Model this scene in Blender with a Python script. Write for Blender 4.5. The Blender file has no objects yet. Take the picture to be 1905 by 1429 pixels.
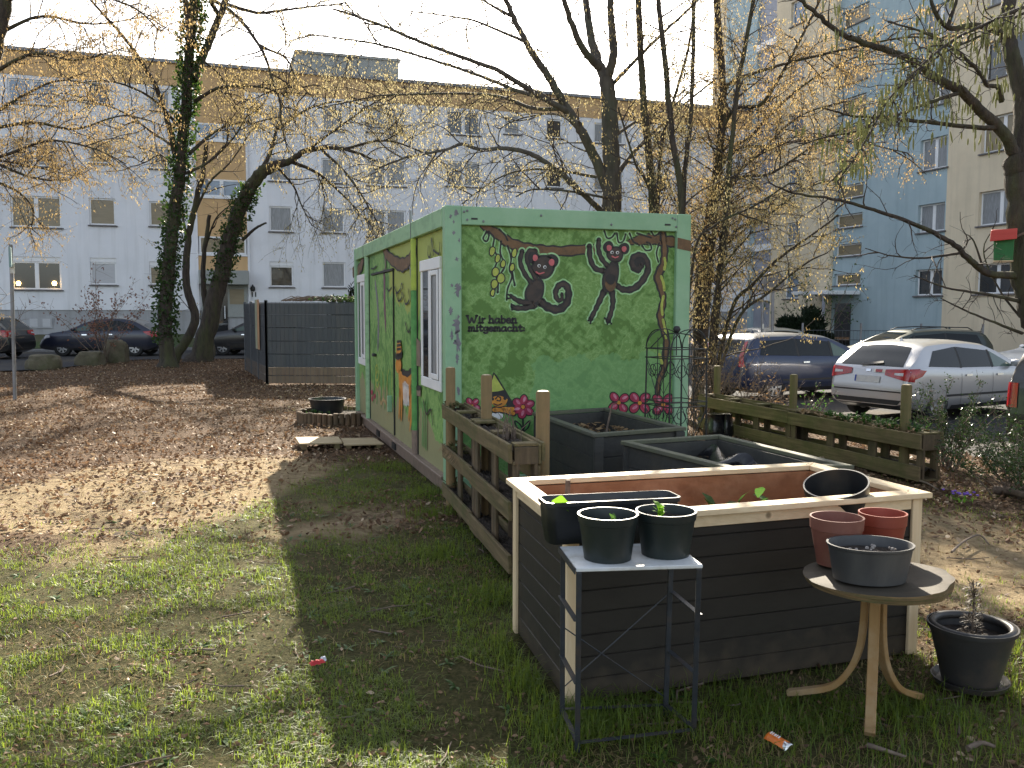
import bpy, bmesh, math, random
import numpy as np
from mathutils import Vector, Matrix, noise as mnoise
from mathutils.bvhtree import BVHTree
random.seed(7); RNG = np.random.default_rng(11)
C = bpy.context.scene.collection
PI = math.pi
# ---------------------------------------------------------------- camera model
F, PITCH, ROLL, CH = 1683.4, .0803, .0026, 1.6848
CX, CY = 952.5, 714.5
_cp, _sp, _cr, _sr = math.cos(PITCH), math.sin(PITCH), math.cos(ROLL), math.sin(ROLL)
def ray(px, py):
    a = px-CX; b = py-CY
    u = a*_cr+b*_sr; v = -a*_sr+b*_cr
    return Vector((u/F, _cp+(-v/F)*_sp, -_sp+(-v/F)*_cp))
CAMP = Vector((0, 0, CH))
def G(px, py, z=0.0):
    d = ray(px, py); t = (z-CH)/d.z
    return CAMP+d*t
def D(px, py, Y):
    d = ray(px, py); return CAMP+d*(Y/d.y)
def on_plane(px, py, p, n):
    d = ray(px, py); t = (p-CAMP).dot(n)/d.dot(n)
    return CAMP+d*t
# ---------------------------------------------------------------- objects
def tag(o, label=None, cat=None, group=None, kind=None):
    if label: o['label'] = label
    if cat: o['category'] = cat
    if group: o['group'] = group
    if kind: o['kind'] = kind
    return o
def thing(name, label, cat, loc=(0, 0, 0), rz=0.0, group=None):
    o = bpy.data.objects.new(name, None); C.objects.link(o)
    o.empty_display_size = .2
    o.location = loc; o.rotation_euler = (0, 0, rz)
    return tag(o, label, cat, group)
def copy_tree(o, parent=None):
    c = o.copy(); C.objects.link(c); c.parent = parent
    for ch in list(o.children): copy_tree(ch, c)
    return c
class MB:
    """collects geometry; build() links it as ONE mesh object"""
    def __init__(s): s.v = []; s.f = []; s.m = []
    def add(s, vs, fs, mi=0):
        b = len(s.v); s.v.extend([tuple(x) for x in vs])
        for f in fs: s.f.append(tuple(i+b for i in f)); s.m.append(mi)
        return s
    def hexa(s, p, mi=0):   # 8 points: bottom 4 ccw, top 4 ccw
        return s.add(p, [(3, 2, 1, 0), (4, 5, 6, 7), (0, 1, 5, 4), (1, 2, 6, 5), (2, 3, 7, 6), (3, 0, 4, 7)], mi)
    def box(s, x0, x1, y0, y1, z0, z1, mi=0, rz=0, piv=None):
        p = [(x0, y0, z0), (x1, y0, z0), (x1, y1, z0), (x0, y1, z0), (x0, y0, z1), (x1, y0, z1), (x1, y1, z1), (x0, y1, z1)]
        if rz:
            cx, cy = piv or ((x0+x1)/2, (y0+y1)/2); c, n = math.cos(rz), math.sin(rz)
            p = [(cx+(a-cx)*c-(b-cy)*n, cy+(a-cx)*n+(b-cy)*c, z) for a, b, z in p]
        return s.hexa(p, mi)
    def beam(s, a, b, w, h, mi=0, up=(0, 0, 1)):
        a = Vector(a); b = Vector(b); d = (b-a).normalized(); up = Vector(up)
        if abs(d.dot(up)) > .98: up = Vector((0, 1, 0)) if abs(d.y) < .9 else Vector((1, 0, 0))
        r = d.cross(up).normalized()*w/2; u = r.cross(d).normalized()*h/2
        return s.hexa([a-r-u, a+r-u, b+r-u, b-r-u, a-r+u, a+r+u, b+r+u, b-r+u], mi)
    def prism(s, poly, ext, mi=0):  # poly: 3d points (planar), ext: vector
        n = len(poly); e = Vector(ext); top = [Vector(p)+e for p in poly]
        return s.add(list(poly)+top, [tuple(range(n-1, -1, -1)), tuple(range(n, 2*n))]+[(i, (i+1) % n, n+(i+1) % n, n+i) for i in range(n)], mi)
    def tube(s, pts, rad, n=6, mi=0, cap=True):
        pts = [Vector(p) for p in pts]; k = len(pts)
        if not hasattr(rad, '__len__'): rad = [rad]*k
        vs = []; ref = None
        for i, p in enumerate(pts):
            t = (pts[min(i+1, k-1)]-pts[max(i-1, 0)])
            if t.length < 1e-9: t = Vector((0, 0, 1))
            t.normalize()
            if ref is None: ref = Vector((1, 0, 0)) if abs(t.x) < .8 else Vector((0, 1, 0))
            u = (ref-t*ref.dot(t))
            if u.length < 1e-6: u = t.orthogonal()
            u.normalize(); ref = u; w = t.cross(u)
            for j in range(n):
                a = 2*PI*j/n; vs.append(p+(u*math.cos(a)+w*math.sin(a))*rad[i])
        fs = [(i*n+j, i*n+(j+1) % n, (i+1)*n+(j+1) % n, (i+1)*n+j) for i in range(k-1) for j in range(n)]
        if cap: fs += [tuple(range(n-1, -1, -1)), tuple(range((k-1)*n, k*n))]
        return s.add(vs, fs, mi)
    def lathe(s, prof, n=32, c=(0, 0, 0), mi=0, wob=0, mat=None):
        vs = []; c = Vector(c)
        for r, z in prof:
            for j in range(n):
                a = 2*PI*j/n; rr = r*(1+wob*math.sin(3*a+1)+wob*.6*math.sin(5*a))
                p = Vector((rr*math.cos(a), rr*math.sin(a), z))
                if mat: p = mat @ p
                vs.append(c+p)
        k = len(prof)
        fs = [(i*n+j, i*n+(j+1) % n, (i+1)*n+(j+1) % n, (i+1)*n+j) for i in range(k-1) for j in range(n)]
        return s.add(vs, fs, mi)
    def build(s, name, mat, parent=None, smooth=None, bevel=0, label=None, seg=1):
        me = bpy.data.meshes.new(name)
        me.from_pydata(s.v, [], s.f)
        mats = mat if isinstance(mat, (list, tuple)) else [mat]
        for m in mats: me.materials.append(m)
        if len(mats) > 1: me.polygons.foreach_set('material_index', s.m)
        me.validate(); me.update()
        if smooth is not None:
            me.polygons.foreach_set('use_smooth', [True]*len(me.polygons))
            me.set_sharp_from_angle(angle=math.radians(smooth))
        o = bpy.data.objects.new(name, me); C.objects.link(o)
        if parent: o.parent = parent
        if bevel:
            b = o.modifiers.new('edge', 'BEVEL'); b.width = bevel; b.segments = seg; b.limit_method = 'ANGLE'; b.angle_limit = .6
        if label: o['label'] = label
        return o
def np_mesh(name, V, Fq, mat, parent=None, smooth=False, mi=None):
    """fast mesh from numpy: V (n,3), Fq (m,k)"""
    me = bpy.data.meshes.new(name); m, k = Fq.shape
    me.vertices.add(len(V)); me.vertices.foreach_set('co', np.ascontiguousarray(V, dtype=np.float32).ravel())
    me.loops.add(m*k); me.loops.foreach_set('vertex_index', np.ascontiguousarray(Fq, dtype=np.int32).ravel())
    me.polygons.add(m); me.polygons.foreach_set('loop_start', np.arange(0, m*k, k, dtype=np.int32))
    if smooth: me.polygons.foreach_set('use_smooth', np.ones(m, dtype=bool))
    mats = mat if isinstance(mat, (list, tuple)) else [mat]
    for q in mats: me.materials.append(q)
    if mi is not None: me.polygons.foreach_set('material_index', mi.astype(np.int32))
    me.update(calc_edges=True); me.validate()
    o = bpy.data.objects.new(name, me); C.objects.link(o)
    if parent: o.parent = parent
    return o
def smooth_line(pts, n=6):
    """catmull-rom through points (tuples of any length)"""
    P = [np.array(p, float) for p in pts]
    if len(P) < 3: return [tuple(P[0]+(P[-1]-P[0])*t) for t in np.linspace(0, 1, n+1)]
    out = []
    for i in range(len(P)-1):
        p0 = P[i-1] if i else 2*P[0]-P[1]; p1 = P[i]; p2 = P[i+1]; p3 = P[i+2] if i+2 < len(P) else 2*P[-1]-P[-2]
        for k in range(n):
            t = k/n
            out.append(tuple(.5*((2*p1)+(p2-p0)*t+(2*p0-5*p1+4*p2-p3)*t*t+(3*p1-p0-3*p2+p3)*t**3)))
    out.append(tuple(P[-1])); return out
# ---------------------------------------------------------------- value noise (numpy)
_T = RNG.random((256, 256))
def vnoise(x, y, s):
    x = np.asarray(x)/s+57.3; y = np.asarray(y)/s+91.7
    xi = np.floor(x).astype(int); yi = np.floor(y).astype(int); fx = x-xi; fy = y-yi
    fx = fx*fx*(3-2*fx); fy = fy*fy*(3-2*fy)
    a = _T[xi % 256, yi % 256]; b = _T[(xi+1) % 256, yi % 256]; c = _T[xi % 256, (yi+1) % 256]; d = _T[(xi+1) % 256, (yi+1) % 256]
    return a*(1-fx)*(1-fy)+b*fx*(1-fy)+c*(1-fx)*fy+d*fx*fy
def fbm(x, y, s, o=4):
    r = 0; a = .5; t = 0
    x = np.asarray(x, float); y = np.asarray(y, float)
    for i in range(o):
        c_, n_ = math.cos(.65+i*1.1), math.sin(.65+i*1.1); r = r+a*vnoise(x*c_-y*n_+i*13.1, x*n_+y*c_-i*7.7, s/2**i); t += a; a *= .55
    return r/t
def sstep(a, b, x):
    t = np.clip((np.asarray(x, float)-a)/(b-a), 0, 1); return t*t*(3-2*t)
# ---------------------------------------------------------------- materials
class NT:
    def __init__(s, name):
        s.m = bpy.data.materials.new(name); s.m.use_nodes = True; s.t = s.m.node_tree; s.n = s.t.nodes
        s.b = s.n['Principled BSDF']; s.out = s.n['Material Output']
    def new(s, ty, **k):
        q = s.n.new(ty)
        for a, v in k.items(): setattr(q, a, v)
        return q
    def link(s, a, b): s.t.links.new(a, b)
    def coord(s, scale=(1, 1, 1), kind='Object'):
        tc = s.new('ShaderNodeTexCoord'); mp = s.new('ShaderNodeMapping'); mp.inputs['Scale'].default_value = scale
        s.link(tc.outputs[kind], mp.inputs['Vector']); return mp.outputs[0]
    def geo(s, scale=(1, 1, 1)):
        g = s.new('ShaderNodeNewGeometry'); mp = s.new('ShaderNodeMapping'); mp.inputs['Scale'].default_value = scale
        s.link(g.outputs['Position'], mp.inputs['Vector']); return mp.outputs[0]
    def noise(s, vec, scale, detail=5, rough=.6, dist=0):
        q = s.new('ShaderNodeTexNoise'); q.inputs['Scale'].default_value = scale; q.inputs['Detail'].default_value = detail
        q.inputs['Roughness'].default_value = rough; q.inputs['Distortion'].default_value = dist
        s.link(vec, q.inputs['Vector']); return q.outputs['Fac']
    def ramp(s, fac, stops, interp='LINEAR'):
        q = s.new('ShaderNodeValToRGB'); e = q.color_ramp.elements; q.color_ramp.interpolation = interp
        while len(e) < len(stops): e.new(.5)
        for i, (p, c) in enumerate(stops):
            e[i].position = p; e[i].color = (c, c, c, 1) if not hasattr(c, '__len__') else (*c, 1)
        s.link(fac, q.inputs['Fac']); return q.outputs['Color']
    def mix(s, fac, a, b, mode='MIX'):
        q = s.new('ShaderNodeMix', data_type='RGBA', blend_type=mode)
        for sock, v in ((q.inputs['Factor'], fac), (q.inputs['A'], a), (q.inputs['B'], b)):
            if hasattr(v, 'is_linked') or hasattr(v, 'links'): s.link(v, sock)
            elif hasattr(v, '__len__'): sock.default_value = (*v, 1)
            else: sock.default_value = v
        return q.outputs['Result']
    def math(s, op, a, b=0):
        q = s.new('ShaderNodeMath', operation=op)
        for sock, v in ((q.inputs[0], a), (q.inputs[1], b)):
            if hasattr(v, 'links'): s.link(v, sock)
            else: sock.default_value = v
        return q.outputs[0]
    def bump(s, h, strength=.3, dist=.01):
        q = s.new('ShaderNodeBump'); q.inputs['Strength'].default_value = strength; q.inputs['Distance'].default_value = dist
        s.link(h, q.inputs['Height']); s.link(q.outputs[0], s.b.inputs['Normal']); return q
    def color(s, c):
        if hasattr(c, 'links'): s.link(c, s.b.inputs['Base Color'])
        else: s.b.inputs['Base Color'].default_value = (*c, 1)
    def set(s, **k):
        for a, v in k.items(): s.b.inputs[a.replace('_', ' ')].default_value = v
def pm(name, c1, c2=None, scale=6, rough=.6, bump=.15, bdist=.004, stretch=(1, 1, 1), metal=0, spec=.5, lo=.35, hi=.65, dirt=None, dscale=1.5, coat=0):
    """general mottled paint / plastic / stone"""
    t = NT(name); c2 = c2 or tuple(x*.75 for x in c1)
    v = t.coord(stretch); n = t.noise(v, scale, 6)
    col = t.ramp(n, [(lo, c2), (hi, c1)])
    if dirt:
        n2 = t.noise(v, dscale, 7, .65); col = t.mix(t.ramp(n2, [(.48, 0), (.66, .8)]), col, dirt)
    t.color(col); t.set(Roughness=rough, Metallic=metal, Specular_IOR_Level=spec)
    if coat: t.set(Coat_Weight=coat, Coat_Roughness=.05)
    if bump: t.bump(t.noise(v, scale*4, 5), bump, bdist)
    return t.m
def wood(name, c1, c2, axis='x', rough=.75, fine=1.0, knots=True, stain=None, bump=.35):
    t = NT(name); st = {'x': (.9, 14, 14), 'y': (14, .9, 14), 'z': (14, 14, .9)}[axis]
    st = tuple(q*fine for q in st)
    v = t.coord(st); n = t.noise(v, 2.2, 8, .62, .6); col = t.ramp(n, [(.3, c2), (.5, tuple((a+b)/2 for a, b in zip(c1, c2))), (.68, c1)])
    v2 = t.coord((1, 1, 1))
    if knots:
        vo = t.new('ShaderNodeTexVoronoi'); vo.inputs['Scale'].default_value = 5.5; t.link(v2, vo.inputs['Vector'])
        k = t.ramp(vo.outputs['Distance'], [(.05, 1), (.11, 0)]); col = t.mix(k, col, tuple(q*.45 for q in c2))
    if stain:
        col = t.mix(t.ramp(t.noise(v2, 3.2, 7, .7), [(.42, 0), (.68, .85)]), col, stain)
    t.color(col); t.set(Roughness=rough, Specular_IOR_Level=.25); t.bump(n, bump, .004)
    return t.m
def leafmat(name, c, c2, trans=.5, scale=3, rough=.5, tcol=None):
    t = NT(name); v = t.geo(); n = t.noise(v, scale, 3); w = t.new('ShaderNodeTexWhiteNoise')
    g = t.new('ShaderNodeNewGeometry'); t.link(g.outputs['Random Per Island'], w.inputs['Vector']) if 0 else None
    r = g.outputs['Random Per Island']
    col = t.mix(t.math('ADD', t.math('MULTIPLY', r, .7), t.math('MULTIPLY', n, .3)), c2, c)
    t.color(col); t.set(Roughness=rough, Specular_IOR_Level=.3)
    tr = t.new('ShaderNodeBsdfTranslucent')
    if tcol: t.link(t.mix(.6, col, tcol), tr.inputs['Color'])
    else: t.link(col, tr.inputs['Color'])
    mx = t.new('ShaderNodeMixShader'); mx.inputs[0].default_value = trans
    t.link(t.b.outputs[0], mx.inputs[1]); t.link(tr.outputs[0], mx.inputs[2]); t.link(mx.outputs[0], t.out.inputs['Surface'])
    return t.m
def glassmat(name, c, rough=.03, spec=.8):
    t = NT(name); v = t.coord(); n = t.noise(v, 1.3, 2); t.color(t.mix(n, c, tuple(q*.5 for q in c)))
    t.set(Roughness=rough, Specular_IOR_Level=spec, IOR=1.5); return t.m
M = {}
# ---------------------------------------------------------------- world, sun, camera
SC = bpy.context.scene
SUN_EL, SUN_AZ = math.radians(28.3), math.radians(.9)
w = bpy.data.worlds.new("World"); SC.world = w; w.use_nodes = True
nt = w.node_tree; bg = nt.nodes['Background']; sky = nt.nodes.new('ShaderNodeTexSky'); sky.sky_type = 'NISHITA'
sky.sun_disc = False; sky.sun_elevation = SUN_EL; sky.sun_rotation = SUN_AZ; sky.air_density = 1.0; sky.dust_density = 2.2; sky.ozone_density = 1.0; sky.altitude = 100
hs = nt.nodes.new('ShaderNodeHueSaturation'); hs.inputs['Saturation'].default_value = .55; nt.links.new(sky.outputs[0], hs.inputs['Color']); nt.links.new(hs.outputs[0], bg.inputs['Color']); bg.inputs['Strength'].default_value = .085
sl = bpy.data.lights.new('sun', 'SUN'); sl.energy = 5.0; sl.angle = math.radians(.5); sl.color = (1, .9, .74)
so = bpy.data.objects.new('sun', sl); C.objects.link(so)
sd = Vector((math.sin(SUN_AZ)*math.cos(SUN_EL), math.cos(SUN_AZ)*math.cos(SUN_EL), math.sin(SUN_EL)))
so.rotation_euler = sd.to_track_quat('Z', 'Y').to_euler(); so.location = (0, 30, 40)
cam = bpy.data.cameras.new('camera'); co = bpy.data.objects.new('camera', cam); C.objects.link(co)
cam.sensor_fit = 'HORIZONTAL'; cam.sensor_width = 36; cam.lens = 36*F/1905; cam.clip_end = 3000; cam.clip_start = .05
fwd = Vector((0, _cp, -_sp)); up = Vector((0, _sp, _cp)); rt = Vector((1, 0, 0))
# roll: image down vector rotated
r2 = rt*_cr+up*_sr*1.0; u2 = -rt*_sr+up*_cr
mw = Matrix((r2, u2, -fwd)).transposed().to_4x4(); mw.translation = CAMP
co.matrix_world = mw; SC.camera = co
SC.view_settings.view_transform = 'Standard'; SC.view_settings.look = 'None'; SC.view_settings.exposure = 2.02; SC.view_settings.gamma = 1
SC.cycles.max_bounces = 7; SC.cycles.diffuse_bounces = 3; SC.cycles.transparent_max_bounces = 6
SC.cycles.sample_clamp_indirect = 6
# ---------------------------------------------------------------- ground
CYAW = .3048; CORG = Vector((-.5957, 8.1331, 0)); CW, CL, CHT = 2.438, 6.058, 2.62
FY = math.radians(18.5); FP = Vector((-20.27, 40.5, 0)); FD = Vector((math.cos(FY), math.sin(FY), 0)); FN = Vector((math.sin(FY), -math.cos(FY), 0))
def gz(x, y):
    x = np.asarray(x, float); y = np.asarray(y, float)
    s = sstep(0, 1, (x-4.5-np.maximum(0, 13-y)*.28+np.maximum(0, y-13)*.3)/1.5)*sstep(6, 9, y)
    return -.32*s
def gmask(x, y):
    """how grassy the lawn is at a point"""
    x = np.asarray(x, float); y = np.asarray(y, float)
    n = fbm(x+21, y+4, 1.6, 4)
    lim = 6.4+3.6*sstep(-2.7, -1.7, x)+(n-.5)*3.4
    g = 1-sstep(lim-1.6, lim+.9, y)
    right = sstep(1.3, 2.6, x-(y-4)*.1)
    g = g*(1-right*.75)
    g = np.maximum(g, .8*sstep(.42, .62, fbm(x+5, y+9, .9, 3))*sstep(1.9, 2.5, x)*(1-sstep(5.2, 6.2, y))*(1-sstep(4.2, 4.6, x)))
    return np.clip(g*sstep(.24, .5, n+.12*(1-sstep(3, 5.5, y))), 0, 1)
ax = np.concatenate([[-600, -300, -150, -80, -45, -30, -22], np.arange(-17, 10, .115), [10.5, 12, 15, 20, 30, 60, 120, 300, 600]])
ay = np.concatenate([[-60, -20, -5, 0, 1], np.arange(1.6, 13, .085), np.arange(13, 33, .24), [34, 36, 39, 42, 46, 55, 70, 100, 200, 400, 900]])
gx, gy = np.meshgrid(ax, ay, indexing='xy')
sz = -gz(gx, gy)/.32
H = gz(gx, gy)-.02*sz+(1-sz*.85)*((fbm(gx, gy, .5, 4)-.5)*.05+(fbm(gx, gy, 3.2, 2)-.5)*.05)-.004
far = (np.abs(gx+3) > 20) | (gy > 33) | (gy < 1)
H = np.where(far, gz(gx, gy)-.03, H)
V = np.stack([gx, gy, H], -1).reshape(-1, 3); nx, ny = len(ax), len(ay)
i = np.arange(nx*ny).reshape(ny, nx); Fq = np.stack([i[:-1, :-1], i[:-1, 1:], i[1:, 1:], i[1:, :-1]], -1).reshape(-1, 4)
t = NT('ground_soil')
at = t.new('ShaderNodeAttribute', attribute_name='grass'); a2 = t.new('ShaderNodeAttribute', attribute_name='sand')
v = t.geo(); n1 = t.noise(v, 9, 8, .7); n2 = t.noise(v, 38, 6, .75); n3 = t.noise(v, 2.2, 5)
soil = t.ramp(n2, [(.3, (.035, .022, .013)), (.47, (.08, .05, .03)), (.62, (.165, .108, .065)), (.76, (.28, .195, .125))])
sand = t.ramp(n1, [(.35, (.2, .145, .08)), (.6, (.36, .28, .165))])
gr = t.ramp(n2, [(.3, (.02, .025, .008)), (.5, (.05, .055, .016)), (.7, (.1, .09, .036))])
col = t.mix(t.ramp(t.math('ADD', a2.outputs['Fac'], t.math('MULTIPLY', t.math('SUBTRACT', n1, .5), 1.1)), [(.35, 0), (.62, .85)]), soil, sand)
col = t.mix(t.ramp(t.math('ADD', at.outputs['Fac'], t.math('MULTIPLY', t.math('SUBTRACT', n1, .5), .9)), [(.38, 0), (.8, .8)]), col, gr)
t.color(col); t.set(Roughness=.95, Specular_IOR_Level=.1); t.bump(n2, .9, .03)
M['soil_ground'] = t.m
ground = np_mesh('ground', V, Fq, t.m, smooth=True); tag(ground, kind='structure')
fx, fy = gx.ravel(), gy.ravel()
gmv = gmask(fx, fy); at = ground.data.attributes.new('grass', 'FLOAT', 'POINT'); at.data.foreach_set('value', gmv.astype(np.float32))
def smask(x, y):
    d = np.hypot((x+2.9)/2.3, (y-8.4)/2.6); n = fbm(x+3, y, 1.3, 4)
    s = (1-sstep(.35, 1.25, d))*.95+.5*(1-sstep(6, 9.5, y))*sstep(.45, .6, n)
    s = s+.55*sstep(2.3, 3.2, x)*(1-sstep(7, 12, y))*sstep(.42, .6, n)
    return np.clip(s*(.25+1.15*n), 0, 1)*.92
at = ground.data.attributes.new('sand', 'FLOAT', 'POINT'); at.data.foreach_set('value', smask(fx, fy).astype(np.float32))
# ---------------------------------------------------------------- street, parking, verge
M['asphalt'] = pm('asphalt', (.075, .075, .077), (.04, .04, .042), 30, .95, .5, .006, spec=.08, dirt=(.1, .088, .07), dscale=.35)
M['kerb'] = pm('kerb_stone', (.3, .29, .28), (.2, .2, .19), 20, .85, .3)
M['verge'] = pm('verge_grass', (.06, .1, .022), (.03, .05, .012), 14, .95, .8, .03, dirt=(.1, .08, .045), dscale=.6)
def sheet(name, poly, z, mat, th=.0):
    b = MB(); b.add([(p[0], p[1], z if not callable(z) else float(z(p[0], p[1]))) for p in poly], [tuple(range(len(poly)))])
    return tag(b.build(name, mat), kind='structure')
def fpt(u, d):   # point at distance u along the white facade line and d in front of it
    return FP+FD*u+FN*d
p0, p1 = fpt(-60, 9.6), fpt(42, 9.6)
def fl(u, d): q = fpt(u, d); return (q.x, q.y)
sheet('street', [fl(-60, 4.6), fl(26, 4.6), fl(26, 12.2), fl(10, 12.2), (-12.6, 30.6), (-13.2, 25.2), (-14.6, 24.4), (-22, 23.2), (-60, 18)], .022, M['asphalt'])
b = MB(); b.beam((*fl(-60, 4.5), .06), (*fl(26, 4.5), .06), .16, .14); tag(b.build('kerb', M['kerb'], bevel=.015), kind='structure')
b = MB(); q = [fl(-60, 4.42), fl(60, 4.42), fl(60, -.5), fl(-60, -.5)]
nu, nd = 90, 12; vs = []
for a in range(nu+1):
    for d in range(nd+1):
        u = -60+86*a/nu; dd = 4.42-4.9*d/nd; p = fpt(u, dd); vs.append((p.x, p.y, .13+.44*float(sstep(0, 1, d/nd))+.04*random.random()))
b.add(vs, [(a*(nd+1)+d, (a+1)*(nd+1)+d, (a+1)*(nd+1)+d+1, a*(nd+1)+d+1) for a in range(nu) for d in range(nd)])
tag(b.build('grass_verge', M['verge'], smooth=80), kind='structure')
pk = [(6.15, 13.2), (6.75, 11.0), (8, 9.2), (14, 9.0), (17.5, 33), (14.5, 44), (11.4, 50), (1.5, 44), (2.3, 27), (4.0, 20.5), (5.3, 16.2)]
sheet('parking_lot', pk, -.306, M['asphalt'])
# ---------------------------------------------------------------- white apartment block
def render_mat(name, c, c2, dirt=None):
    dirt = dirt or c2
    t = NT(name); v = t.coord(); n = t.noise(v, 1.2, 6); col = t.ramp(n, [(.35, c2), (.65, c)])
    col = t.mix(t.ramp(t.noise(v, .35, 7, .65), [(.48, 0), (.66, .7)]), col, dirt)
    st = t.noise(t.coord((2.2, 2.2, .12)), 1.6, 5, .6); col = t.mix(t.ramp(st, [(.5, 0), (.72, .6)]), col, tuple(q*.9 for q in dirt))
    t.color(col); t.set(Roughness=.9, Specular_IOR_Level=.2); t.bump(t.noise(v, 60, 4), .25, .004); return t.m
M['white_render'] = render_mat('white_render', (.8, .8, .82), (.76, .765, .79), (.68, .68, .685))
M['grey_plinth'] = render_mat('grey_plinth', (.42, .42, .43), (.36, .36, .37), (.3, .3, .29))
M['ochre_render'] = render_mat('ochre_render', (.62, .41, .215), (.56, .37, .19))
M['upvc'] = pm('white_window_plastic', (.8, .8, .8), (.74, .74, .74), 3, .4, 0)
M['sill'] = pm('dark_sill', (.16, .15, .15), (.11, .1, .1), 5, .6, .1)
M['pane'] = glassmat('window_glass', (.035, .037, .04))
M['pane_blind'] = pm('brown_roller_blind', (.24, .19, .11), (.2, .155, .085), 2, .35, 0, stretch=(1, 1, 9), spec=.7)
M['pane_curtain'] = pm('grey_net_curtain', (.3, .31, .32), (.17, .175, .18), 7, .35, 0, stretch=(6, 6, .5), spec=.7)
M['pane_sky'] = pm('painted_sky_glass', (.2, .26, .34), (.12, .17, .24), .8, .08, 0, spec=.9)  # reflected sky put into the blue base colour of the panes
M['shutter'] = pm('grey_roller_shutter', (.52, .52, .53), (.46, .46, .47), 4, .6, .4, .01, stretch=(1, 1, 12))
M['roof_grey'] = pm('roof_metal', (.25, .26, .27), (.2, .2, .21), 3, .6, .1)
M['concrete'] = pm('washed_concrete', (.36, .37, .35), (.27, .28, .26), 40, .9, .4, .006)
M['door_dark'] = glassmat('dark_door_glass', (.03, .03, .032))
M['black'] = pm('black_paint', (.02, .02, .02), (.014, .014, .014), 6, .5, .1)
M['lamp_warm'] = NT('warm_lamp'); M['lamp_warm'].set(Emission_Strength=4.0); M['lamp_warm'].b.inputs['Emission Color'].default_value = (1, .62, .22, 1); M['lamp_warm'].color((.9, .6, .3)); M['lamp_warm'] = M['lamp_warm'].m
wb = thing('apartment_building', 'long white apartment block with ochre stairwell panels and ochre roof band', 'building', FP, FY)
def fw(px, py):     # pixel -> facade local (u, z)
    p = on_plane(px, py, FP, FN); d = p-FP
    return d.dot(FD), p.z
U0, U1, WT = -46, 35.6, 12.85
PL = 1.685
b = MB()
b.box(U0, U1, .2, 11, PL, WT-1.0); b.box(U0, U0+.1, 0, .2, PL, WT-1); b.box(U1-.1, U1, 0, .2, PL, WT-1); b.build('wall_core', M['white_render'], wb)
b = MB(); b.box(U0, U1, .05, 11, .2, PL); b.build('plinth', M['grey_plinth'], wb)
b = MB(); b.box(U0, U1, -.03, 11.03, WT-1.0, WT); b.build('roof_band', M['ochre_render'], wb)
b = MB(); b.box(U0-.1, U1+.1, -.16, 11.1, WT, WT+.14); ro = b.build('roof', M['roof_grey'], wb)
ua, za = fw(527, 150); ub, zb = fw(680, 150)
b = MB(); b.box(ua+.9, ub+2.2, 2.8, 7, WT+.14, WT+1.75); b.box(ua+.8, ub+2.3, 2.7, 7.1, WT+1.75, WT+1.87); b.build('stair_bulkhead', M['concrete'], ro)
def holed_wall(name, par, mat, x0, x1, z0, z1, holes, dep, y0=0.):
    """facade sheet at local y=y0 with rectangular openings and reveals of depth dep"""
    hs = [h for h in holes if h[1] > x0 and h[0] < x1 and h[3] > z0 and h[2] < z1]
    hs = [(max(a, x0+.001), min(b_, x1-.001), max(c_, z0+.001), min(d, z1-.001)) for a, b_, c_, d in hs]
    X = sorted({x0, x1, *[h[0] for h in hs], *[h[1] for h in hs]}); Z = sorted({z0, z1, *[h[2] for h in hs], *[h[3] for h in hs]}); m = MB()
    for i in range(len(X)-1):
        for j in range(len(Z)-1):
            xm, zm = (X[i]+X[i+1])/2, (Z[j]+Z[j+1])/2
            if X[i+1]-X[i] < 1e-5 or Z[j+1]-Z[j] < 1e-5 or any(h[0] < xm < h[1] and h[2] < zm < h[3] for h in hs): continue
            m.add([(X[i], y0, Z[j]), (X[i+1], y0, Z[j]), (X[i+1], y0, Z[j+1]), (X[i], y0, Z[j+1])], [(0, 1, 2, 3)])
    for a, b_, c_, d in hs:
        y1 = y0+dep+.05
        m.add([(a, y0, c_), (b_, y0, c_), (b_, y0, d), (a, y0, d), (a, y1, c_), (b_, y1, c_), (b_, y1, d), (a, y1, d)], [(0, 4, 5, 1), (1, 5, 6, 2), (2, 6, 7, 3), (3, 7, 4, 0)])
    return m.build(name, mat, par)
HOLES = []
def window(par, x0, x1, z0, z1, pane, n=2, dep=0, sill=True, box=False, fr=.075, y0=0):
    """window in a wall whose outer face is local y=y0 (outside is -y); x0..x1 outer frame"""
    HOLES.append((x0, x1, z0, z1)); f = MB()
    ya, yb = y0+dep-.03, y0+dep+.04
    top = z1-(.2 if box else 0)
    f.box(x0, x1, ya, yb, z0, z0+fr); f.box(x0, x1, ya, yb, top-fr, top)
    f.box(x0, x0+fr, ya, yb, z0+fr, top-fr); f.box(x1-fr, x1, ya, yb, z0+fr, top-fr)
    if n == 2:
        xm = (x0+x1)/2; f.box(xm-.085, xm+.085, ya, yb, z0+fr, top-fr)
    if box: f.box(x0, x1, ya-.02, yb, top+.003, z1); f.box(x0, x1, ya-.015, ya+.03, top-.035, top-.003)
    fo = f.build('window', M['upvc'], par, bevel=.008)
    p = MB(); p.box(x0+fr*.7, x1-fr*.7, ya+.022, ya+.03, z0+fr*.7, top-fr*.7)
    p.build('pane', pane, fo)
    if sill:
        s = MB(); s.box(x0-.07, x1+.07, y0-.09, y0-.001, z0-.06, z0-.003); s.box(x0+.003, x1-.003, y0-.001, ya-.002, z0-.03, z0+.012); s.build('sill', M['sill'], fo, bevel=.006)
    return fo
PB, PG, PC, PS, PX = M['pane_blind'], M['pane'], M['pane_curtain'], M['pane_sky'], M['shutter']
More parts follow.
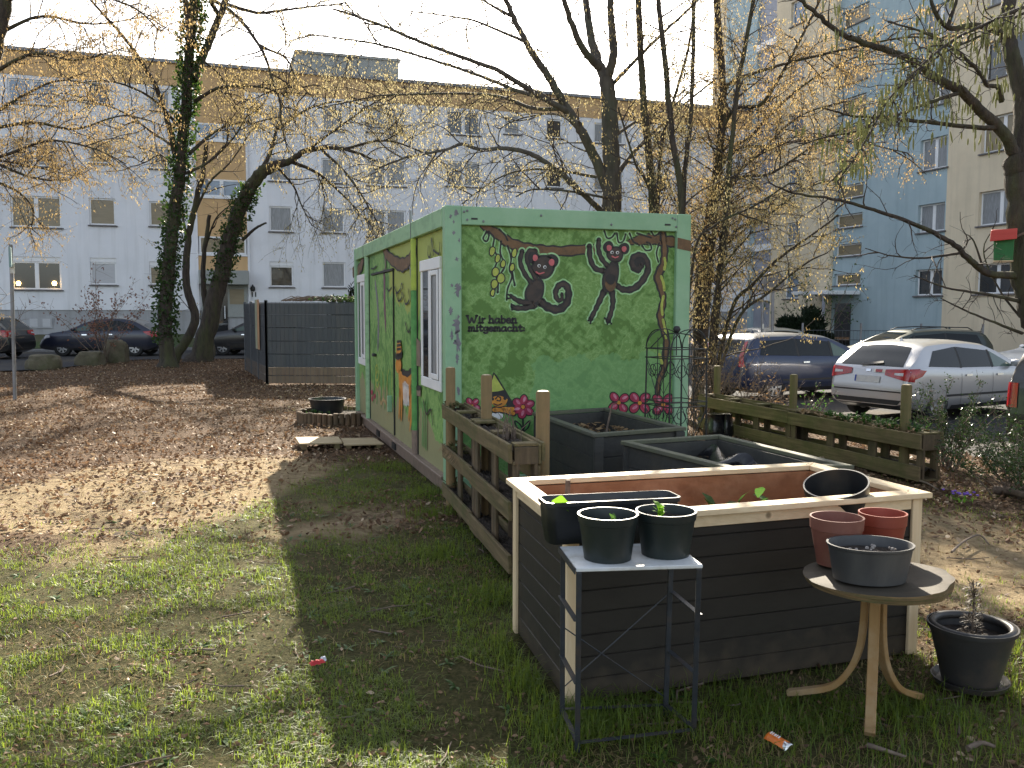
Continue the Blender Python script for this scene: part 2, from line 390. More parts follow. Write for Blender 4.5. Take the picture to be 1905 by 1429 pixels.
W = [(22, 478, 114, 539, PG, 2, 1), (168, 480, 217, 530, PX, 1, 1), (278, 487, 320, 530, PB, 1, 1), (502, 487, 546, 534, PG, 1, 1), (600, 488, 643, 535, PC, 1, 0),
     (20, 365, 114, 423, PB, 2, 0), (166, 369, 215, 419, PB, 1, 0), (278, 375, 319, 421, PB, 1, 0), (501, 384, 544, 431, PC, 1, 0), (599, 387, 641, 433, PC, 1, 0), (682, 391, 755, 441, PC, 2, 0),
     (20, 257, 108, 309, PC, 2, 0), (166, 259, 209, 304, PB, 1, 0), (277, 270, 317, 314, PC, 1, 0), (500, 292, 543, 337, PC, 1, 0), (598, 295, 640, 340, PC, 1, 0), (682, 298, 755, 346, PC, 2, 0), (831, 301, 895, 347, PC, 2, 0), (938, 306, 970, 345, PC, 1, 0), (1016, 312, 1046, 349, PG, 1, 0), (1105, 318, 1160, 356, PC, 2, 0), (1215, 324, 1242, 358, PG, 1, 0),
     (14, 148, 104, 194, PS, 2, 0), (163, 152, 206, 192, PG, 1, 0), (276, 165, 316, 206, PC, 1, 0), (500, 198, 543, 240, PC, 1, 0), (598, 200, 640, 243, PC, 1, 0), (682, 204, 755, 247, PS, 2, 0), (831, 206, 893, 251, PG, 2, 0), (938, 214, 968, 250, PC, 1, 0), (1016, 222, 1046, 257, PG, 1, 0), (1105, 230, 1160, 267, PC, 2, 0), (1215, 240, 1242, 272, PG, 1, 0),
     (-80, 474, -20, 536, PG, 1, 0), (-80, 362, -20, 422, PC, 1, 0), (-80, 252, -20, 306, PB, 1, 0), (-80, 142, -20, 190, PC, 1, 0),
     (840, 494, 890, 541, PC, 1, 0), (840, 395, 890, 441, PC, 1, 0), (1000, 400, 1060, 444, PG, 2, 0)]
for (x0, y0, x1, y1, pn, n, bx) in W:
    u0, zt = fw(x0, (y0+y1)/2)[0], fw((x0+x1)/2, y0)[1]; u1, zb = fw(x1, (y0+y1)/2)[0], fw((x0+x1)/2, y1)[1]
    window(wb, u0, u1, zb, zt, pn, n, box=bool(bx), dep=.09)
holed_wall('wall', wb, M['white_render'], U0, U1, PL, WT-1.0, HOLES, .09)
for x in (30, 100-.1):   # two small lamps standing in the ground floor window
    pass
for px in (34, 101):
    u, z = fw(px, 527); b = MB(); b.lathe([(.001, -.1), (.07, -.09), (.1, 0), (.07, .08), (.001, .1)], 12, (u, .03, z)); b.build('window_lamp', M['lamp_warm'], wb, smooth=60)
for x0, y0, x1, y1 in ((52, 591, 98, 611), (178, 590, 222, 610), (284, 589, 326, 608), (-70, 592, -26, 612)):
    u0, zt = fw(x0, y1)[0], fw(x1, y0)[1]; u1, zb = fw(x1, y1)[0], fw(x0, y1)[1]
    f = MB(); f.box(u0, u1, .0, .06, zb, zt); um = (u0+u1)/2
    fo = f.build('basement_window', M['grey_plinth'], wb)
    p = MB(); p.box(u0+.08, um-.1, -.006, .03, zb+.07, zt-.05); p.box(um+.1, u1-.08, -.006, .03, zb+.07, zt-.05); p.build('pane', M['shutter'], fo)
# stairwell
us, ue = fw(367, 400)[0], fw(459, 400)[0]
b = MB(); b.box(us-.1, us, -.13, 0, .6, WT-1.003); b.box(ue, ue+.1, -.13, 0, .6, WT-1.003); b.build('stairwell_trim', M['white_render'], wb)
zz = [WT-1.003]
stw = [(232, 262, PS), (335, 367, PS), (441, 473, PB)]
zp = WT-1.003
for y0, y1, pn in stw:
    zt, zb = fw(413, y0)[1], fw(413, y1)[1]
    b = MB(); b.box(us, ue, -.1, 0, zt+.003, zp); b.build('stairwell_panel', M['ochre_render'], wb)
    window(wb, us+.06, ue-.06, zb, zt, pn, 2, sill=False, y0=-.1)
    b = MB(); b.box(us, ue, -.16, 0, zb-.09, zb-.003); b.build('sill', M['upvc'], wb)
    zp = zb-.093
z5 = fw(413, 504)[1]
b = MB(); b.box(us, ue, -.1, 0, z5, zp); b.build('stairwell_panel', M['ochre_render'], wb)
z6 = fw(413, 530)[1]
b = MB(); b.box(us, ue, -.9, 0, z6, z5-.003); b.build('entrance_canopy', M['concrete'], wb, bevel=.02)
z7 = fw(413, 566)[1]
b = MB(); b.box(us+.1, ue-.05, -.06, 0, z7-.6, z6-.003); eo = b.build('entrance_surround', M['concrete'], wb)
b = MB(); b.box(us+1.35, ue-.2, -.075, -.03, z7, z6-.2); b.build('pane', M['pane_blind'], eo)
b = MB(); b.box(us+.2, us+1.25, -.08, -.02, .62, z6-.2); do = b.build('entrance_door', M['door_dark'], wb)
b = MB(); b.box(us+1.1, us+1.14, -.14, -.082, 1.3, 1.9); b.build('handle', M['upvc'], do)
b = MB(); b.box(us-.5, ue+.6, -1.5, -.12, .2, .6); b.build('entrance_steps', M['concrete'], wb, bevel=.02)
def text_obj(txt, name, mat, parent, size, loc, rot, ext=.004, bold=0.0, wid=1.0):
    cu = bpy.data.curves.new(name, 'FONT'); cu.body = txt; cu.size = size; cu.extrude = ext; cu.offset = bold; cu.space_character = wid
    o = bpy.data.objects.new(name, cu); C.objects.link(o)
    dg = bpy.context.evaluated_depsgraph_get(); me = bpy.data.meshes.new_from_object(o.evaluated_get(dg))
    bpy.data.objects.remove(o); me.materials.clear(); me.materials.append(mat)
    o = bpy.data.objects.new(name, me); C.objects.link(o); o.parent = parent; o.location = loc; o.rotation_euler = rot
    return o
u, z = fw(466.5, 552); text_obj('11', 'house_number', M['black'], wb, .3, (u, -.008, z), (PI/2, 0, 0), .005, .012)
u, z = fw(470, 537); b = MB(); b.lathe([(.001, -.14), (.09, -.12), (.12, -.02), (.1, .07), (.04, .12), (.03, .18), (.001, .19)], 16, (u, -.16, z)); b.box(u-.03, u+.03, -.16, 0, z+.13, z+.17); b.build('entrance_lamp', M['black'], wb, smooth=50)
# ---------------------------------------------------------------- tower block on the right
M['teal'] = render_mat('teal_render', (.4, .49, .515), (.36, .45, .48), (.32, .41, .44))
M['cream'] = render_mat('cream_render', (.74, .63, .46), (.69, .58, .42), (.6, .51, .37))
M['grey_panel'] = pm('grey_balcony_panel', (.36, .37, .42), (.3, .31, .36), 2, .7, .1)
TY = math.radians(18)
TP = Vector((17.7, 38.6, 0)); TD = Vector((-math.sin(TY), math.cos(TY), 0)); TN = Vector((-math.cos(TY), -math.sin(TY), 0))
# local frame of the tower: x along -TD (towards the viewer), y into the building, so outside is -y
tw = thing('tower_block', 'tall residential tower with alternating teal and cream facade strips and white windows', 'building', TP, math.atan2(-TD.y, -TD.x))
def tf(px, py):
    p = on_plane(px, py, TP, TN); return -(p-TP).dot(TD), p.z
def tu(px): return tf(px, 600)[0]
TT = 27.0
strips = [('cream', tu(1751), 19.0), ('teal', tu(1546), tu(1751)), ('cream', tu(1438), tu(1546)), ('grey_panel', tu(1397), tu(1438)), ('teal', tu(1340), tu(1397)), ('cream', tu(1317), tu(1340))]
OFFS = (.0, .0, -.25, .15, .0, 0)
b = MB(); b.box(tu(1317)-.15, 19.15, -.4, 12.1, TT+.002, TT+.4); b.build('roof', M['roof_grey'], tw)
b = MB(); b.box(tu(1340), 19.0, -.03, .5, -.5, .12); b.build('plinth', M['grey_plinth'], tw)
HOLES.clear()
def trow(x0, x1, ys, pns, n, yo=0, rec=.0, k=0):
    for j, (y0, y1) in enumerate(ys):
        a, c2 = tf(x0, 600)[0], tf(x1, 600)[0]; zt = tf((x0+x1)/2, y0)[1]; zb = tf((x0+x1)/2, y1)[1]
        window(tw, min(a, c2), max(a, c2), zb, zt, pns[(j+k) % len(pns)], n, y0=yo, fr=.07, box=False, dep=.17)
trow(1700, 1751, [(501, 550), (380, 432), (259, 317), (138, 200), (17, 84)], [PG, PC, PC], 2)
trow(1811, 1888, [(490, 547), (354, 418), (216, 282), (76, 146), (-64, 10)], [PG, PC, PB], 2)
trow(1549, 1598, [(509, 531), (454, 477), (399, 424), (345, 370), (292, 317), (238, 264), (184, 211), (130, 158), (76, 105), (22, 52)], [PB], 1)
trow(1464, 1491, [(513, 556), (415, 456), (314, 356), (213, 256), (110, 155), (8, 53)], [PS, PC, PS], 1, yo=-.25)
trow(1349, 1374, [(520, 557), (431, 468), (342, 379), (253, 290), (163, 200), (74, 112)], [PG, PC], 2)
for y0 in (548, 455, 360, 268, 175, 82):
    b = MB(); a, c2 = tu(1399), tu(1436); z = tf(1418, y0)[1]; b.box(min(a, c2), max(a, c2), -.12, .14, z-.35, z); b.build('balcony_band', M['upvc'], tw)
for k, (m, a, c2) in enumerate(strips):
    yo = OFFS[k]; holed_wall('wall', tw, M[m], a+.002, c2, -.5, TT, HOLES, .17, yo)
    b = MB(); b.box(a+.002, c2, yo+.3, 12-.01*k, -.5, TT)
    if k: b.box(a+.002, a+.06, yo+.002, yo+.3, -.5, TT); b.box(c2-.06, c2, yo+.002, yo+.3, -.5, TT)
    b.build('wall_core', M[m], tw)
# entrance canopy of the tower
a0, z0 = tf(1596, 545); a1 = tu(1545)
b = MB(); b.box(min(a0, a1)-.6, max(a0, a1)+.2, -1.9, -.02, 2.5, 2.68); cn = b.build('entrance_canopy', M['upvc'], tw, bevel=.02)
b = MB(); b.box(a0-.25, a0-.15, -1.8, -1.7, -.3, 2.5); b.build('canopy_post', M['grey_panel'], cn)
b = MB(); b.box(a0-1.6, a0-.45, -.04, .0, -.2, 2.1); b.build('entrance_door', M['door_dark'], tw)
# ---------------------------------------------------------------- painted office container
ct = thing('site_container', 'green painted office container covered with a jungle mural of monkeys, vines and flowers', 'container', CORG, CYAW)
CR = Matrix.Rotation(CYAW, 3, 'Z')
def cl(p): return CR.transposed() @ (Vector(p)-CORG)
PANY, PANX = .045, .05      # recess of front and side panels
def fp(px, py):
    q = cl(on_plane(px, py, CORG+CR @ Vector((0, PANY, 0)), CR @ Vector((0, -1, 0)))); return q.x, q.z
def sp(px, py):
    q = cl(on_plane(px, py, CORG+CR @ Vector((PANX, 0, 0)), CR @ Vector((-1, 0, 0)))); return q.y, q.z
M['mint'] = pm('mint_frame_paint', (.255, .44, .26), (.215, .385, .225), 2.5, .5, .08, dirt=(.3, .47, .3), dscale=2)
def mural_mat(name, dark, mid, light, rough=.62, s1=3.0, s2=11, side=False):
    t = NT(name); v = t.coord((1, 1, 1)); n = t.noise(v, s1, 7, .72, .5); n2 = t.noise(t.coord((1, 1, .45)), s2, 4, .6, .6)
    def strokes(rot, sc):
        tc = t.new('ShaderNodeTexCoord'); mp = t.new('ShaderNodeMapping'); mp.vector_type = 'TEXTURE'; mp.inputs['Rotation'].default_value = (rot, 0, 0) if side else (0, rot, 0); mp.inputs['Scale'].default_value = (1, 1, .3); t.link(tc.outputs['Object'], mp.inputs['Vector']); return t.noise(mp.outputs[0], sc, 3, .5, .3)
    f = t.math('ADD', t.math('MULTIPLY', n, .42), t.math('ADD', t.math('MULTIPLY', n2, .14), t.math('ADD', t.math('MULTIPLY', strokes(.6, 4.5), .24), t.math('MULTIPLY', strokes(-.8, 6), .2))))
    c = t.ramp(f, [(.4, dark), (.465, dark), (.485, mid), (.505, mid), (.525, light), (.54, mid), (.575, mid), (.59, light), (.64, light)])
    return t, v, c
t, v, c = mural_mat('front_mural_green', (.095, .195, .042), (.15, .285, .075), (.24, .39, .135))
sx = t.new('ShaderNodeSeparateXYZ'); t.link(v, sx.inputs[0])
# patch overpainted in a cleaner, lighter green, low on the right half
px_ = t.math('ADD', sx.outputs['X'], t.math('MULTIPLY', t.noise(v, 3, 4), .5)); pz_ = t.math('ADD', sx.outputs['Z'], t.math('MULTIPLY', t.noise(v, 5, 4), .35))
k = t.math('MULTIPLY', t.ramp(px_, [(.0, 0), (.33, 0), (.38, 1)]) if 0 else t.math('GREATER_THAN', px_, 1.12), t.math('LESS_THAN', pz_, 1.42))
c = t.mix(t.math('MULTIPLY', k, .55), c, (.165, .35, .14))
c = t.mix(t.math('MULTIPLY', t.math('LESS_THAN', pz_, .95), .3), c, (.11, .29, .1))
# thin drips
dr = t.noise(t.coord((26, 1, .9)), 1.5, 3, .5); c = t.mix(t.math('MULTIPLY', t.math('GREATER_THAN', dr, .68), .25), c, (.33, .52, .22))
t.color(c); t.set(Roughness=.55, Specular_IOR_Level=.35); t.bump(t.noise(v, 30, 5), .12, .003); M['mural_front'] = t.m
t, v, c = mural_mat('side_mural_green', (.09, .21, .05), (.17, .33, .085), (.27, .42, .14), s1=1.6, side=True)
sx = t.new('ShaderNodeSeparateXYZ'); t.link(v, sx.inputs[0])
zn = t.math('ADD', sx.outputs['Z'], t.math('MULTIPLY', t.math('SUBTRACT', t.noise(t.coord((1, 1, .5)), 2.2, 4), .5), .9))
yy = sx.outputs['Y']
lime = t.math('MULTIPLY', t.math('GREATER_THAN', t.math('ADD', zn, t.math('MULTIPLY', yy, -.02)), 1.72), t.math('LESS_THAN', yy, 3.15))
c = t.mix(t.math('MULTIPLY', lime, .9), c, (.34, .38, .085))
beige = t.math('LESS_THAN', t.math('ADD', zn, t.math('MULTIPLY', yy, -.035)), .52)
c = t.mix(t.math('MULTIPLY', beige, .85), c, (.29, .25, .14))
t.color(c); t.set(Roughness=.55, Specular_IOR_Level=.35); t.bump(t.noise(v, 30, 5), .12, .003); M['mural_side'] = t.m
t, v, c = mural_mat('side_beam_green', (.2, .35, .19), (.25, .42, .23), (.28, .46, .26)); t.color(c); t.set(Roughness=.5); M['side_beam'] = t.m
def flat(name, c, c2=None, s=14): M[name] = pm('paint_'+name, c, c2 or tuple(q*.7 for q in c), s, .55, .1, .002)
flat('brown', (.17, .09, .035), (.1, .055, .022)); flat('ink', (.022, .02, .02), (.012, .012, .012)); flat('fur', (.06, .04, .03), (.025, .02, .018)); flat('pinkish', (.6, .14, .15))
flat('halo', (.36, .6, .3), (.24, .46, .19)); flat('yellowgreen', (.46, .5, .09), (.3, .36, .06)); flat('orange', (.62, .26, .03), (.45, .17, .02)); flat('crimson', (.42, .03, .07), (.25, .015, .05)); flat('petalpink', (.6, .25, .33), (.4, .08, .14))
flat('white', (.75, .75, .72), (.6, .6, .58)); flat('lead', (.2, .19, .21), (.14, .135, .15)); flat('beigepaint', (.29, .25, .15), (.22, .19, .11)); flat('plum', (.2, .07, .12), (.12, .05, .08)); flat('lime', (.4, .5, .06), (.3, .4, .05)); flat('midgreen', (.1, .32, .08), (.06, .22, .05)); flat('tan', (.42, .3, .13), (.3, .2, .09)); flat('skirt', (.24, .17, .13), (.17, .12, .09))
# --- frame
COLW = .145; BH = .165; SK = .16
b = MB(); b.box(COLW, CW-COLW, 0, .14, CHT-BH, CHT); b.build('roof_beam', M['mint'], ct, bevel=.006)
b = MB(); b.box(0, .14, COLW, CL-COLW, CHT-BH-.01, CHT-.004); b.build('roof_beam', M['side_beam'], ct, bevel=.006)
b = MB(); b.box(CW-.14, CW, COLW, CL-COLW, CHT-BH, CHT); b.build('roof_beam', M['mint'], ct)
b = MB(); b.box(COLW, CW-COLW, CL-.14, CL, CHT-BH, CHT); b.build('roof_beam', M['mint'], ct)
for (x, y, e) in ((0, 0, 1), (CW-COLW, 0, 1), (0, CL-.11, 0), (CW-COLW, CL-.11, 0)):
    b = MB(); b.box(x-.003, x+COLW+.003, y-.003, y+.113, .02, CHT+.003); co_ = b.build('corner_post', M['mint'], ct, bevel=.008)
b = MB(); b.box(.05, CW-.05, .06, CL-.06, CHT-.05, CHT-.02); b.build('roof', M['roof_grey'], ct)
b = MB(); b.box(.02, .16, COLW, CL-COLW, .0, SK-.03); b.box(-.02, .06, COLW, CL-COLW, SK-.028, SK); b.build('base_rail', M['skirt'], ct, bevel=.005)
b = MB(); b.box(COLW, CW-COLW, .01, .15, .0, SK); b.build('base_rail', M['mint'], ct, bevel=.005)
b = MB(); b.box(CW-.15, CW-.01, COLW, CL-COLW, 0, SK); b.build('base_rail', M['mint'], ct)
for px, py in ((709, 813), (739, 838)):     # forklift pockets
    y, z = sp(px, py); b = MB(); b.box(.0, .03, y-.1, y+.1, .03, .105); b.build('forklift_pocket', M['black'], ct)
b = MB(); b.box(COLW, CW-COLW, PANY, .12, SK, CHT-BH); b.build('front_panel', M['mural_front'], ct)
b = MB(); b.box(COLW, CW-COLW, CL-.11, CL-.04, SK, CHT-BH); b.build('back_panel', M['mint'], ct)
b = MB(); b.box(CW-.12, CW-.05, COLW, CL-COLW, SK, CHT-BH); b.build('side_panel', M['mint'], ct)
yc = [sp(x, 620)[0] for x in (776.5, 733, 692)]       # pillar, door edge, second pillar
b = MB(); b.box(PANX, .12, COLW*.5, CL-.11, SK, CHT-BH-.012); b.build('side_panel', M['mural_side'], ct)
# door: slight proud sheet with dark seam
y0, y1 = sp(733, 500)[0], sp(694, 500)[0]
b = MB(); b.box(PANX-.012, PANX, y0, y1-.02, SK+.02, sp(733, 504)[1]); do = b.build('door', M['mural_side'], ct, bevel=.006)
b = MB(); b.box(PANX-.02, PANX-.001, y0-.012, y0-.003, SK+.02, sp(733, 504)[1]); b.build('seam', M['black'], do)
y, z = sp(733, 752); b = MB(); b.box(PANX-.07, PANX-.013, y+.05, y+.085, z-.1, z+.1); b.build('hinge', M['mint'], do, bevel=.006)
y, z = sp(700, 660); b = MB(); b.box(PANX-.06, PANX-.013, y-.12, y+.02, z-.02, z+.02); b.build('handle', M['black'], do, bevel=.006)
b = MB(); b.box(PANX-.03, PANX-.001, y0-.03, y1+.02, sp(733, 504)[1]+.003, sp(733, 504)[1]+.03); b.build('rain_ledge', M['ink'], ct)
# side pillars: lime above, green, brown at the foot
def pillar(px, segs):
    y = sp(px, 620)[0]
    for za, zb, m in segs:
        b = MB(); b.tube([(PANX-.005, y, za), (PANX-.005, y, zb)], .055, 10); b.build('pillar', M[m], ct, smooth=50)
    b = MB(); b.box(PANX-.01, PANX-.001, y-.085, y-.056, SK, CHT-BH-.013); b.build('seam', M['black'], ct)
zq = sp(777, 540)[1]; zr = sp(777, 800)[1]
pillar(775, [(zq, CHT-BH-.012, 'lime'), (zr, zq-.002, 'midgreen'), (SK, zr-.002, 'skirt')])
pillar(687, [(SK, CHT-BH-.012, 'side_beam')])
# roof beam joints and bolts
for px in (773, 682):
    y = sp(px, 450)[0]; b = MB(); b.box(-.006, -.001, y-.006, y+.006, CHT-BH, CHT); b.build('seam', M['lead'], ct)
b = MB(); y = sp(769, 420)[0]; b.box(.01, .03, y-.02, y+.02, CHT, CHT+.13); b.build('roof_lug', M['roof_grey'], ct)
bo = MB()
for x, z in [(.2, .04), (.2, .12), (.17, .05), (CW-.2, .04), (CW-.17, .05), (CW-.16, .12), (.9, .06), (1.6, .12), (.35, .13)]:
    b = MB(); b.lathe([(.001, 0), (.009, 0), (.011, .004), (.008, .009), (.001, .01)], 10, mat=Matrix.Rotation(PI/2, 3, 'X'), c=(x, -.001, CHT-z)); b.build('bolt', M['lead'], ct, smooth=40)
for px, py in ((880, 408), (1238, 419)):
    x, z = fp(px, py); b = MB(); b.box(x-.03, x+.03, -.004, 0, z-.008, z+.008); b.build('vent_slot', M['black'], ct)
# --- windows on the long side
def side_window(px0, px1, py0, py1, pyb0, pyb1, split):
    ya, yb = sp(px1, py0)[0], sp(px0, py0)[0]; z1 = sp(px0, pyb0)[1]; z0 = sp(px0, pyb1)[1]
    ya = max(ya, COLW+.02)
    f = MB(); xo = PANX-.02; xi = PANX+.003
    f.box(xo-.01, xi, ya, yb, z1-.11, z1); f.box(xo, xi, ya, yb, z0, z0+.1)
    f.box(xo, xi, ya, ya+.07, z0+.1, z1-.11); f.box(xo, xi, yb-.07, yb, z0+.1, z1-.11)
    ym = yb-(yb-ya)*split
    f.box(xo, xi, ym-.06, ym+.06, z0+.1, z1-.11)
    fo = f.build('window', M['upvc'], ct, bevel=.006)
    s = MB(); s.box(xo-.012, xo-.001, ya+.075, ya+.12, z0+.11, z1-.12); s.box(xo-.012, xo-.001, ym-.1, ym-.062, z0+.11, z1-.12); s.box(xo-.012, xo-.001, ya+.12, ym-.1, z0+.11, z0+.16); s.box(xo-.012, xo-.001, ya+.12, ym-.1, z1-.165, z1-.12); s.build('sash', M['upvc'], fo, bevel=.004)
    p = MB(); p.box(xo+.008, xo+.014, ya+.06, ym-.05, z0+.09, z1-.1); p.build('pane', M['pane_curtain'], fo)
    p = MB(); p.box(xo+.008, xo+.014, ym+.05, yb-.06, z0+.09, z1-.1); p.build('pane', M['pane'], fo)
side_window(786, 823, 600, 600, 486, 716, .47)
side_window(667, 683, 600, 600, 513, 675, .45)
# --- mural drawing helpers
class Paint:
    def __init__(s, plane): s.pl = plane; s.k = 0
    def to(s, p): return s.pl(*p)
    def ribbon(s, mb, pts, w, n=5):
        L = smooth_line([s.to(p) for p in pts], n); k = len(L)
        ww = [w]*k if not hasattr(w, '__len__') else list(np.interp(np.linspace(0, 1, k), np.linspace(0, 1, len(w)), w))
        vs = []
        for i in range(k):
            a = np.array(L[min(i+1, k-1)])-np.array(L[max(i-1, 0)]); a = a/(np.linalg.norm(a)+1e-9); nrm = np.array((-a[1], a[0]))*ww[i]*.5*(1+.12*math.sin(i*1.7))
            vs += [tuple(np.array(L[i])+nrm), tuple(np.array(L[i])-nrm)]
        s.put(mb, vs, [(2*i, 2*i+1, 2*i+3, 2*i+2) for i in range(k-1)])
        for e, sgn in ((0, -1), (k-1, 1)):      # round ends
            c = L[e]; r = ww[e]*.5; s.put(mb, [(c[0]+r*math.cos(q), c[1]+r*math.sin(q)) for q in np.linspace(0, 2*PI, 11)[:-1]], [tuple(range(10))])
    def blob(s, mb, pts, n=5, closed=True):
        Q = [s.to(p) for p in pts]
        if n > 1: L = smooth_line(Q+[Q[0]], n)[:-1]
        else: L = Q
        s.put(mb, L, [tuple(range(len(L)))])
    def ell(s, mb, c, rx, ry, rot=0, n=22, wob=.04):
        pts = []
        for i in range(n):
            a = 2*PI*i/n; k = 1+wob*math.sin(3*a+c[0]); x, y = rx*k*math.cos(a), ry*k*math.sin(a)
            pts.append((c[0]+x*math.cos(rot)-y*math.sin(rot), c[1]+x*math.sin(rot)+y*math.cos(rot)))
        s.blob(mb, pts, 1)
    def put(s, mb, P2, fs): mb.add([s.p3(q) for q in P2], fs)
class Front(Paint):
    def p3(s, q): return (q[0], PANY-.0012*(s.k+1), q[1])
class Side(Paint):
    def p3(s, q): return (PANX-.0135-.0012*(s.k+1), q[0], q[1])
PXM = 1/(2.9766*188)        # metres per unit of the mural sketch
fr = Front(lambda zx, zy: fp(640+zx/2.9766, 370+zy/2.9766))
def layer(name, k, mat, fn, P=fr):
    P.k = k; mb = MB(); fn(mb); o = mb.build(name, M[mat], ct); return o
R = lambda mb, pts, w: fr.ribbon(mb, pts, np.array(w)*PXM if hasattr(w, '__len__') else w*PXM)
E_ = fr.ell
branch = [(770, 148), (850, 195), (920, 245), (1010, 272), (1100, 285), (1200, 290), (1350, 280), (1450, 275)]
branch2 = [(1580, 240), (1640, 228), (1720, 225), (1800, 235), (1860, 248)]
layer('painted_branch_outline', 0, 'ink', lambda m: (R(m, branch, [40, 56, 60, 58, 60, 58, 58, 40]), R(m, branch2, [30, 62, 64, 62, 66])))
layer('painted_branch', 1, 'brown', lambda m: (R(m, branch, [26, 40, 44, 40, 42, 40, 42, 26]), R(m, branch2, [18, 46, 46, 44, 48])))
# branch continues over the right corner post
b = MB(); x0 = CW-COLW; z0 = fp(640+1858/2.9766, 370+246/2.9766)[1]; z1 = fp(640+1903/2.9766, 370+262/2.9766)[1]
b.add([(x0, -.0055, z0+.05), (x0, -.0055, z0-.055), (CW, -.0055, z1-.055), (CW, -.0055, z1+.05)], [(0, 1, 2, 3)]); b.build('painted_branch', M['brown'], ct)
vines = [[(800, 180), (830, 215), (825, 270), (850, 330), (830, 400), (845, 450), (825, 540)], [(870, 235), (865, 300), (890, 370), (860, 430), (850, 520)], [(905, 260), (925, 330), (915, 390), (930, 430), (905, 500), (900, 560)], [(930, 400), (945, 480)],
         [(790, 180), (770, 220), (790, 235), (802, 205), (795, 185)], [(1440, 175), (1455, 215), (1480, 215), (1500, 190)], [(1510, 190), (1520, 240), (1545, 235), (1560, 195)], [(1580, 190), (1600, 235), (1625, 250)], [(1650, 260), (1670, 285), (1700, 280), (1695, 250), (1675, 240)], [(1760, 185), (1750, 230)], [(1700, 180), (1720, 205), (1755, 180)], [(1620, 190), (1700, 215)],
         [(860, 170), (890, 200), (905, 230)], [(1745, 245), (1730, 300), (1740, 350)]]
layer('painted_vine_halo', 0, 'halo', lambda m: [R(m, q, 22) for q in vines])
layer('painted_vine', 2, 'ink', lambda m: [R(m, q, 9) for q in vines])
lv = [(820, 290, 14, 24), (850, 330, 12, 22), (838, 405, 18, 24), (868, 440, 20, 26), (832, 472, 17, 24), (880, 360, 12, 20), (930, 380, 12, 20), (942, 300, 12, 24), (822, 520, 10, 18)]
layer('painted_leaf_outline', 3, 'ink', lambda m: [E_(m, (x, y), rx+5, ry+5, .2) for x, y, rx, ry in lv])
layer('painted_leaf', 4, 'yellowgreen', lambda m: [E_(m, (x, y), rx-1, ry-1, .2) for x, y, rx, ry in lv])
vr = [(1765, 190), (1775, 290), (1765, 360), (1740, 430), (1755, 500), (1768, 560), (1752, 640), (1762, 700), (1785, 780), (1780, 850), (1770, 940), (1740, 1020), (1735, 1150)]
layer('painted_vine_outline', 1, 'ink', lambda m: R(m, vr, [40, 46, 44, 60, 44, 40, 50, 46, 44, 44, 40, 34, 34]))
layer('painted_vine_stem', 2, 'brown', lambda m: R(m, vr, [18, 24, 22, 34, 24, 22, 30, 26, 22, 20, 18, 16, 16]))
layer('painted_vine_patch', 3, 'yellowgreen', lambda m: [R(m, q, 15) for q in ([(1774, 330), (1778, 360), (1772, 390)], [(1755, 430), (1768, 470), (1772, 505)], [(1768, 540), (1758, 590), (1762, 640)], [(1765, 670), (1778, 730), (1782, 770)], [(1745, 860), (1760, 910)])])
# monkeys
def monkey(k, spec):
    layer('painted_monkey_halo', k, 'halo', lambda m: [R(m, q, np.array(w)+16 if hasattr(w, '__len__') else w+16) for q, w in spec['limbs']]+[E_(m, c_, rx+9, ry+9, ro) for c_, rx, ry, ro in spec['dark']])
    layer('painted_monkey', k+1, 'ink', lambda m: [R(m, q, w) for q, w in spec['limbs']])
    layer('painted_monkey_body', k+2, 'ink', lambda m: [E_(m, c_, rx, ry, ro) for c_, rx, ry, ro in spec['dark']])
    layer('painted_fur', k+3, 'fur', lambda m: [R(m, q, np.array(w)*.45 if hasattr(w, '__len__') else w*.45) for q, w in spec['limbs']]+[E_(m, c_, rx*.8, ry*.8, ro) for c_, rx, ry, ro in spec['dark'][:2]])
    layer('painted_ear', k+4, 'pinkish', lambda m: [E_(m, c_, rx, ry, 0) for c_, rx, ry in spec['pink']])
    layer('painted_belly', k+4, spec['bm'], lambda m: E_(m, *spec['belly']))
    layer('painted_eye', k+5, 'white', lambda m: [E_(m, c_, 9, 9) for c_ in spec['eyes']])
    layer('painted_pupil', k+6, 'ink', lambda m: [E_(m, (c_[0]+1, c_[1]+1), 5, 6) for c_ in spec['eyes']])
    layer('painted_mouth', k+5, 'pinkish', lambda m: R(m, spec['mouth'], 7))
monkey(2, dict(limbs=[([(1040, 470), (1000, 415), (975, 350), (985, 290)], 26), ([(1065, 450), (1030, 385), (1012, 330), (1025, 290), (1060, 290)], 26), ([(1045, 575), (1000, 575), (955, 560), (922, 535)], [34, 34, 26, 18]), ([(1055, 590), (1000, 604), (945, 604), (932, 595)], [34, 30, 28, 24]),
      ([(1085, 568), (1130, 600), (1185, 612), (1230, 580), (1243, 520), (1225, 475), (1190, 480), (1170, 520), (1182, 560), (1205, 555), (1205, 525)], [46, 46, 46, 42, 40, 38, 34, 30, 26, 22, 16])],
      dark=[((1055, 515), 52, 78, .35), ((1103, 375), 66, 68, 0), ((1050, 325), 32, 36, 0), ((1152, 345), 34, 40, 0), ((1092, 392), 50, 42, 0)], pink=[((1057, 327), 14, 18), ((1148, 352), 16, 19)], belly=((1085, 385), 42, 34, .1), bm='fur', eyes=[(1078, 371), (1110, 378)], mouth=[(1062, 405), (1080, 415), (1105, 408)]))
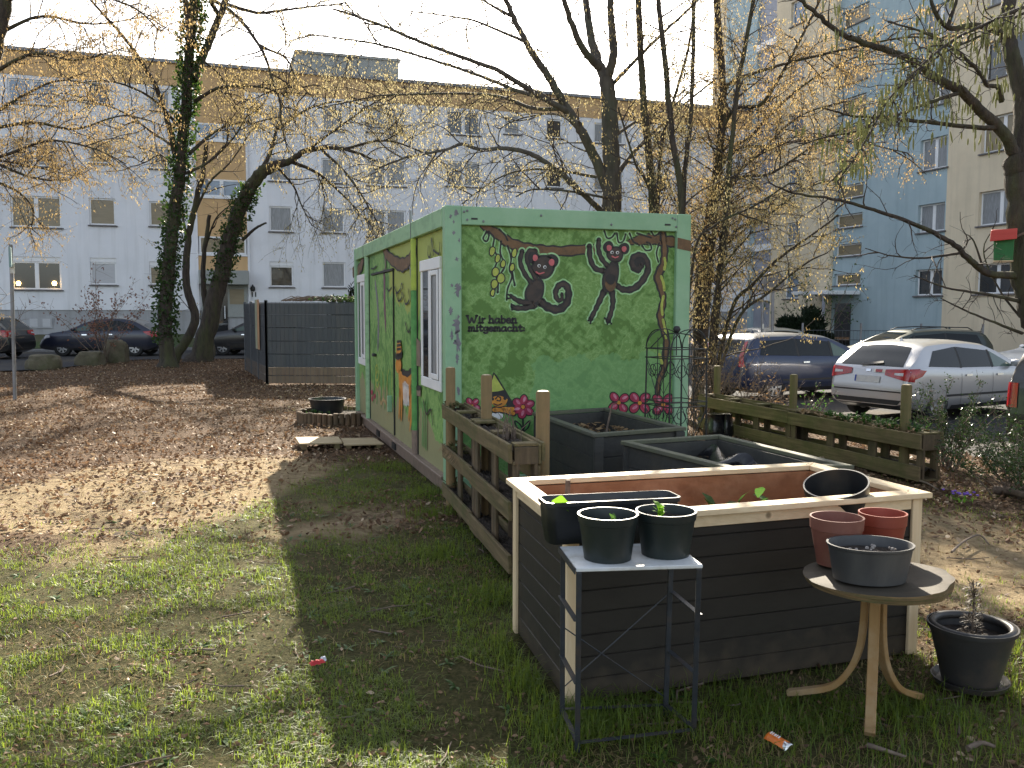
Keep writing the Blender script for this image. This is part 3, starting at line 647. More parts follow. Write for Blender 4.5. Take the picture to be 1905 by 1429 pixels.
monkey(2, dict(limbs=[([(1440, 400), (1390, 385), (1362, 330), (1358, 262)], 30), ([(1460, 375), (1425, 330), (1408, 280), (1410, 228)], 28), ([(1440, 510), (1412, 570), (1388, 620), (1365, 665)], [36, 32, 26, 30]), ([(1482, 510), (1488, 570), (1480, 620), (1462, 675)], [36, 32, 28, 32]),
      ([(1510, 480), (1545, 502), (1600, 498), (1650, 455), (1682, 390), (1668, 330), (1635, 312), (1600, 330), (1600, 370), (1625, 390), (1645, 360)], [30, 36, 38, 38, 38, 36, 36, 40, 44, 44, 40])],
      dark=[((1476, 432), 44, 92, .25), ((1500, 308), 48, 46, 0), ((1463, 268), 30, 34, 0), ((1550, 275), 30, 32, 0), ((1625, 350), 38, 42, 0)], pink=[((1466, 272), 14, 17), ((1549, 278), 14, 16)], belly=((1474, 478), 30, 34, .1), bm='brown', eyes=[(1482, 297), (1512, 298)], mouth=[(1482, 318), (1500, 326), (1516, 320)]))
layer('painted_breast', 8, 'ink', lambda m: E_(m, (1474, 445), 27, 30))
# toes and fingers
layer('painted_toe', 8, 'ink', lambda m: [R(m, q, 9) for q in ([(925, 540), (908, 530)], [(925, 548), (905, 552)], [(930, 596), (925, 582)], [(932, 600), (928, 616)], [(1362, 660), (1350, 675)], [(1368, 668), (1362, 690)], [(1455, 670), (1440, 660)], [(1460, 680), (1455, 695)], [(1470, 680), (1478, 692)])])
# text
x, z = fp(640+684/2.9766, 370+688/2.9766)
GLY = {'W': [[(0, 1), (.25, 0), (.45, .7), (.65, 0), (.95, 1)], [(-.08, 1), (.1, 1)], [(.85, 1), (1.02, 1)]], 'i': [[(.12, .62), (.12, 0)], [(.12, .82), (.13, .86)], [(.02, 0), (.22, 0)]], 'r': [[(.1, .62), (.1, 0)], [(.1, .42), (.22, .58), (.36, .6)], [(0, 0), (.2, 0)]],
 'h': [[(.1, 1), (.1, 0)], [(.1, .4), (.25, .6), (.42, .52), (.45, 0)], [(0, 0), (.2, 0)], [(.36, 0), (.55, 0)]], 'a': [[(.42, .55), (.2, .6), (.03, .35), (.08, .05), (.25, 0), (.4, .2)], [(.43, .6), (.42, .1), (.52, 0)]], 'b': [[(.08, 1), (.08, 0)], [(.08, .45), (.25, .6), (.45, .42), (.4, .08), (.2, -.02), (.08, .1)]],
 'e': [[(.05, .3), (.42, .33), (.36, .56), (.18, .6), (.03, .38), (.06, .1), (.22, 0), (.42, .08)]], 'n': [[(.1, .62), (.1, 0)], [(.1, .4), (.25, .6), (.4, .52), (.43, 0)], [(0, 0), (.2, 0)], [(.35, 0), (.52, 0)]], 'm': [[(.08, .62), (.08, 0)], [(.08, .42), (.2, .6), (.32, .5), (.33, 0)], [(.33, .42), (.45, .6), (.57, .5), (.6, 0)], [(0, 0), (.14, 0)], [(.53, 0), (.68, 0)]],
 't': [[(.18, .9), (.16, .15), (.26, 0), (.38, .08)], [(0, .6), (.36, .62)]], 'g': [[(.42, .5), (.22, .6), (.04, .4), (.12, .1), (.3, .08), (.42, .3)], [(.44, .6), (.43, -.15), (.25, -.34), (.05, -.22)]], 'c': [[(.4, .5), (.2, .6), (.03, .35), (.12, .05), (.28, 0), (.42, .1)]], ':': [[(.1, .5), (.11, .46)], [(.1, .12), (.11, .08)]], ' ': []}
ADV = {'W': 1.12, 'i': .3, 'r': .42, 'h': .62, 'a': .6, 'b': .56, 'e': .52, 'n': .6, 'm': .76, 't': .46, 'g': .56, 'c': .5, ':': .25, ' ': .3}
def painted_text(txt, zx, zy, zw, zh):
    tot = sum(ADV[c_] for c_ in txt); sx_ = zw/tot; x = 0
    fr.k = 2; mb = MB()
    for c_ in txt:
        for st_ in GLY[c_]: R(mb, [(zx+(x+p[0])*sx_, zy-p[1]*zh+random.uniform(-.8, .8)) for p in st_], 10)
        x += ADV[c_]
    mb.build('painted_lettering', M['ink'], ct)
painted_text('Wir haben', 682, 687, 278, 40)
painted_text('mitgemacht:', 688, 732, 316, 36)
# flowers
def flower(cx, cy, r, n, ph, skip=()):
    pet = [(cx+r*.62*math.cos(ph+2*PI*i/n), cy+r*.62*math.sin(ph+2*PI*i/n), ph+2*PI*i/n) for i in range(n) if i not in skip]
    layer('painted_flower_outline', 2, 'ink', lambda m: [E_(m, (x, y), r*.52, r*.42, a) for x, y, a in pet])
    layer('painted_flower', 3, 'crimson', lambda m: [E_(m, (x, y), r*.42, r*.33, a) for x, y, a in pet])
    layer('painted_petal_light', 4, 'petalpink', lambda m: [E_(m, (x+3, y-4), r*.26, r*.12, a+.2) for x, y, a in pet])
    layer('painted_flower_centre', 5, 'orange', lambda m: E_(m, (cx, cy), r*.17, r*.17))
flower(990, 1152, 62, 6, -.4)
layer('painted_stem', 1, 'ink', lambda m: (R(m, [(990, 1200), (992, 1290)], 10), R(m, [(992, 1290), (960, 1270), (945, 1230), (975, 1250), (992, 1285)], 8), R(m, [(992, 1290), (1020, 1265), (1028, 1230), (1005, 1250), (992, 1285)], 8)))
layer('painted_leaf_green', 0, 'midgreen', lambda m: (E_(m, (965, 1258), 14, 30, -.5), E_(m, (1012, 1258), 14, 30, .5)))
flower(708, 1146, 46, 5, .4); flower(1520, 1128, 62, 4, .9); flower(1636, 1130, 66, 4, .8); flower(1766, 1138, 66, 4, .75)
# gnome with a pointed hat
layer('painted_gnome_outline', 1, 'ink', lambda m: (fr.blob(m, [(828, 958), (850, 985), (948, 1150), (905, 1160), (880, 1080), (800, 1078), (770, 1140), (756, 1165), (790, 1060)], 1)))
layer('painted_gnome_hat', 2, 'yellowgreen', lambda m: fr.blob(m, [(830, 972), (884, 1058), (850, 1066), (800, 1070)], 1))
layer('painted_gnome_hair', 3, 'ink', lambda m: fr.blob(m, [(798, 1072), (890, 1062), (908, 1110), (880, 1100), (830, 1096), (806, 1120)], 1))
layer('painted_gnome_face', 2, 'orange', lambda m: E_(m, (858, 1112), 48, 40))
layer('painted_gnome_face', 4, 'orange', lambda m: E_(m, (852, 1118), 42, 28))
layer('painted_gnome_feature', 5, 'ink', lambda m: (E_(m, (890, 1105), 9, 9), E_(m, (822, 1108), 8, 9), R(m, [(838, 1108), (850, 1095), (866, 1102), (862, 1118), (846, 1116)], 7), R(m, [(828, 1134), (850, 1142), (872, 1134)], 6)))
layer('painted_gnome_hand_outline', 3, 'ink', lambda m: [R(m, q, 34) for q in ([(830, 1168), (880, 1170), (940, 1188)], [(880, 1165), (938, 1166)])])
layer('painted_gnome_hand', 4, 'orange', lambda m: [R(m, q, 20) for q in ([(830, 1168), (880, 1170), (936, 1188)], [(880, 1163), (934, 1164)])])
layer('painted_gnome_shirt', 2, 'white', lambda m: E_(m, (848, 1198), 32, 24))
# bare metal where the corner paint peeled
def chips(name, pts, y): 
    m = MB()
    for (cx, cy, rx, ry) in pts:
        n = 22; q = [(cx+rx*(.35+.85*random.random())*math.cos(2*PI*i/n)*(1+.3*math.sin(3*i)), cy+ry*(.35+.85*random.random())*math.sin(2*PI*i/n)) for i in range(n)]
        P = [fp(640+a/2.9766, 370+b_/2.9766) for a, b_ in q]; m.add([(p[0], y, p[1]) for p in P], [tuple(range(n))])
    m.build(name, M['lead'], ct)
chips('peeled_paint', [(600, 190, 9, 14)], -.0045)
for q in [(614, 82, 14, 22), (583, 100, 9, 12), (600, 130, 5, 14), (630, 232, 6, 12), (618, 335, 12, 14), (622, 500, 18, 50), (590, 480, 8, 10), (585, 620, 14, 26), (618, 700, 20, 60), (622, 800, 18, 70), (590, 760, 9, 40), (620, 880, 12, 40), (625, 1060, 10, 30)]: chips('peeled_paint', [q], -.0045-.0002*(q[0] % 5))
# --- mural on the long side
sd_ = Side(lambda px, py: sp(px, py))
def sl_(name, k, mat, fn): return layer(name, k, mat, fn, sd_)
Rs = lambda m, pts, w: sd_.ribbon(m, pts, w)
zx1 = lambda x, y: (640+x/7.9375, 370+y/7.9375)
zx2 = lambda x, y: (640+x/7.9375, 680+y/7.9375)
sl_('painted_branch_outline', 0, 'ink', lambda m: (Rs(m, [zx1(600, 745), zx1(650, 830), zx1(760, 925), zx1(870, 975), zx1(960, 930), zx1(1030, 830), zx1(1060, 780)], [.1, .13, .16, .17, .15, .15, .2]), Rs(m, [zx1(300, 850), zx1(270, 980), zx1(210, 1080), zx1(150, 1085)], .18)))
sl_('painted_branch', 1, 'brown', lambda m: (Rs(m, [zx1(600, 745), zx1(650, 830), zx1(760, 925), zx1(870, 975), zx1(960, 930), zx1(1030, 830), zx1(1060, 780)], [.07, .1, .12, .13, .11, .11, .16]), Rs(m, [zx1(300, 850), zx1(270, 980), zx1(210, 1080), zx1(150, 1085)], .13)))
sl_('painted_scrawl', 1, 'ink', lambda m: [Rs(m, [zx1(*p) for p in q], .022) for q in ([(1265, 700), (1260, 820), (1285, 865), (1310, 760), (1310, 580), (1330, 700), (1345, 830)], [(1345, 760), (1390, 800), (1430, 800), (1440, 650)], [(760, 1290), (800, 1390), (850, 1330), (870, 1250), (890, 1330)], [(650, 1320), (680, 1360), (720, 1310)], [(415, 1030), (450, 1030), (495, 990)])])
sl_('painted_creeper', 0, 'plum', lambda m: (Rs(m, [zx1(620, 830), zx1(630, 1040)], .06), Rs(m, [zx1(605, 1080), zx1(612, 1200), (717.5, 560), (719, 600), (720, 617)], [.1, .13, .12, .1, .03])))
sl_('painted_trunk', 0, 'lead', lambda m: (Rs(m, [(700, 525), (704, 560), (706, 600), (705, 648)], [.08, .12, .14, .1]), Rs(m, [zx1(985, 960), zx1(1000, 1100), zx1(1020, 1230)], .05)))
# striped big cat
cat = [zx2(820, 55), zx2(880, 100), zx2(960, 130), zx2(1010, 105), zx2(1035, 190), zx2(1040, 300), zx2(1020, 420), zx2(980, 450), zx2(960, 560), zx2(910, 560), zx2(880, 470), zx2(840, 430), zx2(830, 250)]
sl_('painted_cat_body', 1, 'orange', lambda m: sd_.blob(m, cat, 2))
sl_('painted_cat_leg', 1, 'orange', lambda m: (Rs(m, [zx2(1020, 300), zx2(1015, 600), zx2(1010, 780), zx2(990, 960)], [.16, .13, .1, .03]), Rs(m, [zx2(845, 400), zx2(840, 600), zx2(830, 760)], [.12, .09, .06])))
sl_('painted_cat_head', 1, 'orange', lambda m: (sd_.ell(m, (744.5, 652), 4.5, 20, 0), sd_.ell(m, (743.5, 680), 5.5, 14, 0)))
sl_('painted_cat_belly', 2, 'white', lambda m: [Rs(m, [zx2(x, 250+abs(x-920)*1.2), zx2(x+10, 560+10*(i % 3))], .05) for i, x in enumerate(range(895, 975, 18))])
sl_('painted_cat_stripe', 2, 'ink', lambda m: ([Rs(m, [(741.5, y), (748, y-1)], .03) for y in (636, 643, 650, 660)]+[Rs(m, [(738, 657+i*4), (743, 662+i*3), (750, 655+i*4)], .025) for i in range(3)]+[Rs(m, [zx2(880, 90), zx2(960, 125), zx2(1010, 80), zx2(1035, 110)], .07), Rs(m, [zx2(1040, 200), zx2(1070, 320), zx2(1150, 330)], .05)]))
sl_('painted_dark_wedge', 0, 'skirt', lambda m: sd_.blob(m, [zx2(1060, 300), zx2(1150, 325), zx2(1150, 460), zx2(1080, 440)], 1))
sl_('painted_dark_wedge', 0, 'skirt', lambda m: sd_.blob(m, [(771, 622), (784, 636), (784, 682), (776, 680), (772, 660)], 1))
sl_('painted_snail', 1, 'yellowgreen', lambda m: [Rs(m, [(703+4.2*(1-t)*math.cos(9*t), 690+22*(1-t)*math.sin(9*t)) for t in np.linspace(0, .9, 18)], .03), Rs(m, [zx2(480, 260), zx2(510, 330), zx2(540, 240)], .03)])
sl_('painted_snail_body', 1, 'tan', lambda m: (Rs(m, [zx2(500, 340), zx2(540, 420), zx2(560, 560), zx2(600, 500), zx2(640, 560)], .05), Rs(m, [zx2(660, 560), zx2(665, 740)], [.05, .02])))
sl_('painted_grass_line', 0, 'midgreen', lambda m: [Rs(m, [zx2(x, 800+(x-840)*1.1), zx2(x+6, 560)], .04) for x in (1175, 1200, 1230)])
sl_('painted_fern', 0, 'midgreen', lambda m: [Rs(m, [(x, 742+(x-690)*.6), (x+1.5, 700), (x+dx, 672+k*5)], [.05, .07, .015]) for k, (x, dx) in enumerate(((697, 4), (703, -2), (711, 5), (718, 1), (724, 5), (728, -2)))])
sl_('painted_fern_light', 1, 'yellowgreen', lambda m: [Rs(m, [(x, 735), (x+1, 705), (x+dx, 686)], [.02, .035, .01]) for x, dx in ((700, 3), (714, -2), (722, 4), (730, 1))])
sl_('painted_leaf_scroll', 1, 'ink', lambda m: [Rs(m, q, .025) for q in ([(739, 545), (744, 560), (750, 552), (748, 540)], [(752, 545), (757, 566), (764, 556), (762, 538)], [(756, 600), (762, 618), (768, 606)], [(790, 745), (796, 770), (804, 762), (808, 790)])])
sl_('painted_cat_leg', 0, 'orange', lambda m: (Rs(m, [zx2(870, 400), zx2(868, 620), zx2(862, 800)], [.12, .09, .05]), Rs(m, [zx2(985, 420), zx2(985, 620), zx2(975, 800)], [.12, .1, .05])))
sl_('painted_flower', 2, 'crimson', lambda m: [sd_.ell(m, q, 1.8, 5) for q in ((695, 742), (699, 737), (694, 730))])
sl_('painted_bird', 2, 'orange', lambda m: sd_.ell(m, zx2(372, 430), 2.2, 6))
# ---------------------------------------------------------------- garden materials
M['spruce_x'] = wood('raw_spruce_x', (.78, .62, .4), (.62, .46, .27), 'x', .6, bump=.15)
M['spruce_y'] = wood('raw_spruce_y', (.78, .62, .4), (.62, .46, .27), 'y', .6, bump=.15)
M['spruce_z'] = wood('raw_spruce_z', (.74, .58, .37), (.6, .44, .26), 'z', .6, bump=.15)
M['cladding'] = wood('dark_cladding', (.036, .031, .025), (.025, .0215, .0175), 'x', .55, .6, knots=False, bump=.2, stain=(.034, .03, .024))
M['bed_grey'] = wood('grey_painted_boards', (.06, .06, .056), (.042, .042, .039), 'x', .6, .7, knots=False, bump=.25, stain=(.075, .07, .056))
M['rim_grey'] = wood('weathered_grey_rim', (.12, .12, .09), (.08, .08, .06), 'y', .7, .7, knots=False, stain=(.12, .13, .07))
M['plyred'] = wood('red_brown_plywood', (.31, .14, .066), (.19, .08, .037), 'x', .55, .35, bump=.2, stain=(.42, .22, .12))
M['pallet_x'] = wood('mossy_pallet_board', (.22, .16, .085), (.085, .062, .033), 'x', .85, .8, stain=(.085, .088, .03))
M['pallet_z'] = wood('pallet_block', (.17, .12, .07), (.08, .055, .035), 'z', .85, .8, stain=(.05, .045, .025))
M['post'] = wood('round_post', (.3, .2, .095), (.2, .13, .06), 'z', .75, .6, stain=(.17, .13, .06))
M['post_old'] = wood('old_round_post', (.2, .15, .07), (.12, .09, .04), 'z', .8, .6, stain=(.1, .1, .035))
M['endgrain'] = pm('end_grain', (.62, .5, .32), (.45, .34, .2), 9, .7, .3)
M['soil'] = pm('potting_soil', (.05, .036, .025), (.015, .011, .008), 38, .97, 1, .015, dirt=(.11, .08, .055), dscale=24)
M['blackplastic'] = pm('black_plastic', (.017, .019, .021), (.012, .013, .015), 4, .38, .1, .002, dirt=(.035, .035, .033), dscale=6)
M['greenblack'] = pm('dark_green_plastic', (.012, .02, .019), (.009, .014, .014), 4, .42, .1, .002, dirt=(.025, .03, .028), dscale=7)
M['greyplastic'] = pm('grey_plastic', (.05, .05, .051), (.038, .038, .039), 5, .5, .15, .002, stretch=(1, 1, .3), dirt=(.085, .082, .075), dscale=3)
M['antplastic'] = pm('anthracite_plastic', (.038, .036, .035), (.028, .027, .026), 4, .5, .2, .003, dirt=(.085, .065, .048), dscale=3)
M['terra_a'] = pm('faded_terracotta_plastic', (.2, .075, .05), (.165, .06, .042), 3, .5, .1, .002, dirt=(.24, .12, .085), dscale=3)
M['terra_b'] = pm('terracotta_plastic', (.25, .048, .026), (.21, .04, .022), 3, .45, .1, .002)
M['steel'] = pm('dark_steel', (.045, .05, .058), (.03, .034, .04), 14, .5, .15, .002, metal=.3, dirt=(.07, .055, .045), dscale=9)
M['chipboard'] = pm('white_chipboard', (.68, .7, .7), (.55, .56, .55), 10, .6, .2, .003, dirt=(.3, .27, .2), dscale=5)
M['oldtop'] = wood('weathered_table_top', (.085, .068, .047), (.042, .033, .023), 'x', .7, .5, stain=(.05, .045, .035))
M['plyedge'] = pm('split_plywood_edge', (.25, .16, .07), (.1, .065, .03), 8, .85, .5, .006, stretch=(1, 1, 12), dirt=(.08, .09, .03), dscale=5)
M['bentwood'] = wood('bent_beech', (.33, .2, .08), (.25, .14, .052), 'z', .55, .35, knots=False, bump=.1, stain=(.4, .3, .18))
M['iron'] = pm('black_iron', (.018, .018, .02), (.012, .012, .013), 14, .5, .1)
M['film'] = pm('black_film', (.012, .012, .014), (.008, .008, .01), 5, .22, .5, .01)
M['moss'] = pm('moss', (.13, .14, .03), (.07, .06, .02), 30, .95, 1, .02)
M['leaf_fresh'] = leafmat('fresh_leaf', (.22, .42, .03), (.12, .28, .02), .55, 20)
M['leaf_mid'] = leafmat('mid_leaf', (.07, .15, .03), (.04, .09, .02), .45, 12)
M['leaf_shiny'] = leafmat('glossy_leaf', (.06, .1, .03), (.03, .055, .018), .3, 12, .22)
M['leaf_dry'] = leafmat('dry_leaf', (.36, .24, .12), (.16, .09, .045), .25, 10, .7)
M['stem_dry'] = pm('dry_stem', (.2, .15, .11), (.11, .08, .06), 20, .9, .2)
M['violet'] = pm('violet_petal', (.2, .1, .5), (.15, .06, .4), 9, .6, 0)
t = M['cladding'].node_tree; b_ = t.nodes['Principled BSDF']; old = b_.inputs['Base Color'].links[0].from_socket
tc_ = t.nodes.new('ShaderNodeTexCoord'); sx_ = t.nodes.new('ShaderNodeSeparateXYZ'); t.links.new(tc_.outputs['Object'], sx_.inputs[0]); nz_ = t.nodes.new('ShaderNodeTexNoise'); nz_.inputs['Scale'].default_value = 9; nz_.inputs['Detail'].default_value = 7; t.links.new(tc_.outputs['Object'], nz_.inputs['Vector'])
ad_ = t.nodes.new('ShaderNodeMath'); ad_.operation = 'MULTIPLY_ADD'; t.links.new(nz_.outputs['Fac'], ad_.inputs[0]); ad_.inputs[1].default_value = .42; t.links.new(sx_.outputs['Z'], ad_.inputs[2])
rp_ = t.nodes.new('ShaderNodeValToRGB'); rp_.color_ramp.elements[0].position = .2; rp_.color_ramp.elements[0].color = (.75, .75, .75, 1); rp_.color_ramp.elements[1].position = .38; rp_.color_ramp.elements[1].color = (0, 0, 0, 1); t.links.new(ad_.outputs[0], rp_.inputs[0])
mx_ = t.nodes.new('ShaderNodeMix'); mx_.data_type = 'RGBA'; t.links.new(rp_.outputs[0], mx_.inputs['Factor']); t.links.new(old, mx_.inputs['A']); mx_.inputs['B'].default_value = (.085, .065, .045, 1); t.links.new(mx_.outputs['Result'], b_.inputs['Base Color'])
def soil_patch(name, poly, z, parent, amp=.03, res=16, mat=None):
    """lumpy soil filling a quad (4 corners)"""
    a, b_, c, d = [Vector((p[0], p[1], 0)) for p in poly]; vs = []
    for i in range(res+1):
        for j in range(res+1):
            u, w_ = i/res, j/res; p = a.lerp(b_, u).lerp(d.lerp(c, u), w_)
            vs.append((p.x, p.y, z+(random.random()-.5)*amp+amp*math.sin(u*7+w_*3)*.4))
    m = MB(); m.add(vs, [(i*(res+1)+j, (i+1)*(res+1)+j, (i+1)*(res+1)+j+1, i*(res+1)+j+1) for i in range(res) for j in range(res)])
    return m.build(name, mat or M['soil'], parent)
def leaf_v(c, ax, up, L, Wd, curl=.2):
    """one leaf blade as 3 quads-ish (8 verts)"""
    c = Vector(c); ax = Vector(ax).normalized(); s = ax.cross(Vector(up)); s = s.normalized() if s.length > 1e-4 else ax.orthogonal().normalized(); n = s.cross(ax)
    pts = []
    for t_, w_ in ((0, .12), (.3, .8), (.65, 1), (1, .15)):
        q = c+ax*(L*t_)-n*(curl*L*t_*t_)
        pts += [q-s*Wd*w_/2+n*Wd*.12*w_, q+s*Wd*w_/2+n*Wd*.12*w_]
    return pts, [(0, 1, 3, 2), (2, 3, 5, 4), (4, 5, 7, 6)]
def sprig(mb, p, h, n, L, spread=.8, tilt=(0, 0)):
    p = Vector(p)
    for i in range(n):
        a = random.random()*2*PI; e = .3+random.random()*.9; f = (i+.5)/n
        base = p+Vector((tilt[0]*f, tilt[1]*f, h*f*.8)); ax = Vector((math.cos(a)*spread*math.cos(e), math.sin(a)*spread*math.cos(e), math.sin(e)))
        v_, f_ = leaf_v(base, ax, (0, 0, 1), L*(.6+.6*random.random()), L*.55, .3); mb.add(v_, f_)
# ---------------------------------------------------------------- raised beds
def cladding(a, b_, z0, z1, n, th=.022):
    a = Vector((*a, 0)); b_ = Vector((*b_, 0)); d = (b_-a).normalized(); o = Vector((d.y, -d.x, 0))   # outward
    prof = [(-th, z0)]
    for i in range(n):
        za = z0+(z1-z0)*i/n; zb = z0+(z1-z0)*(i+1)/n
        prof += [(0 if i else -.002, za+.004 if i else za), (0, zb-.005), (-.008, zb-.0005)]
    prof += [(-th, z1)]
    m = MB(); m.prism([a+o*p+Vector((0, 0, z)) for p, z in prof], b_-a); return m
def raised_bed(name, label, cor, Z, mats, nb, soil_z, rimw=.09, ov=.03, th=.027, trim=True, fascia=False):
    """cor: rim outer corners in plan, ccw seen from above: BL, FL, FR, BR"""
    m_rx, m_ry, m_clad, m_post, m_in = mats
    c0 = sum((Vector((p[0], p[1], 0)) for p in cor), Vector())/4
    root = thing(name, label, 'raised bed', (c0.x, c0.y, 0))
    P = [Vector((p[0], p[1], 0))-c0 for p in cor]
    def inset(d):
        out = []
        for i in range(4):
            p, a, b_ = P[i], P[i-1], P[(i+1) % 4]; e1 = (a-p).normalized(); e2 = (b_-p).normalized(); s_ = abs(e1.cross(e2).z)
            out.append(p+e1*d/s_+e2*d/s_)
        return out
    I = inset(rimw); A = inset(ov); K = inset(ov+.05)
    for i in range(4):
        j = (i+1) % 4; q = [P[i], P[j], I[j], I[i]]; dz = .0015*(i % 2)
        if fascia:
            for c_, e_ in ((P[i], I[i]), (P[j], I[j])):
                for f_ in (.32, .68):
                    w_ = c_.lerp(e_, f_)+(P[j]-P[i]).normalized()*(.03 if c_ is P[i] else -.03); m = MB(); m.lathe([(.0005, .0012), (.0045, .001), (.005, -.002)], 8, (w_.x, w_.y, Z+dz)); m.build('screw', M['steel'], root)
        m = MB(); m.hexa([v_+Vector((0, 0, Z-th+dz)) for v_ in q]+[v_+Vector((0, 0, Z+dz)) for v_ in q]); m.build('rim', m_ry if i % 2 == 0 else m_rx, root, bevel=.003)
        e = (A[j]-A[i]).normalized(); pa = A[i]+e*.002; pb = A[j]-e*.002
        o_ = cladding((pa.x, pa.y), (pb.x, pb.y), .0, Z-th-.002, nb).build('cladding', m_clad, root)
        # inner lining
        q = [A[i]+(K[i]-A[i])*.55, A[j]+(K[j]-A[j])*.55, K[j], K[i]]
        m = MB(); m.hexa([v_+Vector((0, 0, .05)) for v_ in q]+[v_+Vector((0, 0, Z-th-.003)) for v_ in q]); m.build('lining', m_in, root)
        if trim:
            out = Vector((e.y, -e.x, 0))
            for s_, base, w_ in ((1, A[i], .058), (-1, A[j], .058)):
                a_ = base+out*.001-e*s_*.018; b2 = a_+e*s_*w_
                q = [a_, b2, b2+out*.018, a_+out*.018] if s_ > 0 else [b2, a_, a_+out*.018, b2+out*.018]
                m = MB(); m.hexa([v_+Vector((0, 0, .0)) for v_ in q]+[v_+Vector((0, 0, Z-th-.002)) for v_ in q]); m.build('corner_trim', m_post, root, bevel=.003)
            if fascia and i in (1, 0):
                a_ = A[i]+out*.002+e*.045; b2 = A[j]+out*.002-e*.045
                q = [a_, b2, b2+out*.012, a_+out*.012]
                m = MB(); m.hexa([v_+Vector((0, 0, Z-th-.055)) for v_ in q]+[v_+Vector((0, 0, Z-th-.002)) for v_ in q]); m.build('fascia', m_rx if i == 1 else m_ry, root, bevel=.002)
    soil_patch('soil', K, soil_z, root, .06, 26)
    return root, K, c0
def gc(z, *px): return [tuple(G(x, y, z)[:2]) for x, y in px]
Zf = .81
fb, fK, fc0 = raised_bed('raised_bed', 'newest raised bed with pale unpainted spruce rim and dark boards, nearest the camera', gc(Zf, (941, 890), (1045, 971), (1736, 917), (1514, 860)), Zf, (M['spruce_x'], M['spruce_y'], M['cladding'], M['spruce_z'], M['plyred']), 8, .42, .095, .05, fascia=True)
c_ = gc(.8, (990, 767), (1105, 808), (1277, 795), (1129, 758))
g1, g1K, g1c = raised_bed('raised_bed', 'dark grey raised bed touching the mural wall, with a pale stick in its soil', c_, .8, (M['rim_grey'], M['rim_grey'], M['bed_grey'], M['bed_grey'], M['bed_grey']), 5, .64, .06, trim=False)
c_ = gc(.78, (1154, 820), (1341, 808), (1590, 866))
g2, g2K, g2c = raised_bed('raised_bed', 'dark grey raised bed with torn black film inside, between the two other beds', [c_[0], (1.27, 5.21), c_[2], c_[1]], .78, (M['rim_grey'], M['rim_grey'], M['bed_grey'], M['bed_grey'], M['bed_grey']), 5, .6, .06, trim=False)
for q in ('front', ): pass
for o in (fb, g1, g2): o['group'] = 'raised beds in front of the container'
# corner posts of the grey beds
for root, K in ((g1, g1K), (g2, g2K)):
    for i, v_ in enumerate(K):
        d = v_.normalized()*.062; m = MB(); h = (.772 if root is g1 else .752); m.box(v_.x+d.x-.035, v_.x+d.x+.035, v_.y+d.y-.035, v_.y+d.y+.035, 0, h); m.build('corner_post', M['bed_grey'], root, bevel=.004)
def clods(name, K, c0, z, n, parent, mat):
    m = MB()
    for _ in range(n):
        u, w_ = random.random(), random.random(); p = K[0].lerp(K[1], u).lerp(K[3].lerp(K[2], u), w_); r = .008+.02*random.random()
        a = random.random()*6; L = [(p.x+r*math.cos(a+k)*(.6+random.random()), p.y+r*math.sin(a+k)*(.6+random.random()), z+.02+r*random.random()) for k in (0, 1.6, 3.1, 4.7)]
        m.add(L+[(p.x, p.y, z+r*1.3)], [(0, 1, 4), (1, 2, 4), (2, 3, 4), (3, 0, 4)])
    o = m.build(name, mat, parent); o['kind'] = 'stuff'; return o
clods('leaf_litter', g1K, g1c, .655, 150, g1, M['leaf_dry']); clods('leaf_litter', g2K, g2c, .62, 170, g2, M['leaf_dry'])
p = D(1127, 795, 7.3); m = MB(); m.tube([(p.x-.01, p.y, .62), (p.x+.02, p.y+.02, .78), (p.x+.05, p.y, .93), (p.x+.09, p.y-.05, .96)], [.009, .008, .006, .003], 6)
tag(m.build('plant_stick', M['stem_dry'], smooth=60), 'pale bent stick standing in the soil of the bed at the mural', 'stick')
p = D(1140, 789, 7.3); m = MB(); m.box(p.x-.03, p.x+.03, p.y-.03, p.y+.02, .66, .73, rz=.4); m.build('plant_label', M['endgrain'], g1, bevel=.006)
# torn black film in the second bed
m = MB(); L = [D(1326, 835, 6.4), D(1345, 843, 6.25), D(1360, 858, 6.05), D(1400, 862, 5.9), D(1420, 866, 5.85)]; vs = []
for i, q in enumerate(smooth_line([tuple(v_) for v_ in L], 5)):
    q = Vector(q); wv = .035*math.sin(i*.55); vs += [(q.x-.12+wv, q.y-.03, .66+wv*.5), (q.x-.03, q.y, .72+wv), (q.x+.05, q.y+.06, .64-wv)]
n_ = len(vs)//3; m.add(vs, [(3*i+k, 3*i+k+1, 3*i+k+4, 3*i+k+3) for i in range(n_-1) for k in (0, 1)])
o = m.build('plastic_film', M['film'], smooth=80); o.modifiers.new('t', 'SOLIDIFY').thickness = .003; tag(o, 'torn black plastic film crumpled inside the middle grey bed', 'film')
# seedlings in the front bed
m = MB()
for px, py, h in ((1410, 935, .12), (1348, 945, .05), (1372, 942, .06), (1435, 940, .06), (1330, 945, .04)):
    p = D(px, py, 4.75); sprig(m, (p.x, p.y, .45), h+.22, 6, .1)
tag(m.build('seedlings', M['leaf_mid']), 'green weed leaves growing inside the spruce-rimmed bed', 'plants', kind='stuff')
p = D(1053, 905, 4.55); m = MB(); m.tube([(p.x, p.y, .45), (p.x+.01, p.y, .83)], .013, 8); tag(m.build('cut_stick', M['stem_dry'], smooth=50), 'short cut stick standing in the left corner of the front bed', 'stick')
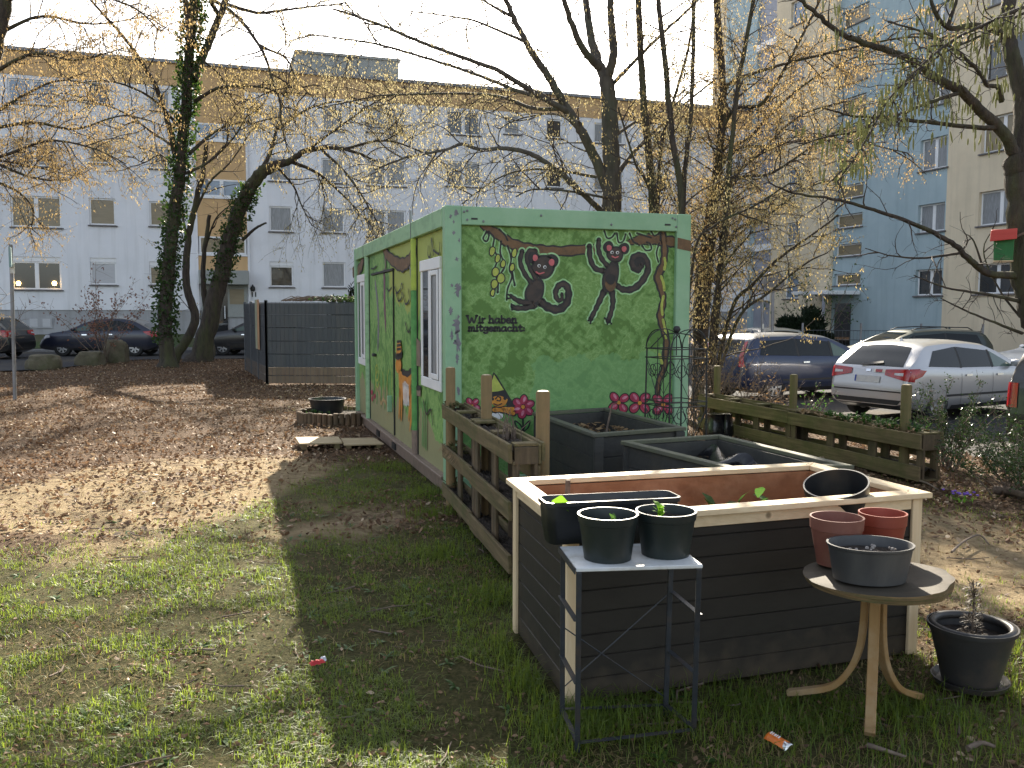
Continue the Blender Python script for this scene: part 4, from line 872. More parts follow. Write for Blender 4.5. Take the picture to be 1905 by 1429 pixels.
# ---------------------------------------------------------------- pallet planters
def pallet_planter(name, label, A, B, depth, tiers, nsec, nblk, Ht, bh=.12, seedy=True):
    A = Vector((*A, 0)); B = Vector((*B, 0)); d = B-A; L = d.length
    r = thing(name, label, 'pallet planter', A, math.atan2(d.y, d.x))
    sl = L/nsec
    for s_ in range(nsec):
        x0, x1 = s_*sl+.006, (s_+1)*sl-.006; j = (s_ % 2)*.012
        for k, z in enumerate(tiers):
            wob = random.uniform(-.01, .01)
            m = MB(); m.hexa([(x0, -j, z), (x1, -j-.004, z+wob), (x1, .02-j, z+wob), (x0, .02-j, z), (x0, -j-.006, z+bh), (x1, -j-.01, z+bh+wob), (x1, .015-j, z+bh+wob), (x0, .015-j, z+bh)]); m.build('front_board', M['pallet_x'], r, bevel=.004)
            m = MB(); m.box(x0, x1, depth-.02, depth, z, z+bh); m.build('back_board', M['pallet_x'], r, bevel=.004)
            m = MB(); m.box(x0, x1, .022-j, depth-.022, z, z+.018); m.build('trough_floor', M['pallet_x'], r)
            soil_patch('soil', [(x0+.01, .024), (x1-.01, .024), (x1-.01, depth-.024), (x0+.01, depth-.024)], z+bh*.66, r, .03, 12)
        for z in [(a_+b2)/2+.05 for a_, b2 in zip(tiers, tiers[1:])]:
            m = MB(); m.box(x0+.02, x1-.02, depth-.021, depth-.002, z, z+.1+.02*random.random()); m.build('back_board', M['pallet_x'], r, bevel=.004)
        for q in range(nblk):
            x = x0+.05+(x1-x0-.1)*q/(nblk-1); hw = .05 if q in (0, nblk-1) else .065
            m = MB(); m.box(x-hw, x+hw, .03, .052, 0.01, Ht-.012); m.build('upright', M['pallet_z'], r, bevel=.004)
            m = MB(); m.box(x-hw, x+hw, depth-.045, depth-.023, 0.01, Ht-.016); m.build('upright', M['pallet_z'], r, bevel=.004)
            m = MB(); m.box(x-hw*.9, x+hw*.9, .02, depth-.02, Ht-.01, Ht+.009); m.build('top_slat', M['pallet_x'], r, bevel=.003)
    # extra rail along the back edge and the closed near end
    m = MB(); m.box(0, L, depth+.001, depth+.022, Ht-.1, Ht+.012); m.build('back_rail', M['pallet_x'], r, bevel=.003)
    m = MB(); m.box(L-.024, L-.004, .02, depth-.021, tiers[-1], Ht-.013); m.build('end_board', M['pallet_z'], r, bevel=.003)
    return r, L
pl, pL = pallet_planter('pallet_planter', 'tall three tier planter of mossy old pallets beside the long painted wall', (-.61, 7.85), (.0, 5.42), .19, [.07, .41, .755], 2, 3, .875)
pr, qL = pallet_planter('pallet_planter', 'low pallet planter with green plants, running along the car park', (2.67, 12.95), (4.0, 8.75), .24, [.03, .335], 2, 4, .5, .15)
for o in (pl, pr): o['group'] = 'planters made of pallets'
# moss and dry tufts on the pallets
m = MB()
for (x, z) in [(.05, .88), (.15, .885), (.25, .875), (.08, .53), (.2, .53), (.35, .52), (.5, .52), (.1, .19), (.2, .2)]:
    for _ in range(26):
        v_, f_ = leaf_v((x+random.uniform(-.09, .09), random.uniform(.02, .14), z+random.uniform(-.02, .01)), (random.uniform(-1, 1), random.uniform(-1, .6), random.uniform(.1, 1)), (0, 0, 1), .05, .018, .4); m.add(v_, f_)
o = m.build('moss', M['moss'], pl); o['kind'] = 'stuff'
m = MB()
for _ in range(40):
    x = random.uniform(.02, .9); v_, f_ = leaf_v((x, -.008, .53), (random.uniform(-.6, .6), -.4, -1), (0, 1, 0), .07, .008, .2); m.add(v_, f_)
o = m.build('dry_tufts', M['leaf_dry'], pl); o['kind'] = 'stuff'
m = MB()
for _ in range(26):
    x = 2.0+random.gauss(0, .07); y = .1+random.gauss(0, .03); h = .1+.12*random.random()
    m.tube([(x, y, .84), (x+random.gauss(0, .02), y, .84+h*.6), (x+random.gauss(0, .045), y+random.gauss(0, .03), .84+h)], [.003, .0024, .0015], 4)
o = m.build('lavender', M['stem_dry'], pl); o['kind'] = 'stuff'
m = MB(); m2 = MB()
for _ in range(150):
    x = random.uniform(2.3, 4.3); y = random.uniform(.03, .2)
    if x > 2.75 and random.random() < .8: sprig(m, (x, y, .48), .05+.1*random.random()*(1 if x > 3.2 else .5), 6, .045)
    v_, f_ = leaf_v((x, y, .5), (random.uniform(-1, 1), random.uniform(-1, 1), random.uniform(-.1, .5)), (0, 0, 1), .07, .04, .3); m2.add(v_, f_)
o = m.build('green_plants', M['leaf_mid'], pr); o['kind'] = 'stuff'; o = m2.build('dead_leaves', M['leaf_dry'], pr); o['kind'] = 'stuff'
def stake(px, ptop, Y, r, mat, label):
    p = D(px, ptop, Y); m = MB(); h = p.z; m.lathe([(.0005, 0), (r, 0), (r*.98, h*.5), (r, h-.012), (r*.86, h), (.0005, h+.003)], 16)
    root = thing('wooden_post', label, 'post', (p.x, p.y, 0), group='round wooden posts behind the planters'); m.build('shaft', mat, root, smooth=40)
    m = MB(); m.lathe([(r*.84, h+.0015), (r*.4, h+.006), (.0005, h+.007)], 16); m.build('end_grain', M['endgrain'], root, smooth=60)
    return root
stake(838, 684, 7.75, .042, M['post'], 'round wooden post in front of the peeling corner of the container')
stake(905, 698, 6.75, .042, M['post'], 'round wooden post in front of the painted gnome')
stake(1010, 728, 5.72, .045, M['post'], 'round wooden post at the near end of the tall pallet planter')
stake(1335, 681, 13.0, .05, M['post_old'], 'greenish wooden post among dry stems beside the iron trellis')
stake(1477, 697, 11.0, .047, M['post_old'], 'mossy wooden post in front of the dark blue car')
stake(1687, 716, 9.15, .052, M['post_old'], 'mossy wooden post in front of the silver car')
# black bucket-like bags under the far end of the right planter
for px, py, w_, lab in ((1347, 790, .2, 'black plastic sack under the far end of the low planter'), (1369, 785, .12, 'small black plastic sack beside the bigger one under the low planter')):
    p = D(px, py, 11.9); m = MB(); m.lathe([(.001, 0), (w_*.62, .0), (w_*.75, .1), (w_*.66, .2), (w_*.5, .3), (w_*.6, .34), (.001, .33)], 18, wob=.12)
    o = m.build('plastic_sack', M['film'], smooth=70); o.location = (p.x-.12, p.y, 0); tag(o, lab, 'sack')
# ---------------------------------------------------------------- pots
def pot_prof(r, rb, h, lip=.012, lh=.03, th=.004):
    return [(.0005, 0), (rb, 0), (rb+(r-rb)*.02, .004), (rb+(r-rb)*.88, h-lh-.002), (r-.001+lip*.2, h-lh), (r+lip*.4, h-.004), (r+lip*.4, h), (r-th, h), (r-th-lip*.5, h-lh), (rb-th, th*2)]
def pot(name, label, loc, r, rb, h, mat, soil=None, lip=.012, lh=.03, n=40, tilt=None, group='plant pots in the garden'):
    root = thing(name, label, 'plant pot', loc, group=group)
    m = MB(); m.lathe(pot_prof(r, rb, h, lip, lh), n); m.build('body', mat, root, smooth=35)
    if soil is not None:
        m = MB(); rs = rb+(r-rb)*soil/h-.007
        prof = [(.0005, soil+.012)]+[(rs*k/5, soil+random.uniform(-.008, .012)) for k in range(1, 6)]
        m.lathe(prof, 26, wob=.03); m.build('soil', M['soil'], root)
    if tilt: root.rotation_euler = tilt
    return root
ST = .745     # height of the plant stand
P1 = D(1131, 955, 3.40); P2 = D(1239, 957, 3.46)
pa = pot('plant_pot', 'black plastic pot on the white stand top, left of the lettuce pot', (P1.x, P1.y, ST), .112, .09, .172, M['greenblack'], .125)
pb = pot('plant_pot', 'black plastic pot on the white stand top with bright lettuce seedlings', (P2.x, P2.y, ST), .114, .092, .172, M['greenblack'], .13)
m = MB(); sprig(m, (P2.x-.025, P2.y-.02, ST+.14), .06, 13, .045); sprig(m, (P2.x+.035, P2.y-.03, ST+.13), .02, 5, .025)
tag(m.build('lettuce_seedling', M['leaf_fresh']), 'bright green lettuce seedlings growing in the black pot', 'seedling')
m = MB(); sprig(m, (P1.x+.02, P1.y, ST+.13), .025, 4, .035); tag(m.build('sprout', M['leaf_mid']), 'small dark green sprout in the left black pot', 'seedling')
# trough
def rrect(w_, d, r, n=5):
    out = []
    for cx, cy, a0 in ((w_/2-r, d/2-r, 0), (-w_/2+r, d/2-r, PI/2), (-w_/2+r, -d/2+r, PI), (w_/2-r, -d/2+r, 1.5*PI)):
        out += [(cx+r*math.cos(a0+PI/2*k/n), cy+r*math.sin(a0+PI/2*k/n)) for k in range(n+1)]
    return out
tr = thing('flower_box', 'long black plastic flower box with a lettuce leaf, wedged at the bed corner', 'flower box', (.405, 3.7, ST), math.radians(13))
rings = []
TW, TD_ = .585, .165
for w_, d, z in ((TW-.05, TD_-.045, 0), (TW-.045, TD_-.04, .004), (TW-.032, TD_-.03, .055), (TW-.028, TD_-.026, .058), (TW-.014, TD_-.012, .155), (TW, TD_, .158), (TW, TD_, .175), (TW-.016, TD_-.016, .176), (TW-.03, TD_-.03, .15), (TW-.06, TD_-.06, .06)): rings.append([(x, y, z) for x, y in rrect(w_, d, .035)])
m = MB(); k = len(rings[0]); vs = [p for q in rings for p in q]
m.add(vs, [(i*k+j, i*k+(j+1) % k, (i+1)*k+(j+1) % k, (i+1)*k+j) for i in range(len(rings)-1) for j in range(k)]+[tuple(range(k-1, -1, -1)), tuple(range((len(rings)-1)*k, len(rings)*k))]); m.build('body', M['blackplastic'], tr, smooth=40)
soil_patch('soil', [(-.26, -.055), (.26, -.055), (.26, .055), (-.26, .055)], .1, tr, .02, 14)
q = tr.matrix_basis
m = MB(); base = Vector((.405, 3.7, ST))+Matrix.Rotation(math.radians(13), 3, 'Z') @ Vector((-.232, -.03, .11))
for ax_, L_ in (((.1, -.3, 1), .11), ((.9, -.2, .7), .07), ((1, .1, .55), .08), ((.6, -.6, .8), .06)):
    v_, f_ = leaf_v(base+Vector((.02*ax_[0], 0, 0)), ax_, (0, 1, .1), L_, L_*.6, .25); m.add(v_, f_)
tag(m.build('lettuce_leaf', M['leaf_fresh']), 'bright green lettuce at the left end of the flower box', 'seedling')
# plant stand
gA, gB, gC, gD = G(1074, 1398), G(1290, 1372), G(1238, 1330), G(1046, 1338)
tA, tB = G(1072, 1057, ST), G(1308, 1050, ST); dv = (gD-gA); tD = tA+Vector((-.045, .31, 0)); tC = tB+Vector((-.05, .33, 0))
sc = thing('plant_stand', 'thin dark metal plant stand with a peeling white board top', 'plant stand', (gA+gB+gC+gD)/4)
o0 = sc.location.copy(); lo_ = lambda v_: Vector(v_)-o0
for g_, t_ in ((gA, tA), (gB, tB), (gC, tC), (gD, tD)):
    c_ = (tA+tB+tC+tD)/4; t2 = t_.lerp(c_, .05); m = MB(); m.beam(lo_((g_.x, g_.y, 0)), lo_((t2.x, t2.y, ST-.017)), .02, .02); m.build('leg', M['steel'], sc, bevel=.002)
def rail(a, b_, f, nm='rail', w_=.02, h=.004):
    p = Vector(a[0]).lerp(Vector(a[1]), f); q = Vector(b_[0]).lerp(Vector(b_[1]), f); m = MB(); m.beam(lo_(p), lo_(q), w_, h); m.build(nm, M['steel'], sc)
LA, LB, LC, LD_ = (gA, tA), (gB, tB), (gC, tC), (gD, tD)
for f in (.06, .38, .72):
    rail(LA, LD_, f); rail(LB, LC, f)
rail(LA, LB, .05); rail(LD_, LC, .06)
m = MB(); m.tube([lo_(gD.lerp(tD, .18)), lo_(gC.lerp(tC, .72))], .0028, 5); m.build('brace', M['steel'], sc)
m = MB(); m.tube([lo_(gD.lerp(tD, .55)), lo_(gC.lerp(tC, .1))], .0028, 5); m.build('brace', M['steel'], sc)
m = MB(); q = [lo_(v_) for v_ in (tA, tB, tC, tD)]; dz = Vector((0, 0, .016)); m.hexa([v_-dz for v_ in q]+[v_-Vector((0, 0, .001)) for v_ in q]); m.build('top', M['chipboard'], sc, bevel=.003)
m = MB(); m.beam(lo_(tD+Vector((-.004, 0, -.012))), lo_(tA+Vector((-.004, 0, -.012))), .004, .024); m.build('top_edge', M['steel'], sc)
# ---------------------------------------------------------------- round table
TZ = .6; tc = G(1630, 1070, TZ); gx0, gy0 = tc.x, tc.y
tb = thing('garden_table', 'small round wooden table with split weathered top and bent legs', 'table', (gx0, gy0, 0))
m = MB(); n = 64; R0 = .292
def tabr(a): return R0*(1+.012*math.sin(3*a)+(.02*math.sin(11*a) if -1.2 < ((a+PI) % (2*PI))-PI < .3 else 0)-(.02 if 2.6 < a % (2*PI) < 3.3 else 0))
top = [(tabr(2*PI*i/n)*math.cos(2*PI*i/n), tabr(2*PI*i/n)*math.sin(2*PI*i/n), TZ+.0) for i in range(n)]
warp = lambda x, y: .02*max(0, math.cos(math.atan2(y, x)+.35))**3*(math.hypot(x, y)/R0)**2-.014*max(0, math.cos(math.atan2(y, x)-2.8))*(math.hypot(x, y)/R0)**2
V_ = [(0, 0, TZ)]+[(x*.5, y*.5, TZ+warp(x*.5, y*.5)) for x, y, z in top]+[(x, y, TZ+warp(x, y)) for x, y, z in top]
m.add(V_, [(0, 1+i, 1+(i+1) % n) for i in range(n)]+[(1+i, 1+n+i, 1+n+(i+1) % n, 1+(i+1) % n) for i in range(n)])
E2 = [(x, y, TZ+warp(x, y)) for x, y, z in top]; E3 = [(x*.995, y*.995, TZ-.014+warp(x, y)*.4) for x, y, z in top]; E4 = [(x*.985, y*.985, TZ-.02+warp(x, y)*.1) for x, y, z in top]; E5 = [(x*.97, y*.97, TZ-.034) for x, y, z in top]
m.add(E2+E3+E4+E5, [(k*n+i, (k+1)*n+i, (k+1)*n+(i+1) % n, k*n+(i+1) % n) for k in range(3) for i in range(n)]+[tuple(range(3*n, 4*n))], 1)
m.build('table_top', [M['oldtop'], M['plyedge']], tb)
m = MB(); m.lathe([(.001, TZ-.035), (.085, TZ-.035), (.085, TZ-.058), (.001, TZ-.058)], 24); m.build('hub', M['pallet_z'], tb, smooth=30)
for k, (px, py, off) in enumerate(((1618, 1368, 0), (1478, 1297, 0), (1703, 1303, 0))):
    g_ = G(px, py)-Vector((gx0, gy0, 0)); d = Vector((g_.x, g_.y, 0)); Ld = d.length; d.normalize()
    path = [(.04, TZ-.06), (.042, TZ-.2), (.055, TZ-.32), (.09, TZ-.42), (.16, TZ-.51), (Ld*.9, .035), (Ld+.03, .015)] if k else [(.045, TZ-.06), (.05, .38), (.07, .24), (.12, .12), (Ld*.85, .04), (Ld+.02, .012)]
    cur = smooth_line(path, 7); side = Vector((-d.y, d.x, 0)); vs = []
    for i, (r_, z_) in enumerate(cur):
        a_, b_ = cur[max(i-1, 0)], cur[min(i+1, len(cur)-1)]; tx, tz = b_[0]-a_[0], b_[1]-a_[1]; l_ = math.hypot(tx, tz); nx_, nz_ = -tz/l_*.013, tx/l_*.013
        for sx_, sn in ((-1, -1), (1, -1), (1, 1), (-1, 1)): vs.append(d*(r_+nx_*sn)+side*(.021*sx_)+Vector((0, 0, z_+nz_*sn)))
    m = MB(); kk = len(cur); m.add(vs, [(i*4+j, i*4+(j+1) % 4, (i+1)*4+(j+1) % 4, (i+1)*4+j) for i in range(kk-1) for j in range(4)]+[(3, 2, 1, 0), tuple(range(4*kk-4, 4*kk))])
    m.build('leg', M['bentwood'], tb, smooth=40, bevel=.003)
p = D(1557, 965, 3.83); pot('plant_pot', 'faded terracotta plastic pot standing on the round table, left of the red one', (p.x, p.y, TZ+.004), .109, .078, .205, M['terra_a'], .1, lip=.008, lh=.05)
p = D(1642, 964, 3.95); pot('plant_pot', 'bright red-brown plastic pot at the back of the round table', (p.x, p.y, TZ+.006), .1, .075, .195, M['terra_b'], None, lip=.008, lh=.05)
p = D(1619, 1014, 3.6); bw = pot('plant_pot', 'wide grey oval bowl pot on the front of the round table', (p.x, p.y, TZ+.008), .168, .142, .145, M['greyplastic'], .105, lip=.012, lh=.012, n=48)
bw.scale = (1, .8, 1)
m = MB()
for _ in range(16): a = random.random()*6.28; r_ = .11*random.random()**.5; q = .004+.006*random.random(); m.lathe([(.0005, -q), (q, -q*.3), (q*.8, q*.6), (.0005, q)], 6, (r_*math.cos(a), r_*math.sin(a), .118))
o = m.build('pebbles', pm('pebble', (.4, .36, .32), (.1, .08, .07), 30, .8, .2), bw); o['kind'] = 'stuff'
p = D(1571, 901, 4.28); tp = pot('plant_pot', 'empty black pot lying tilted across the right corner of the front bed', (p.x+.02, p.y+.1, p.z-.185), .15, .12, .19, M['blackplastic'], None, lip=.008, lh=.045, n=48)
tp.rotation_euler = (math.radians(14), math.radians(-13), 0)
p = D(1808, 1181, 4.0); bp = pot('plant_pot', 'big anthracite planter on the ground holding a dead little conifer', (p.x, p.y, .016), .186, .118, .262, M['antplastic'], .2, lip=.01, lh=.02, n=48)
m = MB(); m.lathe([(.165+.016*math.cos(a), .25+.016*math.sin(a)*1.15) for a in np.linspace(0, 2*PI, 13)], 48); m.build('rim', M['antplastic'], bp, smooth=60)
m = MB(); m.lathe([(.001, -.012), (.15, -.012), (.165, .016), (.158, .017), (.14, -.004), (.001, -.004)], 40); m.build('saucer', M['antplastic'], bp, smooth=40)
m = MB(); cf = thing('dead_conifer', 'brown dried dwarf conifer in the big anthracite planter', 'plant', (p.x, p.y, .21))
m.tube([(0, 0, 0), (.004, 0, .15), (-.002, .003, .27)], [.006, .004, .002], 6); m.build('stem', M['stem_dry'], cf)
m = MB()
for _ in range(420):
    z = random.random()**.8*.25; a = random.random()*6.28; rr = (.045*(1-z/.3)+.012*math.sin(z*60))*random.random()**.5; v_, f_ = leaf_v((rr*math.cos(a), rr*math.sin(a), z), (math.cos(a)+random.gauss(0, .5), math.sin(a)+random.gauss(0, .5), random.uniform(-.3, 1)), (0, 0, 1), .035*random.uniform(.5, 1.2), .005, .1); m.add(v_, f_)
M['needle_dry'] = leafmat('dry_needles', (.065, .045, .028), (.035, .026, .017), .15, 20); o = m.build('needles', M['needle_dry'], cf); o['kind'] = 'stuff'
# red pot on a white saucer behind the pallet planter
p = G(816, 884); rp = thing('lantern_pot', 'slim red pot on a white saucer behind the tall pallet planter', 'plant pot', (p.x+.06, p.y+.12, 0)); m = MB(); m.lathe(pot_prof(.085, .07, .24), 24); m.build('body', M['terra_b'], rp, smooth=35)
m = MB(); m.lathe([(.001, .0), (.12, .004), (.15, .03), (.145, .034), (.11, .012), (.072, .01)], 28); m.build('saucer', M['chipboard'], rp, smooth=40)
# ---------------------------------------------------------------- iron trellis
tq = thing('garden_obelisk', 'black wrought iron trellis tower with scrolls in front of the mural', 'trellis', (1.45, 7.98, 0), math.radians(24))
HW = .2; TH = 1.36
for sx_ in (-1, 1):
    for sy_ in (-1, 1):
        m = MB(); m.tube([(sx_*HW, sy_*HW, 0), (sx_*HW*.93, sy_*HW*.93, TH)], .0085, 6); m.build('upright', M['iron'], tq)
def scroll(m, c, r, a0, turns, face, y):
    L = []
    for i in range(22):
        t_ = i/21; a = a0+turns*2*PI*t_; rr = r*(1-.75*t_); u, z = c[0]+rr*math.cos(a), c[1]+rr*math.sin(a)
        L.append((u, y, z) if face == 0 else (y, u, z))
    m.tube(L, .004, 5)
for face in (0, 1):
    for s_ in (-1, 1):
        y = s_*HW*.97; P_ = (lambda u, z, y=y, face=face: (u, y, z) if face == 0 else (y, u, z))
        m = MB()
        for z in (.42, .46, .86, .9, 1.28, TH): m.tube([P_(-HW, z), P_(HW, z)], .005, 5)
        m.build('ring', M['iron'], tq)
        m = MB(); m.tube([P_(0, .02), P_(0, 1.46)], .004, 5); 
        m.tube([P_(-HW, .9), P_(0, .92)], .004, 4) if 0 else None
        for zb in (.46, .9):
            m.tube([P_(-HW*.9, zb+.36), P_(0, zb+.04), P_(HW*.9, zb+.36)], .004, 4)
        m.tube([P_(-HW*.9, .38), P_(0, .06), P_(HW*.9, .38)], .004, 4)
        m.build('lattice', M['iron'], tq)
        m = MB()
        for zb in (.8, 1.2, .36):
            scroll(m, (-.08, zb-.02), .075, PI, 1.3, face, y); scroll(m, (.08, zb-.02), .075, 0, -1.3, face, y)
        m.build('scrolls', M['iron'], tq)
        m = MB(); m.tube([P_(HW*.95*math.cos(a), TH+.17*math.sin(a)) for a in np.linspace(0, PI, 13)], .005, 5); m.build('arch', M['iron'], tq)
m = MB(); m.lathe([(.001, 1.5), (.022, 1.505), (.034, 1.53), (.022, 1.556), (.001, 1.56)], 12); m.tube([(0, 0, 1.3), (0, 0, 1.51)], .005, 5)
for a in (0, PI/2, PI, 1.5*PI): m.tube([(HW*.9*math.cos(a+PI/4)*1.3, HW*.9*math.sin(a+PI/4)*1.3, TH), (HW*.6*math.cos(a+PI/4), HW*.6*math.sin(a+PI/4), TH+.12), (0, 0, 1.5)], .005, 5)
m.build('finial', M['iron'], tq, smooth=50)
# ---------------------------------------------------------------- log edging ring, tub, boards
lr = thing('log_edging', 'ring of short round logs edging a small bed beside the container', 'log edging', (-2.62, 13.75, 0))
M['log'] = wood('log_roll', (.2, .13, .075), (.1, .065, .04), 'z', .85, .6, stain=(.07, .06, .04))
m = MB(); ns = 46
for i in range(ns):
    a = 2*PI*i/ns; h = .17+.02*random.random(); m.lathe([(.0005, 0), (.04, 0), (.04, h), (.03, h+.006), (.0005, h+.007)], 8, (.62*math.cos(a), .58*math.sin(a), -.01))
o = m.build('log_roll', M['log'], lr, smooth=40); 
m = MB(); m.lathe([(.0005, .13)]+[(.59*k/6, .12+random.uniform(-.015, .015)) for k in range(1, 7)], 30, wob=.01); m.build('soil', M['soil'], lr)
m = MB()
for _ in range(46):
    a = random.uniform(2.6, 4.4); sprig(m, (.42*math.cos(a)+random.gauss(0, .04), .4*math.sin(a)+random.gauss(0, .04), .13), .06, 4, .035)
o = m.build('ground_plants', M['leaf_mid'], lr); o['kind'] = 'stuff'
p = D(609, 760, 13.85); pot('mortar_tub', 'round black tub standing inside the log edging ring', (p.x, p.y, .125), .275, .225, .215, M['blackplastic'], None, lip=.03, lh=.02)['category'] = 'tub'
def slab(label, pts, z, th, mat):
    q = [G(x, y, z) for x, y in pts]; c = sum(q, Vector())/4; r = thing('wooden_board', label, 'board', (c.x, c.y, 0), group='boards lying by the container')
    m = MB(); m.hexa([Vector((v_.x-c.x, v_.y-c.y, z-th)) for v_ in q]+[Vector((v_.x-c.x, v_.y-c.y, z)) for v_ in q]); m.build('panel', mat, r, bevel=.004)
    for k in (0, 1):   # bearers under it
        a_, b_ = (q[0].lerp(q[1], .12+.76*k), q[3].lerp(q[2], .12+.76*k)); m = MB(); m.beam((a_.x-c.x, a_.y-c.y, (z-th)/2), (b_.x-c.x, b_.y-c.y, (z-th)/2), .06, z-th-.002); m.build('bearer', M['pallet_x'], r)
M['ply'] = wood('pale_plywood', (.42, .33, .2), (.33, .25, .15), 'x', .75, .4, knots=False)
slab('plywood board on the ground, the left one of two beside the container', [(557, 825), (637, 823), (630, 812), (549, 813)], .085, .02, M['ply'])
slab('plywood board on the ground reaching under the container skirt', [(640, 827), (714, 825), (696, 814), (634, 815)], .06, .02, M['ply'])
# ---------------------------------------------------------------- rubbish, sticks, log
p = G(590, 1245); wr = thing('sweet_wrapper', 'crumpled red and silver sweet wrapper on the lawn', 'litter', (p.x, p.y, .02), .6)
def crumple(w_, d, seed):
    rr = random.Random(seed); n = 9; vs = []
    for i in range(n+1):
        for j in range(6): vs.append(((i/n-.5)*w_*(1+.04*rr.random()), (j/5-.5)*d*(1+.08*rr.random()), .006+.006*rr.random()+.016*math.sin(PI*j/5)*(1 if 0 < i < n else .3)))
    m = MB(); m.add(vs, [(i*6+j, (i+1)*6+j, (i+1)*6+j+1, i*6+j+1) for i in range(n) for j in range(5)]); return m
M['redfoil'] = pm('red_foil', (.55, .03, .03), (.4, .02, .02), 20, .3, .2, .004, metal=.2); M['silverfoil'] = pm('silver_foil', (.7, .7, .7), (.5, .5, .5), 20, .25, .2, .004, metal=.8); M['orangefoil'] = pm('orange_foil', (.75, .2, .03), (.65, .15, .02), 12, .35, .2, .004)
crumple(.07, .035, 3).build('foil', M['redfoil'], wr, smooth=30); o = crumple(.028, .03, 5).build('foil_end', M['silverfoil'], wr, smooth=30); o.location = (.034, .01, .005)
p = G(1446, 1397); wo = thing('snack_wrapper', 'orange snack wrapper with white lettering lying in the grass', 'litter', (p.x, p.y, .035), math.radians(-62))
o = crumple(.1, .042, 8).build('foil', M['orangefoil'], wo, smooth=60); o.rotation_euler = (math.radians(22), 0, 0)
m = MB()
for k, (w_, h_) in enumerate(((.006, .013), (.004, .013), (.007, .011), (.004, .013), (.006, .012))):
    m = MB(); x = -.024+.0105*k; m.box(x, x+w_, -.006, -.006+h_, .034, .0346); o = m.build('white_print', M['white'], wo); o.rotation_euler = (math.radians(22), 0, 0)
o = crumple(.026, .04, 12).build('foil_end', M['silverfoil'], wo, smooth=60); o.location = (.052, .0, -.002); o.rotation_euler = (math.radians(22), 0, 0)
def stick(name, pts, r, mat, label, cat):
    m = MB(); m.tube(smooth_line([tuple(q) for q in pts], 4), list(np.linspace(r, r*.55, 4*(len(pts)-1)+1)), 7); return tag(m.build(name, mat, smooth=60), label, cat)
M['bark_dry'] = pm('dry_bark', (.17, .12, .085), (.075, .05, .035), 14, .9, .8, .01, stretch=(1, 1, 1))
stick('fallen_log', [G(1850, 918)+Vector((0, 0, .03)), G(1880, 923)+Vector((0, 0, .045)), G(1930, 940)+Vector((0, 0, .05))], .05, M['bark_dry'], 'thick piece of fallen branch on the leaf litter at the right', 'log')
stick('twig', [G(1770, 1035)+Vector((0, 0, .03)), G(1795, 1018)+Vector((0, 0, .05)), G(1822, 1008)+Vector((0, 0, .05)), G(1840, 1018)+Vector((0, 0, .02))], .009, M['stem_dry'], 'thin dry twig lying beyond the spruce bed, right side', 'stick')
stick('twig', [G(1680, 893)+Vector((0, 0, .03)), G(1720, 905)+Vector((0, 0, .04)), G(1745, 915)+Vector((0, 0, .02))], .012, M['stem_dry'], 'dry twig lying at the end of the low planter', 'stick')
stick('bark_strip', [G(1615, 1396)+Vector((0, 0, .02)), G(1640, 1408)+Vector((0, 0, .03)), G(1685, 1418)+Vector((0, 0, .02))], .011, M['stem_dry'], 'strip of bark in the grass in front of the round table', 'stick')
stick('bark_strip', [G(1800, 1402)+Vector((0, 0, .02)), G(1825, 1396)+Vector((0, 0, .03)), G(1850, 1398)+Vector((0, 0, .02))], .012, M['stem_dry'], 'short strip of bark in the grass at the bottom right corner', 'stick')
# ---------------------------------------------------------------- fence enclosure at the back
M['pvc'] = pm('anthracite_privacy_strip', (.055, .062, .07), (.042, .048, .055), 1.2, .55, .35, .006, stretch=(10, 10, 1), dirt=(.07, .07, .07), dscale=.5)
M['pvcbrown'] = pm('brown_privacy_strip', (.2, .14, .09), (.15, .1, .065), 2, .65, .3, .006, stretch=(6, 6, 1), dirt=(.12, .09, .06), dscale=1)
M['wire'] = pm('grey_wire', (.1, .11, .12), (.07, .075, .08), 9, .5, .1, metal=.3)
FC = Vector((-5.61, 20.68, 0)); FF = Vector((-7.45, 25.3, 0)); FR_ = Vector((1.6, 20.55, 0)); FH = 1.9
fe = thing('bin_enclosure', 'bin enclosure of wire mesh fence panels filled with dark plastic privacy strips', 'fence', FC)
def fence_side(a, b_, seg):
    d = (b_-a); L = d.length; d.normalize(); n_ = int(round(L/seg)); w_ = L/n_; zs = [0, .2, .4, .6, .8, 1.0, 1.2, 1.4, 1.6, 1.8]
    o_ = Vector((d.y, -d.x, 0))
    for i in range(n_):
        p, q = a-FC+d*(i*w_+.03), a-FC+d*((i+1)*w_-.03)
        for z0, z1, mt in ((.02, .2, 'pvcbrown'), (.21, .395, 'pvcbrown'), (.4, .69, 'pvc'), (.695, .99, 'pvc'), (.995, 1.29, 'pvc'), (1.3, 1.59, 'pvc'), (1.595, 1.86, 'pvc')):
            m = MB(); zz = random.uniform(-.006, .004); m.beam(p+Vector((0, 0, (z0+z1)/2)), q+Vector((0, 0, (z0+z1)/2+zz)), .02, z1-z0-.008); m.build('privacy_strip', M[mt], fe, bevel=.004)
        m = MB()
        for z in (.2, .4, .69, .99, 1.29, 1.59, 1.87): m.tube([p+o_*.016+Vector((0, 0, z)), q+o_*.016+Vector((0, 0, z))], .005, 4, cap=False)
        k = int(w_/.1)
        for j in range(k+1): s_ = p.lerp(q, j/k)+o_*.02; m.tube([s_+Vector((0, 0, .03)), s_+Vector((0, 0, FH-.02))], .003, 4, cap=False)
        m.build('wire_mesh', M['wire'], fe)
    for i in range(n_+1):
        p = a-FC+d*(i*w_); m = MB(); m.box(p.x-.03, p.x+.03, p.y-.03, p.y+.03, 0, FH+.02); m.build('fence_post', M['wire'], fe, bevel=.004)
fence_side(FC, FR_, 2.4); fence_side(FF, FC, 1.65)
